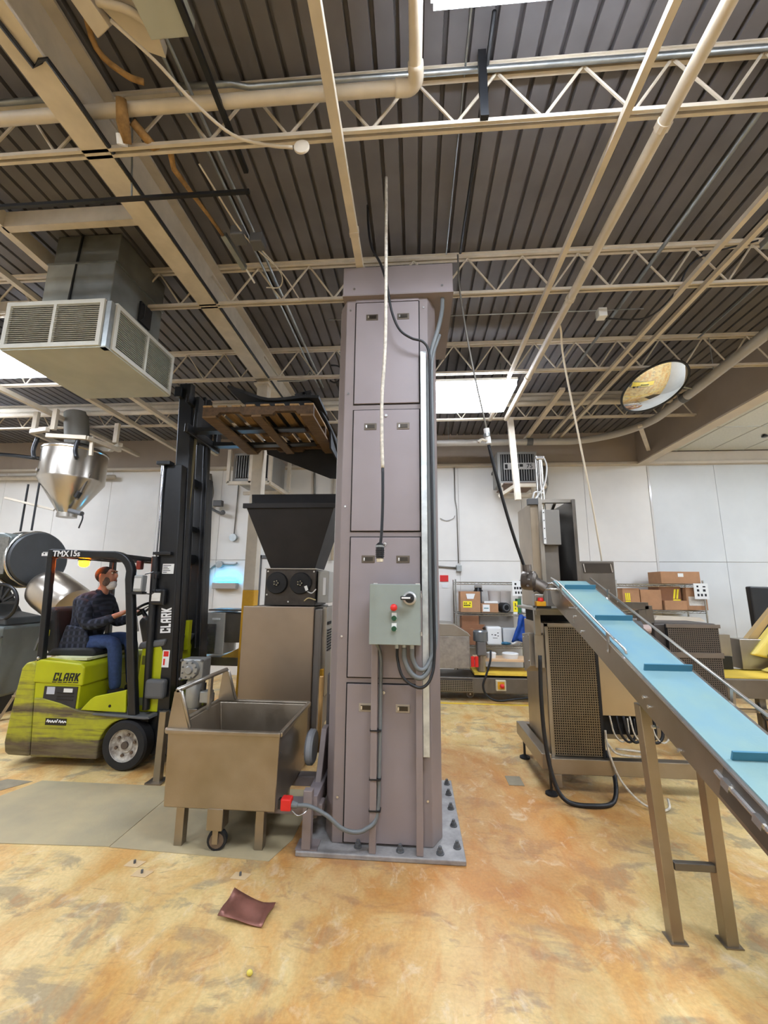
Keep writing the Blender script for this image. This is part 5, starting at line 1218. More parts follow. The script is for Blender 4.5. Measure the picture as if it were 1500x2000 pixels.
text('model_number', '75', .11, INK, t, (2.0, 7.318, 3.80), (1, 0, 0), (0, 0, 1), .001, .001)
b_ = B(); flat(b_, [rect(0, .01, .05, .09), rect(.19, .01, .25, .09), rect(.26, .04, .32, .09)], (1.62, 7.321, 3.785), (1, 0, 0), (0, 0, 1)); b_.build('label_print', INK, t)
for x_ in (1.55, 2.15): B().box(x_ - .02, x_ + .02, 7.8, 8.15, 3.9, 3.94).build('wall_bracket', GREYP, t)
tr = thing('drip_tray', 'cream steel tray frame below the grey unit heater', 'frame', (1.85, 7.4, 3.35))
for p0, p1 in (((1.72, 7.0, 3.40), (2.22, 7.0, 3.40)), ((1.72, 7.0, 3.40), (1.50, 7.3, 3.28)), ((1.50, 7.3, 3.28), (2.05, 7.3, 3.28)), ((2.05, 7.3, 3.28), (2.22, 7.0, 3.40))):
    B().beam(p0, p1, .05, .06).build('frame_bar', CREAM, tr)
for x_ in (1.56, 2.09): B().box(x_ - .015, x_ + .015, 7.33, 7.38, 3.28, 3.53).build('hanger', CREAM, tr)
B().box(1.55, 2.1, 7.1, 7.8, 3.46, 3.48).build('tray_sheet', mat('tray_brown', (120, 100, 88), .7), tr)
tag(B().beam((1.57, 6.3, 3.0), (1.51, 6.3, JB), .085, .07, (0, 1, 0)).build('hanging_post', CREAM), 'cream steel post hanging down in front of the grey unit heater', 'post')
t = heater(-3.36, -2.62, 7.2, 7.95, 3.58, 4.12, 'cream framed unit heater on the rear wall behind the steel column')
for p0, p1 in (((-3.40, 7.12, 3.52), (-2.62, 7.12, 3.52)), ((-3.40, 7.12, 3.52), (-3.40, 7.12, 4.15)), ((-2.62, 7.12, 3.52), (-2.62, 7.12, 4.15)), ((-2.62, 7.12, 3.52), (-2.42, 7.6, 3.40)), ((-3.3, 7.6, 3.44), (-2.42, 7.6, 3.44)), ((-2.98, 7.12, 3.52), (-2.98, 7.12, 4.15)), ((-2.42, 7.6, 3.44), (-2.42, 7.6, 4.1))):
    B().beam(p0, p1, .06, .06).build('frame_bar', CREAM, t)
for x_ in (-3.2, -2.75): B().box(x_ - .03, x_ + .03, 7.9, 8.15, 3.85, 3.9).build('wall_bracket', GREYP, t)
def wallpipe(name, pts, r, m, label, cat='conduit', sm=0): return tag(B().tube(pts, r, 8, sm).build(name, m, smooth=True), label, cat)
WG = mat('dull_wall_conduit', (140, 136, 128), .5, .5)
wallpipe('wall_conduit', [(-3.64, 8.12, 4.05), (-3.66, 8.12, 2.72)], .012, WG, 'thin grey conduit ending in a round box on the wall beside the column')
tag(B().cyl((-3.66, 8.14, 2.64), (-3.66, 8.06, 2.64), .075, 14).build('round_outlet', GALV), 'round grey outlet box at the end of the wall conduit', 'outlet box')
wallpipe('wall_conduit', [(-4.14, 8.12, .9), (-4.12, 8.12, 1.9), (-4.08, 8.12, 2.02), (-3.95, 8.12, 2.10), (-3.62, 8.12, 2.10), (-3.55, 8.12, 2.14)], .016, WG, 'grey conduit bending around a round box above the blue insect light', sm=3)
tag(B().cyl((-3.90, 8.14, 2.10), (-3.90, 8.06, 2.10), .07, 14).build('round_outlet', GALV), 'round grey box on the bent conduit above the blue light', 'outlet box')
t = thing('standpipe', 'cream vertical standpipe with grey fitting on the wall right of the mast', 'pipe', (-4.2, 8.05, 0))
B().cyl((-4.26, 8.02, 0), (-4.20, 8.02, 3.35), .055, 12).build('lower_pipe', CREAM, t, smooth='split')
B().tube([(-4.20, 8.02, 3.35), (-4.16, 8.02, 3.55), (-4.20, 8.02, 3.75), (-4.24, 8.02, 3.95)], .05, 10, 4).build('flex_fitting', WG, t, smooth=True)
for z_ in (3.3, 2.25, 1.55): B().cyl((-4.22, 8.02, z_), (-4.22, 8.02, z_ + .05), .068, 12).build('coupling', GREYP, t)
B().box(-4.30, -4.22, 7.94, 7.98, 1.42, 1.60).build('red_valve', RED, t)
t = thing('wall_camera', 'small grey security camera on an arm beside the standpipe', 'camera', (-3.98, 8.0, 3.2))
B().box(-4.06, -3.88, 7.92, 8.02, 3.26, 3.38).build('camera_body', GREYP, t, bevel=.01)
B().tube([(-4.12, 8.0, 3.22), (-4.0, 7.98, 3.16), (-3.86, 7.95, 3.10)], .025, 8, 4).build('arm', GREYP, t)
B().sphere((-3.85, 7.95, 3.13), .05, 10, 8).build('knob', GREYP, t)
t = thing('insect_light', 'glowing blue insect trap light on the rear wall beside the column', 'wall light', (-3.75, 8.05, 1.65))
B().box(-3.98, -3.50, 8.0, 8.14, 1.62, 1.74).build('tray', mat('steel_tray', (170, 164, 156), .5, .4), t, bevel=.01)
for z_ in (1.78, 1.83): B().cyl((-3.96, 8.05, z_), (-3.52, 8.05, z_), .022, 10).build('blue_tube', BLUEL, t, smooth='split')
wallpipe('wall_conduit', [(.80, 8.12, 4.06), (.80, 8.12, 3.4), (.83, 8.12, 3.2), (.84, 8.12, 2.15)], .012, WG, 'thin grey conduit running down the wall right of the tower')
tag(B().box(.79, .89, 8.05, 8.15, 1.99, 2.11).build('outlet_box', GALV, bevel=.008), 'grey outlet box at the conduit foot right of the tower', 'outlet box')
wallpipe('wall_conduit', [(.30, 8.12, 2.10), (.80, 8.12, 2.06)], .016, WG, 'short horizontal conduit leading to the outlet box right of the tower')
tag(B().box(.48, .64, 8.135, 8.15, 1.80, 1.92).build('red_sign', RED), 'small red sign on the wall at the tower edge', 'sign')
tag(B().box(.52, .62, 8.14, 8.15, 1.68, 1.76).build('paper_notice', WHITE), 'small white paper notice under the red sign', 'notice')
wallpipe('wall_conduit', [(2.55, 8.1, 4.06), (2.58, 8.1, 3.7), (2.46, 8.1, 3.3), (2.48, 8.1, 2.6)], .035, WG, 'thick dull conduit on the wall behind the steel column machine', sm=3)
wallpipe('wall_cable', [(.5, 8.12, 3.03), (.62, 8.12, 2.98), (.75, 8.12, 3.02), (.79, 8.12, 3.08)], .006, WG, 'thin cable sagging on the wall right of the tower', 'cable', 4)
for x_, lb in ((-1.62, 'cream pipe drop on the wall left of the tower'), (-1.28, 'thick cream pipe drop on the wall nearest the tower')):
    wallpipe('wall_pipe', [(x_, 8.08, 4.0), (x_, 8.08, 2.2)], .03 if x_ < -1.5 else .06, CREAM, lb, 'pipe')
wallpipe('wall_cable', [(-2.05, 8.1, 4.0), (-2.02, 8.1, 3.4), (-1.98, 8.1, 2.6)], .022, WG, 'dull grey cable dropping on the wall above the black hopper', 'cable', 4)
tag(B().box(-1.45, -.78, 8.06, 8.10, 2.92, 2.96).build('strut_channel', GREYP), 'grey strut channel clamping the pipes left of the tower', 'strut')
t = S(B().box(-3.05, -2.1, WY - .03, WY + .0, 0, 2.22).build('door_1', mat('white_door', (224, 222, 216), .4), bevel=.006)); OFFSET[t.name] = Vector()
B().box(-3.12, -3.05, WY - .05, WY, 0, 2.29).box(-2.1, -2.03, WY - .05, WY, 0, 2.29).box(-3.12, -2.03, WY - .05, WY, 2.22, 2.29).build('door_frame', GREYP, t)
wallpipe('wall_pipe', [(-9.9, 8.02, 3.915), (-6.3, 8.02, 3.915)], .05, CREAM, 'cream pipe along the left rear wall under the header', 'pipe')
wallpipe('dark_arm', [(-9.0, 7.0, 4.12), (-7.9, 7.0, 4.10), (-7.0, 7.0, 4.0)], .035, BLACK, 'dark curved rod at the far left below the joists', 'rod', 4)

# ================================================================== WIRE RACKS WITH STOCK
def rack(x0, x1, y0, y1, shelves, top, label):
    t = thing('wire_rack', label, 'shelf', ((x0 + x1) / 2, (y0 + y1) / 2, 0))
    ch = mat('chrome_wire', (186, 186, 182), .25, .9)
    for x_ in (x0, x1):
        for y_ in (y0, y1): B().cyl((x_, y_, 0), (x_, y_, top), .014, 8).build('upright', ch, t, smooth='split')
    for z_ in shelves:
        b = B()
        for y_ in (y0, y1):
            b.cyl((x0, y_, z_), (x1, y_, z_), .006, 6).cyl((x0, y_, z_ - .035), (x1, y_, z_ - .035), .005, 6)
            n = int((x1 - x0) / .06)
            for k in range(n):
                xa = x0 + (x1 - x0) * k / n; xb = x0 + (x1 - x0) * (k + 1) / n
                b.cyl((xa, y_, z_ - (.035 if k % 2 else 0)), (xb, y_, z_ - (0 if k % 2 else .035)), .003, 4)
        for x_ in (x0, x1): b.cyl((x_, y0, z_), (x_, y1, z_), .006, 6)
        n = 9
        for k in range(1, n): b.cyl((x0, y0 + (y1 - y0) * k / n, z_), (x1, y0 + (y1 - y0) * k / n, z_), .003, 4)
        n = int((x1 - x0) / .12)
        for k in range(1, n): b.cyl((x0 + (x1 - x0) * k / n, y0, z_ - .004), (x0 + (x1 - x0) * k / n, y1, z_ - .004), .003, 4)
        b.build('wire_shelf', ch, t)
    return t
rack(.72, 1.95, 7.55, 8.0, (.28, .70, 1.245, 1.78), 1.83, 'chrome wire rack with boxes right of the tower')
def carton(x0, x1, y0, y1, z0, z1, label, m=CARD, flaps=False):
    t = thing('cardboard_box', label, 'box', ((x0 + x1) / 2, (y0 + y1) / 2, z0))
    B().box(x0, x1, y0, y1, z0, z1).build('carton', m, t, bevel=.004)
    B().box((x0 + x1) / 2 - .025, (x0 + x1) / 2 + .025, y0 - .001, y1, z1, z1 + .001).build('tape', mat('brown_tape', (196, 156, 112), .4), t)
    return t
t = carton(.80, 1.15, 7.58, 7.9, 1.26, 1.62, 'brown box with bright yellow label on the wire rack shelf')
flat(B(), [rect(0, 0, .155, .11)], (.845, 7.578, 1.34), (1, 0, 0), (0, 0, 1)).build('yellow_label', YEL, t)
b_ = B(); flat(b_, [rect(.015 + .032 * k, .068, .038 + .032 * k, .085) for k in (0, 1, 3)] + [rect(.012 + .03 * k, .03, .036 + .03 * k, .05) for k in range(4)], (.845, 7.576, 1.34), (1, 0, 0), (0, 0, 1)); b_.build('label_print', INK, t)
flat(B(), [[(0, .09), (.16, .09), (.13, 0), (.02, 0)]], (.90, 7.578, 1.49), (1, 0, 0), (0, 0, 1)).build('shipping_label', WHITE, t)
t = carton(1.165, 1.46, 7.60, 7.9, 1.26, 1.41, 'small brown box with white label between the yellow labelled box and black roll')
flat(B(), [rect(0, 0, .12, .12)], (1.19, 7.598, 1.275), (1, 0, 0), (0, 0, 1)).build('white_label', WHITE, t)
flat(B(), [rect(.02, .05, .1, .065)], (1.19, 7.596, 1.275), (1, 0, 0), (0, 0, 1), .0008).build('label_print', mat('teal_print', (40, 120, 120), .6), t)
tag(B().box(1.22, 1.46, 7.62, 7.9, 1.415, 1.45).build('white_tray', WHITE, bevel=.006), 'flat white tray on the small box on the rack', 'tray')
t = thing('pipe_fitting', 'dark valve fitting standing behind the boxes on the wire rack', 'valve', (1.15, 7.94, 1.26))
B().cyl((1.17, 7.94, 1.26), (1.17, 7.94, 1.62), .06, 12).build('stem', GREYP, t)
B().cyl((1.17, 7.94, 1.62), (1.17, 7.94, 1.69), .09, 14, .05).build('flange', BLACK, t)
B().cyl((1.10, 7.94, 1.70), (1.24, 7.94, 1.70), .03, 10).build('tee', STEEL, t)
t = thing('black_roll', 'black rubber hose roll lying on the wire rack shelf', 'roll', (1.60, 7.7, 1.26))
B().cyl((1.50, 7.92, 1.345), (1.60, 7.62, 1.345), .085, 18).build('roll_body', BLACKM, t, smooth='split')
B().torus((1.602, 7.615, 1.345), .055, .016, (.3, -.95, 0), 18, 6).build('roll_rim', GREYP, t, smooth=True)
B().cyl((1.600, 7.622, 1.345), (1.606, 7.604, 1.345), .042, 16).build('roll_core', GAP, t)
for x_, lb in ((1.46, 'left pale plastic tub behind the black roll on the rack'), (1.62, 'right pale plastic tub behind the black roll on the rack')):
    tag(B().lathe([(.0005, 0), (.10, 0), (.13, .36), (.135, .37), (.0005, .37)], (x_, 7.86, 1.26), 20, caps=False).build('plastic_tub', mat('pale_tub', (206, 196, 188), .5), smooth='split'), lb, 'tub')
def poster(x, y, z, w_, h_, glyphs, label, parent=None):
    t = thing('rack_sign', label, 'sign', (x, y, z))
    B().box(x, x + w_, y - .004, y, z, z + h_).build('sheet', WHITE, t)
    b = B(); flat(b, [rect(w_ * a, h_ * c, w_ * (a + d), h_ * (c + e)) for a, c, d, e in glyphs], (x, y - .004, z), (1, 0, 0), (0, 0, 1), .001); b.build('glyphs', INK, t)
gly = [(.2, .72, .16, .14), (.15, .44, .16, .16), (.37, .44, .16, .16), (.6, .44, .18, .16), (.22, .14, .14, .16), (.46, .14, .14, .16), (.7, .14, .14, .16)]
poster(1.70, 7.53, 1.55, .20, .26, gly, 'white sign with black characters at the top of the rack near the gear motor')
poster(1.70, 7.53, 1.24, .07, .20, [], 'white strip card on the rack beside the green folder')
t = thing('yellow_tag', 'yellow tag card hanging on the rack above the blue bag', 'tag', (1.70, 7.52, 1.28))
B().box(1.70, 1.775, 7.522, 7.526, 1.28, 1.46).build('card', YEL, t)
flat(B(), [rect(.03, .09, .045, .15), rect(.03, .04, .045, .07)], (1.70, 7.522, 1.28), (1, 0, 0), (0, 0, 1), .001).build('print', INK, t)
tag(B().box(1.785, 1.84, 7.56, 7.74, 1.26, 1.50).build('green_folder', mat('green_folder', (50, 112, 70), .6), bevel=.004), 'dark green binder on the rack beside the yellow tag', 'binder')
tag(B().box(1.85, 1.93, 7.56, 7.80, 1.26, 1.56).build('white_jug', WHITE, bevel=.03), 'white plastic jug at the right end of the rack shelf', 'jug')
carton(.78, 1.10, 7.58, 7.95, .99, 1.22, 'dark brown box hanging open under the rack shelf', CARD_D) if False else None
t = carton(.80, 1.18, 7.58, 7.95, .71, .98, 'dark brown carton on the middle rack shelf', CARD_D)
B().prism([(.80, .98), (1.16, .98), (1.22, 1.05), (.84, 1.07)], 'y', 7.60, 7.62).build('open_flap', CARD_D, t)
tag(B().box(.82, 1.12, 7.62, 7.95, .985, 1.20).build('brown_carton', CARD_D, bevel=.004), 'upper dark carton directly under the rack shelf', 'box')
tag(B().box(1.14, 1.75, 7.75, 7.98, .98, 1.20).build('grey_bin', mat('grey_tote', (140, 132, 122), .6), bevel=.02), 'grey tote bin under the middle rack shelf', 'bin')
t = thing('bread_machine', 'white appliance with buttons standing on the lower rack shelf', 'appliance', (1.36, 7.7, .71))
B().box(1.24, 1.50, 7.57, 7.85, .71, 1.02).build('casing', WHITE, t, bevel=.03, seg=3)
b_ = B(); flat(b_, [rect(.08, .17, .1, .185), rect(.13, .165, .16, .18), rect(.18, .20, .20, .215), rect(.18, .15, .2, .165), rect(.10, .12, .18, .126)], (1.24, 7.57, .71), (1, 0, 0), (0, 0, 1)); b_.build('buttons', INK, t)
tag(B().box(1.52, 1.80, 7.58, 7.95, .71, 1.0).build('clear_bin', CLEARP, bevel=.02), 'translucent plastic bin on the lower rack shelf', 'bin')
rows = []
for i in range(8):
    u = i / 7; rows.append([(1.84 + (v - .5) * (.10 + .20 * u) - .05 * u, 7.50 - .05 * math.sin(v * 6 + u * 3) - .03 * u, 1.22 - u * .44 + .02 * math.sin(v * 5)) for v in [j / 7 for j in range(8)]])
tag(B().sheet(rows, .03).build('blue_bag', BLUEC, smooth=True), 'blue plastic bag hanging from the rack end', 'bag')
tag(B().sphere((1.56, 7.60, .745), (.10, .05, .03), 12, 6).build('cleaning_brush', mat('blue_green_brush', (50, 110, 140), .6, 0, .3, 20), smooth=True), 'small blue-green brush on the lower rack shelf', 'brush')
tag(B().tube([(1.66, 7.58, .74), (1.74, 7.58, .76), (1.82, 7.58, .80)], .02, 8, 4).build('brush_handle', WHITE, smooth=True), 'white curved brush handle on the lower rack shelf', 'brush')  # curved white handle beside the blue-green brush

rack(3.44, 4.86, 7.50, 7.98, (.30, .80, 1.33, 1.77), 1.84, 'chrome wire rack with cartons on the right behind the conveyor')
t = carton(3.56, 3.84, 7.55, 7.9, 1.345, 1.70, 'brown box with yellow handwriting at the left of the right rack')
flat(B(), [rect(0, .03, .02, .15), rect(.03, .03, .05, .15), rect(.06, .03, .08, .15), rect(0, .0, .08, .02)], (3.60, 7.548, 1.47), (1, 0, 0), (0, 0, 1)).build('yellow_mark', YEL, t)
carton(3.85, 4.19, 7.54, 7.9, 1.345, 1.68, 'plain brown box in the middle of the right rack')
t = carton(4.20, 4.56, 7.62, 7.95, 1.345, 1.75, 'dark brown box with yellow lettering under the rack top', CARD_D)
flat(B(), [[(0, 0), (.03, 0), (.06, .16), (.03, .16)], [(.05, 0), (.08, 0), (.11, .16), (.08, .16)], rect(.0, -.03, .12, -.01)], (4.42, 7.618, 1.53), (1, 0, 0), (0, 0, 1)).build('yellow_lettering', YEL, t)
carton(4.21, 4.57, 7.50, 7.61, 1.345, 1.50, 'low brown box in front of the dark box with yellow lettering')
t = carton(4.60, 4.93, 7.55, 7.95, 1.345, 1.72, 'brown box with large white paper label at the right rack end')
flat(B(), [rect(0, 0, .24, .15)], (4.63, 7.548, 1.42), (1, 0, 0), (0, 0, 1)).build('paper_label', mat('printed_paper', (214, 208, 198), .7, 0, .1, 60), t)
t = carton(4.22, 4.86, 7.55, 7.95, 1.785, 1.99, 'brown box with small white label on top of the right rack')
flat(B(), [rect(0, 0, .09, .06)], (4.50, 7.548, 1.90), (1, 0, 0), (0, 0, 1)).build('white_label', WHITE, t)
poster(4.69, 7.48, 1.53, .23, .26, [(.2, .75, .13, .12), (.62, .75, .2, .08), (.2, .48, .16, .15), (.62, .48, .18, .15), (.2, .18, .14, .16), (.44, .18, .14, .16), (.7, .18, .14, .16)], 'white sign with black characters at the right end of the right rack')
tag(B().box(3.5, 4.3, 7.6, 7.95, .82, 1.20).build('grey_tote', mat('grey_lid_tote', (150, 150, 150), .5), bevel=.02), 'grey tote on the lower shelf of the right rack', 'bin')
tag(B().prism([(3.9, 1.18), (4.7, 1.18), (4.62, 1.24), (3.95, 1.26)], 'y', 7.3, 7.5).build('paper_sheets', mat('cream_paper', (206, 196, 180), .7)), 'cream papers lying in front of the right rack', 'papers')
tag(B().prism([(5.05, 0.6), (5.9, .6), (5.92, 1.72), (5.04, 1.74)], 'y', 6.75, 6.85).build('upright_board', BLACK, bevel=.02), 'black upright board at the right picture edge', 'board')

# ================================================================== STAINLESS MACHINE BEHIND THE TOWER
t = thing('stainless_chest', 'stainless machine on casters with yellow belt right of the tower', 'machine', (.9, 7.0, 0))
B().box(.05, .84, 6.75, 7.35, .46, .94).build('chest', mat('speckled_stainless', (168, 164, 158), .4, .8, .15, 14), t, bevel=.01)
B().prism([(.03, .94), (.86, .94), (.82, .99), (.60, 1.12), (.05, 1.14)], 'y', 6.74, 7.36).build('sloped_lid', STEEL, t, bevel=.006)
B().box(.03, 1.95, 6.72, 7.36, .12, .34).build('chassis', STEEL_D, t, bevel=.008)
B().box(.05, .86, 6.70, 6.72, .14, .31).build('mesh_backing', DARKIN, t)
lattice(.05, .86, .15, .30, 30, 6, .008, lambda u, v, w_: (u, 6.694 - w_, v), .006).build('perforated_sheet', STEEL, t)
B().box(.9, 1.95, 6.76, 7.3, .37, .40).build('yellow_belt', YBELT, t)
B().box(.95, 1.95, 6.9, 7.34, .55, .58).build('tan_board', mat('tan_board', (214, 178, 138), .7), t)
caster(t, (.85, 6.95, .06), .06, .05, (0, -1, 0), mat('grey_caster', (176, 172, 166), .5))
caster(t, (1.85, 6.95, .06), .06, .05, (0, -1, 0), mat('grey_caster', (176, 172, 166), .5))
eb = B().box(1.20, 1.35, 6.66, 6.72, .17, .32).build('stop_button_box', mat('pale_button_box', (200, 190, 160), .5), t, bevel=.008)
B().box(1.225, 1.325, 6.655, 6.66, .195, .30).build('yellow_face', YPAINT, eb)
B().lathe([(.0005, .04), (.03, .035), (.035, .02), (.02, 0)], (1.285, 6.655, .245), 16, (0, -1, 0), caps=False).build('stop_button', RED, eb, smooth=True)
t = thing('upright_motor', 'grey upright motor on a steel column beside the stainless machine', 'motor', (1.03, 6.85, .4))
B().lathe([(.0005, 1.02), (.10, 1.02), (.115, 1.0), (.115, .86), (.09, .85), (.0005, .85)], (1.03, 6.9, 0), 24, caps=False).build('motor_cap', mat('silver_motor_cap', (120, 124, 126), .35, .6), t, smooth='split')
B().box(.96, 1.10, 6.80, 6.98, .64, .86).build('motor_body', mat('grey_motor', (110, 106, 102), .5, .3), t, bevel=.02)
B().cyl((1.03, 6.88, .41), (1.03, 6.88, .65), .065, 16).build('column', STEEL, t, smooth='split')
for x_ in (.87, .93): B().lathe([(.0005, 0), (.028, 0), (.028, .15), (.0005, .15)], (x_, 6.70, .50), 12, caps=False).build('red_plug', RED, t, smooth='split')
tag(B().tube([(1.14, 6.66, .75), (1.12, 6.62, .6), (1.05, 6.6, .4), (1.0, 6.6, .25), (1.05, 6.6, .12), (1.2, 6.6, .05), (1.5, 6.6, .08), (1.75, 6.6, .10), (1.95, 6.5, .02)], .016, 8, 6).build('power_cable', CABLE, smooth=True), 'black cord hanging from the upright motor to the floor', 'cable')
for x_, r_, lb in ((1.22, .08, 'left white plastic lid on the tan board'), (1.52, .13, 'right white plastic tub on the tan board')):
    tag(B().lathe([(.0005, 0), (r_ * .9, 0), (r_, .07), (r_ * .9, .08), (.0005, .08)], (x_, 7.1, .58), 20, caps=False).build('white_tub', WHITE, smooth='split'), lb, 'tub')
S(B().box(.2, 8, 6.55, 6.62, .0, .003).build('trim_6', mat('yellow_floor_line', (226, 186, 60), .6, 0, .15, 8)))

# ================================================================== STEEL COLUMN MACHINE (right)
t = thing('depositor_machine', 'stainless column machine with square-hole guard under the blue conveyor', 'machine', (1.5, 4.2, 0))
# chassis
for p in (((1.115, 3.86), (2.75, 3.96)),):
    B().box(1.12, 3.0, 3.85, 3.93, .16, .28).build('front_beam', STEEL_W, t, bevel=.006)
B().box(1.05, 1.13, 3.86, 4.75, .19, .31).build('side_beam', STEEL_W, t, bevel=.006)
B().box(1.12, 3.0, 4.66, 4.74, .19, .31).build('rear_beam', STEEL_W, t, bevel=.006)
B().box(1.12, 1.20, 3.85, 3.93, .06, .16).build('foot_block', STEEL_W, t, bevel=.004)
for fx, fy_ in ((1.115, 3.87), (1.09, 4.62), (2.9, 3.9)):
    B().cyl((fx, fy_, .025), (fx, fy_, .20), .012, 8).build('foot_stem', BLACK, t)
    B().lathe([(.0005, 0), (.05, 0), (.05, .015), (.02, .03), (.0005, .03)], (fx, fy_, 0), 16, caps=False).build('foot_pad', BLACKM, t, smooth='split')
# body
B().box(1.145, 1.58, 3.95, 4.60, .28, 1.36).build('body', mat('warm_side_stainless', (176, 162, 142), .35, .9, .12, 2.5), t, bevel=.006)
gdr = B().box(1.150, 1.575, 3.915, 3.948, .285, 1.355).build('guard_frame', DARKIN, t)  # dark box put in as the shade behind the perforations
lattice(1.155, 1.57, .29, 1.35, 22, 54, .0062, lambda u, v, w_: (u, 3.908 - w_, v), .006).build('perforated_sheet', STEEL_W, t)
B().box(1.145, 1.17, 3.90, 3.916, .28, 1.36).build('guard_edge', STEEL, t); B().box(1.145, 1.58, 3.90, 3.916, 1.335, 1.365).build('guard_edge', STEEL, t)
B().box(1.56, 1.585, 3.90, 3.95, .28, 1.36).build('guard_edge', DARKIN, t)
# left side box with bolts
bx = B().prism([(4.0, .98), (4.22, .90), (4.25, 1.24), (4.0, 1.27)], 'x', 1.03, 1.145).build('side_box', STEEL, t, bevel=.006)
for p in ((4.02, 1.24), (4.02, 1.02), (4.2, 1.21)): B().cyl((1.03, p[0], p[1]), (1.022, p[0], p[1]), .01, 8).build('bolt', SCREW, bx)
B().box(1.06, 1.14, 3.925, 3.945, .98, 1.26).build('hinged_plate', STEEL, t, bevel=.003)
# shelf with guard head
B().box(1.05, 1.60, 3.80, 4.5, 1.475, 1.50).build('table_plate', STEEL, t, bevel=.004)
B().prism([(1.05, 1.44), (1.30, 1.44), (1.36, 1.475), (1.05, 1.475)], 'y', 3.80, 3.815).build('table_lip', STEEL, t)
B().box(1.07, 1.12, 3.92, 3.97, 1.26, 1.475).build('table_post', STEEL, t); B().box(1.5, 1.55, 4.0, 4.05, 1.3, 1.475).build('table_post', STEEL, t)
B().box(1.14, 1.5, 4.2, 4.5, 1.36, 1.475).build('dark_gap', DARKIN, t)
# mast column: open-front channel
B().box(1.165, 1.25, 4.22, 4.72, 1.50, 2.52).build('mast_side', mat('warm_side_stainless', (186, 160, 124), .35, .9), t, bevel=.006)
B().box(1.235, 1.275, 4.18, 4.24, 1.50, 2.57).build('mast_flange', STEEL, t, bevel=.004)
B().box(1.565, 1.60, 4.18, 4.72, 1.50, 2.55).build('mast_side', STEEL_D, t, bevel=.004)
B().box(1.25, 1.58, 4.66, 4.72, 1.50, 2.50).build('mast_back', mat('dark_mast_back', (70, 62, 56), .4, .8, .2, 4), t)
B().box(1.27, 1.43, 4.25, 4.66, 1.50, 2.10).build('inner_cover', STEEL_D, t, bevel=.004)
bd = B().box(1.272, 1.43, 4.16, 4.30, 2.09, 2.44).build('cylinder_cover', mat('flat_grey_cover', (140, 136, 130), .45, .5), t, bevel=.004)
B().box(1.262, 1.285, 4.15, 4.175, 2.10, 2.44).build('cover_flange', WHITE, bd)
for z_ in (2.15, 2.25, 2.33, 2.41): B().cyl((1.274, 4.15, z_), (1.274, 4.143, z_), .006, 6).build('bolt', GREYP, bd)
B().box(1.24, 1.60, 4.20, 4.25, 2.52, 2.555).build('top_crossbar', STEEL, t)
B().beam((1.42, 4.25, 2.53), (1.52, 4.66, 2.53), .03, .03).build('top_crossbar', STEEL, t)
cy_ = B().cyl((1.305, 4.28, 2.36), (1.305, 4.28, 2.99), .033, 16).build('air_cylinder', STEEL_B, t, smooth='split')
B().box(1.262, 1.348, 4.24, 4.32, 2.985, 3.03).build('cylinder_head', SCREW, t, bevel=.01)
B().cyl((1.26, 4.26, 2.45), (1.26, 4.26, 3.0), .009, 8).build('tie_rod', SCREW, t)
B().tube([(1.35, 4.26, 3.0), (1.37, 4.26, 2.9), (1.33, 4.25, 2.72), (1.22, 4.22, 2.55), (1.20, 4.2, 2.52)], .008, 6, 5).build('air_hose', WHITE, t, smooth=True)
B().tube([(1.19, 4.2, 2.56), (1.22, 4.2, 2.63), (1.30, 4.2, 2.62)], .008, 6, 5).build('air_hose', WHITE, t, smooth=True)
B().box(1.14, 1.24, 4.18, 4.24, 2.50, 2.56).build('valve_block', GREYP, t)
# gear head on the left with yellow guard
gh = mat('brownish_cast_gear', (110, 102, 94), .4, .7, .2, 10)
B().lathe([(.0005, -.05), (.075, -.05), (.085, -.03), (.085, .05), (.06, .07), (.0005, .07)], (.99, 3.76, 1.735), 20, (.85, -.45, -.1), caps=False).build('gear_head', gh, t, smooth='split')
B().cyl((.985, 3.76, 1.80), (.98, 3.76, 1.87), .04, 12).build('gear_flange', gh, t)
B().cyl((1.0, 3.76, 1.74), (1.12, 3.72, 1.66), .055, 14).build('gear_neck', gh, t, smooth='split')
for k in range(6):
    a = k * 1.047; B().cyl((.965 + .0, 3.70 + .05 * math.cos(a), 1.74 + .06 * math.sin(a)), (.955, 3.69 + .05 * math.cos(a), 1.74 + .06 * math.sin(a)), .009, 6).build('gear_bolt', SCREW, t)
B().box(1.02, 1.10, 3.70, 3.80, 1.50, 1.62).build('bearing_block', STEEL, t, bevel=.01)
yb = B().box(1.015, 1.095, 3.64, 3.70, 1.52, 1.56).build('yellow_base', YPAINT, t, bevel=.006)
B().lathe([(.0005, .03), (.02, .03), (.026, .01), (.026, 0)], (1.055, 3.66, 1.56), 14, caps=False).build('red_knob', RED, yb, smooth=True)
B().box(1.02, 1.14, 3.66, 3.76, 1.50, 1.52).build('black_base', BLACK, t)
for k, (a, b_) in enumerate((((1.06, 1.70), (1.19, 1.71)), ((1.10, 1.66), (1.19, 1.66)))): B().cyl((a[0], 3.72, a[1]), (b_[0], 3.72, b_[1]), .012, 8).build('tie_bolt', SCREW, t)
# control panel behind the belt
cp = B().box(1.78, 2.12, 4.62, 4.90, 1.52, 1.965).build('panel_cabinet', STEEL_D, t, bevel=.008)
B().box(1.74, 1.78, 4.60, 4.90, 1.50, 1.96).build('panel_edge', STEEL_D, t)
B().box(1.80, 2.10, 4.612, 4.622, 1.84, 1.94).build('panel_window', mat('panel_window_dark', (84, 78, 72), .3, .6), cp)
for x_ in (1.81, 2.09): B().beam((x_, 4.61, 1.845), (x_ - .015, 4.605, 1.935), .012, .01).build('panel_clip', SCREW, cp)
B().beam((1.83, 4.56, 1.53), (1.80, 4.56, 1.62), .025, .03).build('panel_foot', SCREW, cp)
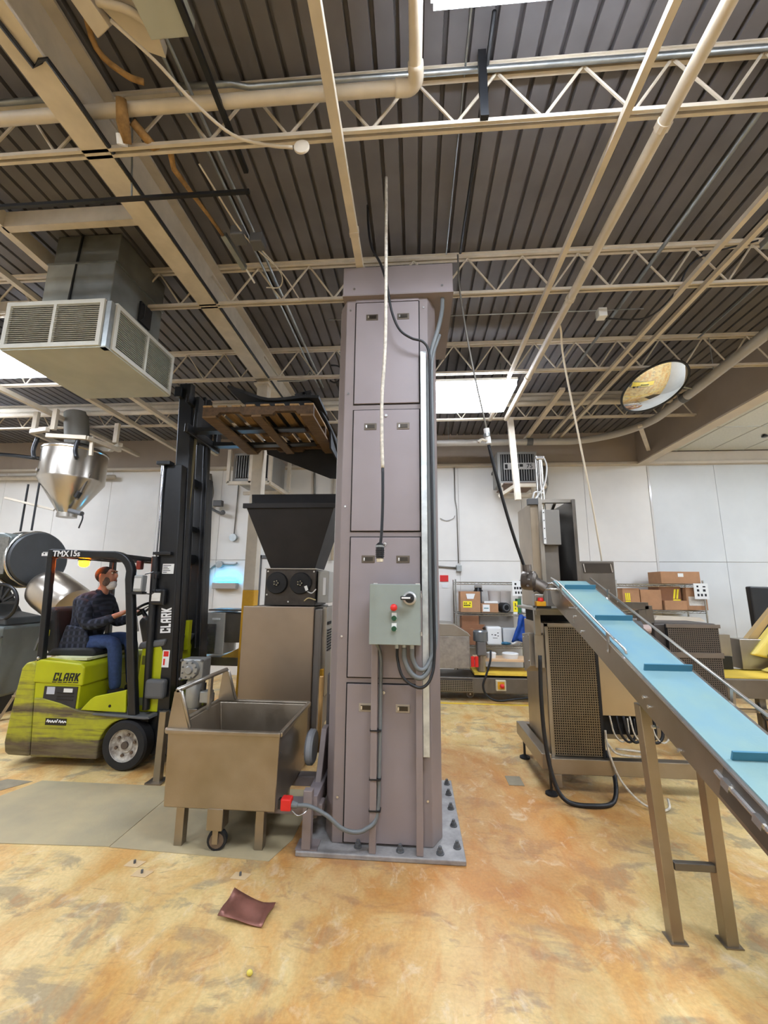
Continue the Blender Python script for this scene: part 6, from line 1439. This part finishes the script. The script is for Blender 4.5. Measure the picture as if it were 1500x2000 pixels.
# middle motor frame
for p0, p1 in (((1.90, 4.7, 1.50), (2.45, 4.7, 1.50)), ((2.45, 4.7, 1.50), (2.47, 4.7, 1.22)), ((2.38, 4.7, 1.46), (2.40, 4.7, 1.25))): B().beam(p0, p1, .07, .07).build('motor_frame', STEEL_D, t)
B().cyl((2.10, 4.62, 1.30), (2.32, 4.62, 1.28), .07, 14).build('inner_motor', GREYP, t)
B().cyl((2.32, 4.60, 1.27), (2.40, 4.60, 1.27), .045, 14).build('inner_shaft', mat('pinkish_sleeve', (200, 178, 170), .4), t)
# rear perforated motor housing
B().box(2.46, 3.08, 4.62, 5.1, .52, 1.33).build('motor_housing', mat('dark_grey_housing', (78, 72, 68), .5, .3), t, bevel=.02)
B().box(2.56, 3.06, 4.58, 4.615, .52, 1.32).build('mesh_backing', DARKIN, t)
lattice(2.57, 3.05, 1.05, 1.29, 24, 12, .0075, lambda u, v, w_: (u, 4.574 - w_, v), .006).build('perforated_sheet', mat('brown_mesh_steel', (124, 114, 104), .5, .5), t)
lattice(2.57, 3.05, .54, 1.0, 24, 23, .0075, lambda u, v, w_: (u, 4.574 - w_, v), .006).build('perforated_sheet', mat('brown_mesh_steel', (124, 114, 104), .5, .5), t)
B().box(2.55, 3.07, 4.56, 4.575, 1.0, 1.05).build('mesh_rail', mat('brown_mesh_steel', (124, 114, 104), .5, .5), t)
B().box(2.55, 3.07, 4.56, 4.575, 1.29, 1.325).build('mesh_rail', mat('brown_mesh_steel', (124, 114, 104), .5, .5), t)
# lower drawer panel and dark cable bay
B().box(1.60, 2.02, 3.94, 3.965, .60, 1.20).build('lower_panel', mat('soft_stainless_panel', (180, 168, 148), .28, .9, .08, 1.5), t, bevel=.006)
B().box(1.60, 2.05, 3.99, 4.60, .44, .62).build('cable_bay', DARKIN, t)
for k in range(7):
    x_ = 1.66 + k * .055
    B().tube([(x_, 3.95, .60), (x_ + .02, 3.93, .46), (x_ + .08, 3.93, .40), (x_ + .14, 3.94, .45), (x_ + .15, 3.96, .58)], .007 + .003 * (k % 3), 6, 5).build('hanging_wire', CABLE if k % 3 else ROPE, t, smooth=True)
tag(B().tube([(1.07, 3.82, 1.10), (1.055, 3.80, .8), (1.06, 3.78, .45), (1.10, 3.74, .16), (1.18, 3.70, .03), (1.36, 3.66, .022), (1.54, 3.72, .03), (1.62, 3.85, .15), (1.60, 3.95, .32)], .017, 8, 7).build('black_hose', CABLE, smooth=True), 'black hose looping on the floor under the perforated guard', 'hose')
tag(B().tube([(1.59, 3.89, .50), (1.59, 3.86, .35), (1.64, 3.80, .16), (1.74, 3.72, .04), (1.84, 3.66, .012), (1.93, 3.68, .02), (1.96, 3.74, .06)], .009, 8, 6).build('white_hose', ROPE, smooth=True), 'thin white air hose drooping to the floor beside the conveyor leg', 'hose')
tag(B().tube([(1.60, 3.90, .40), (1.66, 3.86, .33), (1.84, 3.84, .32), (1.92, 3.85, .335), (1.82, 3.87, .35), (1.66, 3.88, .36)], .009, 8, 6).build('white_hose', ROPE, smooth=True), 'white hose loop above the machine beam', 'hose')

# ================================================================== BLUE CLEATED CONVEYOR
t = thing('incline_conveyor', 'blue cleated incline conveyor on stainless legs in the right foreground', 'conveyor', (1.33, 2.43, 0))
def cz(y): return 1.46 + .383 * (y - 3.0)           # belt height along the slope
ya, yb_ = .95, 3.70
bx0, bx1 = 1.186, 1.458
nrm = Vector((0, -.383, 1)).normalized()
# belt: upper run, head and tail wrap, lower run
prof = []
top0, top1 = Vector((0, ya, cz(ya))), Vector((0, yb_, cz(yb_)))
rr_ = .055
cA, cB_ = top0 - nrm * rr_, top1 - nrm * rr_
dirv = (top1 - top0).normalized()
for k in range(9):
    a = math.pi * k / 8; prof.append(cB_ + nrm * rr_ * math.cos(a) + dirv * rr_ * math.sin(a))
for k in range(9):
    a = math.pi * k / 8; prof.append(cA - nrm * rr_ * math.cos(a) - dirv * rr_ * math.sin(a))
inner = []
for k in range(9):
    a = math.pi * k / 8; inner.append(cB_ + (nrm * math.cos(a) + dirv * math.sin(a)) * (rr_ - .006))
for k in range(9):
    a = math.pi * k / 8; inner.append(cA - (nrm * math.cos(a) + dirv * math.sin(a)) * (rr_ - .006))
b_ = B(); n = len(prof); vs = []
for pr in (prof, inner):
    for x_ in (bx0, bx1): vs += [(x_, p.y, p.z) for p in pr]
fs = []
for i in range(n):
    j = (i + 1) % n
    fs += [(i, j, n + j, n + i), (2 * n + i, 3 * n + i, 3 * n + j, 2 * n + j), (i, 2 * n + i, 2 * n + j, j), (n + i, n + j, 3 * n + j, 3 * n + i)]
b_.add(vs, fs); b_.build('belt', BELT, t)
def cleat(y):
    b = B(); p = Vector((0, y, cz(y)))
    b.obox((( bx0 + bx1) / 2 + .012, p.y + nrm.y * .018, p.z + nrm.z * .018), (bx1 - bx0 - .03, .008, .036), Matrix.Rotation(math.atan(.383), 3, 'X'))
    return b.build('cleat', CLEAT, t)
for y in (3.53, 2.99, 2.42, 1.84, 1.26): cleat(y)
# side frames
def side(x0_, x1_):
    return B().add([(x, y, z) for x in (x0_, x1_) for y, z in ((ya + .02, cz(ya) - .15), (3.05, cz(3.05) - .175), (3.72, cz(3.72) - .19), (3.78, cz(3.74) - .06), (3.70, cz(3.70) - .014), (ya + .02, cz(ya) - .014))],
                   [(0, 1, 2, 3, 4, 5), (11, 10, 9, 8, 7, 6)] + [(i, 6 + i, 6 + (i + 1) % 6, (i + 1) % 6) for i in range(6)])
s1 = side(1.172, 1.184).build('side_frame', STEEL_W, t)
side(1.460, 1.472).build('side_frame', STEEL_W, t)
B().rtube([(1.178, y, cz(y) - .008) for y in (ya, 1.8, 2.6, 3.70)], .02, .008, (1, 0, 0)).build('edge_strip', SCREW, t)
B().rtube([(1.466, y, cz(y) - .008) for y in (ya, 1.8, 2.6, 3.70)], .02, .008, (1, 0, 0)).build('edge_strip', SCREW, t)
B().box(1.195, 1.458, 1.2, 3.6, -5, -4.99) if False else None
for y in (1.5, 2.1, 2.7, 3.3): B().cyl((1.19, y, cz(y) - .10), (1.465, y, cz(y) - .10), .02, 10).build('cross_tube', STEEL, t)
bs = B(); bs.add([(x, y, cz(y) - .02 - d) for d in (0, .006) for y in (ya + .1, 3.62) for x in (1.2, 1.455)], [(0, 2, 3, 1), (4, 5, 7, 6), (0, 1, 5, 4), (2, 6, 7, 3), (0, 4, 6, 2), (1, 3, 7, 5)]); bs.build('slider_bed', STEEL, t)
# legs
for x_ in (1.238, 1.496):
    pass
def leg(xb, xt, yb2, yt, zt):
    return B().add([(xb - .028, yb2 - .03, 0), (xb + .028, yb2 - .03, 0), (xb + .028, yb2 + .03, 0), (xb - .028, yb2 + .03, 0), (xt - .028, yt - .03, zt), (xt + .028, yt - .03, zt), (xt + .028, yt + .03, zt), (xt - .028, yt + .03, zt)],
                   [(3, 2, 1, 0), (4, 5, 6, 7), (0, 1, 5, 4), (1, 2, 6, 5), (2, 3, 7, 6), (3, 0, 4, 7)])
leg(1.245, 1.205, 2.44, 2.46, 1.06).build('leg', STEEL_W, t, bevel=.004)
leg(1.492, 1.478, 2.44, 2.46, 1.06).build('leg', STEEL_W, t, bevel=.004)
leg(1.22, 1.196, 1.10, 1.10, .60).build('leg', STEEL_W, t, bevel=.004)
leg(1.44, 1.448, 1.10, 1.10, .60).build('leg', STEEL_W, t, bevel=.004)
B().box(1.27, 1.47, 2.425, 2.455, .30, .335).build('leg_brace', STEEL_D, t, bevel=.004)
for x_ in (1.245, 1.492): B().box(x_ - .04, x_ + .04, 2.40, 2.48, 0, .006).build('foot_plate', STEEL_W, t)
# guide rails
B().tube([(1.175, 3.72, cz(3.72) + .02), (1.172, 3.62, cz(3.6) + .045), (1.17, 3.5, cz(3.5) + .05), (1.17, 2.72, cz(2.72) + .05), (1.18, 2.62, cz(2.62) + .045), (1.20, 2.58, cz(2.58) + .02), (1.205, 2.575, cz(2.57) + .0)], .007, 8, 4).build('guide_rail', SCREW, t, smooth=True)
for y in (2.72, 3.5): B().beam((1.172, y, cz(y) - .07), (1.172, y, cz(y) + .05), .012, .02).build('rail_post', STEEL, t)
B().tube([(1.50, 3.72, cz(3.72) + .02), (1.50, 2.0, cz(2.0) + .05), (1.50, 1.1, cz(1.1) + .05)], .008, 8).build('guide_rail', STEEL, t, smooth=True)
for y in (3.4, 2.2): B().beam((1.486, y, cz(y) - .07), (1.50, y, cz(y) + .05), .012, .02).build('rail_post', STEEL, t)
for y, dz in ((2.72, -.06), (3.12, -.14), (3.24, -.09), (2.36, -.10), (2.32, -.12), (2.10, -.16), (2.3, -.2), (1.78, -.05)):
    B().cyl((1.180, y, cz(y) + dz), (1.164, y, cz(y) + dz), .009, 8).build('bolt', SCREW, t)
B().cyl((1.17, 3.32, cz(3.32) - .06), (1.17, 3.18, cz(3.32) - .06), .008, 8).build('tension_bolt', SCREW, t)
# take-up at the lower end
B().cyl((1.165, 1.86, cz(1.86) - .06), (1.165, 1.62, cz(1.62) - .06), .011, 8).build('take_up_screw', SCREW, t)
B().obox((1.165, 1.80, cz(1.80) - .06), (.03, .04, .03), Matrix.Rotation(math.atan(.383), 3, 'X')).build('take_up_nut', SCREW, t)
B().obox((1.165, 1.66, cz(1.66) - .06), (.03, .04, .03), Matrix.Rotation(math.atan(.383), 3, 'X')).build('take_up_nut', SCREW, t)
B().obox((1.176, 1.40, cz(1.40) - .075), (.012, .95, .13), Matrix.Rotation(math.atan(.383), 3, 'X')).build('tail_plate', STEEL_D, t)

# ================================================================== YELLOW CONVEYOR AND CUTTER (far right)
t = thing('yellow_belt_table', 'stainless table with yellow conveyor belt at the right edge', 'conveyor', (3.8, 4.9, 0))
B().box(3.10, 5.0, 4.65, 5.15, .795, .81).build('yellow_belt', YBELT, t)
B().box(3.08, 5.0, 4.60, 4.65, .62, .80).build('side_panel', STEEL_D, t, bevel=.006)
B().box(3.08, 5.0, 5.15, 5.20, .62, .80).build('side_panel', STEEL_D, t, bevel=.006)
for x_ in (3.42, 4.6):
    for y_ in (4.66, 5.14): B().box(x_ - .03, x_ + .03, y_ - .03, y_ + .03, 0, .62).build('leg', STEEL_D, t)
for z_ in (.50,): B().box(3.15, 3.9, 4.56, 4.60, z_, z_ + .03).build('lower_rail', STEEL, t)
B().box(3.55, 3.62, 4.56, 4.62, .30, .62).build('frame_post', STEEL_D, t); B().box(3.42, 3.55, 4.60, 4.62, .32, .48).build('frame_window', mat('tan_board', (214, 178, 138), .7), t)
B().tube([(3.32, 4.55, .60), (3.33, 4.53, .48), (3.38, 4.53, .44)], .01, 6, 4).build('hook', BLACK, t)
t = thing('yellow_cutter', 'yellow cutting head with grey arm tilted over the yellow belt', 'cutter', (3.8, 5.2, .8))
hy = mat('pale_yellow_guard', (238, 214, 110), .45)
B().prism([(3.66, .98), (3.86, .94), (4.30, 1.50), (4.16, 1.52)], 'y', 5.0, 5.12).build('yellow_guard', hy, t, bevel=.03, seg=3)
B().prism([(3.62, 1.02), (3.70, .98), (4.16, 1.54), (4.08, 1.52)], 'y', 5.13, 5.2).build('back_plate', mat('tan_plate', (190, 160, 110), .5), t)
B().tube([(3.90, 4.97, .96), (3.98, 4.97, 1.1), (4.08, 4.97, 1.28), (4.25, 4.97, 1.36)], .045, 10, 4).build('grey_arm', GREYP, t, smooth=True)
B().box(3.80, 3.90, 4.90, 5.0, .93, 1.0).build('arm_end', BLACK, t, bevel=.02)
B().box(3.85, 4.4, 4.92, 5.0, .98, 1.03).build('lower_arm', STEEL_D, t, bevel=.02)
B().box(3.58, 3.95, 5.05, 5.20, .82, 1.14).build('head_base', STEEL, t, bevel=.006)
B().prism([(3.70, .83), (4.3, .86), (4.3, .98), (4.0, .96)], 'y', 4.70, 4.98).build('yellow_paddle', hy, t, bevel=.01)
t = thing('side_motor', 'dark motor with steel plate left of the yellow belt', 'motor', (3.3, 5.1, .82))
B().cyl((3.32, 5.15, .95), (3.32, 5.15, 1.20), .07, 14).build('motor_can', BLACK, t, smooth='split')
B().box(3.36, 3.52, 5.10, 5.18, .95, 1.18).build('mount_plate', STEEL, t)
B().torus((3.32, 5.15, 1.10), .07, .012, n=16, k=6).build('chrome_band', STEEL_B, t)
B().box(3.28, 3.5, 5.08, 5.2, .815, .95).build('base_block', BLACK, t)

# ================================================================== HANGING LINES
tag(B().tube([(.405, 3.36, 4.68), (.42, 3.38, 4.3), (.52, 3.5, 3.7), (.655, 3.60, 3.05)], .008, 8, 5).build('hanging_wire', WG, smooth=True), 'thin wire hanging from the ceiling down to the black cable grip', 'wire')
t = thing('hanging_cable', 'thick black cable hanging diagonally with a grey grip to the gear motor', 'cable', (1.0, 3.85, 1.6))
B().tube([(.665, 3.61, 2.93), (.74, 3.66, 2.62), (.86, 3.75, 2.2), (1.0, 3.84, 1.80), (1.06, 3.82, 1.64)], .0145, 8, 5).build('cable', CABLE, t, smooth=True)
B().cyl((.648, 3.60, 3.08), (.664, 3.61, 2.94), .026, 12).build('cable_grip', WHITE, t, smooth='split')
B().cyl((.648, 3.60, 3.03), (.652, 3.60, 3.00), .03, 12).build('grip_band', GALV, t)
B().tube([(.66, 3.60, 2.96), (.60, 3.58, 2.97), (.57, 3.57, 2.94)], .012, 8, 3).build('grip_wire', ROPE, t)
tag(B().tube([(1.395, 3.76, 4.27), (1.46, 3.85, 4.2), (1.52, 4.0, 4.0), (1.66, 4.2, 3.5), (1.88, 4.5, 2.7), (2.03, 4.72, 2.1), (2.06, 4.77, 1.965)], .0095, 8, 5).build('white_rope', mat('white_nylon_rope', (226, 214, 190), .7), smooth=True), 'white rope slanting from the sprinkler pipe to the steel cabinet', 'rope')

# ================================================================== FLOOR DETAILS
def slab(name, poly, z, m, label, cat): return tag(B().prism(poly, 'z', 0.0005, z).build(name, m), label, cat)
slab('floor_panel', [(-3.9, 2.80), (-1.97, 2.88), (-1.97, 3.70), (-3.2, 3.70), (-3.32, 3.34), (-3.9, 3.30)], .004, PATCH, 'large grey-beige floor panel left of the tub cart', 'floor panel')
slab('floor_panel', [(-1.965, 2.875), (-.90, 2.83), (-.82, 3.06), (-.82, 3.75), (-1.965, 3.75)], .004, mat('grey_beige_floor_panel_b', (182, 164, 126), .6, 0, 0, 3, .06, 60, col2=(164, 150, 118)), 'grey-beige floor panel under the tub cart', 'floor panel')
slab('floor_patch', [(-3.72, 3.46), (-3.40, 3.48), (-3.27, 3.68), (-3.52, 3.70)], .003, PATCHD, 'grey floor patch at the left edge before the forklift', 'floor patch')
slab('floor_drain', [(.80, 4.0), (.93, 4.0), (.93, 4.18), (.80, 4.18)], .004, PATCHD, 'square grey floor cover between the tower and the machine', 'floor cover')
rows = []
for i in range(7):
    u = i / 6; rows.append([(-1.0 + v * .24 + u * .02, 2.36 + u * .15 - v * .03, .006 + .028 * (1 - v) ** 3 * (0.4 + u) + .03 * max(0, v - .7) * u + .006 * math.sin(u * 7 + v * 5) + .006) for v in [j / 7 for j in range(8)]])
tag(B().sheet(rows, .003).build('metal_scrap', COPPER, smooth=True), 'bent brownish metal scrap lying on the foreground floor', 'scrap')
tag(B().sphere((-.72, 2.08, .012), (.014, .010, .012), 10, 6).build('yellow_crumb', mat('yellow_crumb', (226, 206, 90), .6), smooth=True), 'tiny yellow crumb on the foreground floor', 'crumb')
for x_, y_, lb in ((-1.70, 2.74, 'left small anchor hole plate before the tub cart'), (-1.60, 2.66, 'second small anchor stub before the tub cart'), (-1.02, 2.69, 'right small anchor stub before the tub cart')):
    tb_ = thing('anchor_stub', lb, 'anchor', (x_, y_, 0))
    B().prism([(x_ - .05, y_ - .03), (x_ + .04, y_ - .035), (x_ + .06, y_ + .02), (x_ - .04, y_ + .03)], 'z', .0005, .003).build('pale_patch', mat('pale_mortar', (206, 176, 132), .8), tb_)
    B().cyl((x_, y_, .003), (x_, y_, .02), .007, 8).build('stub', GREYP, tb_)
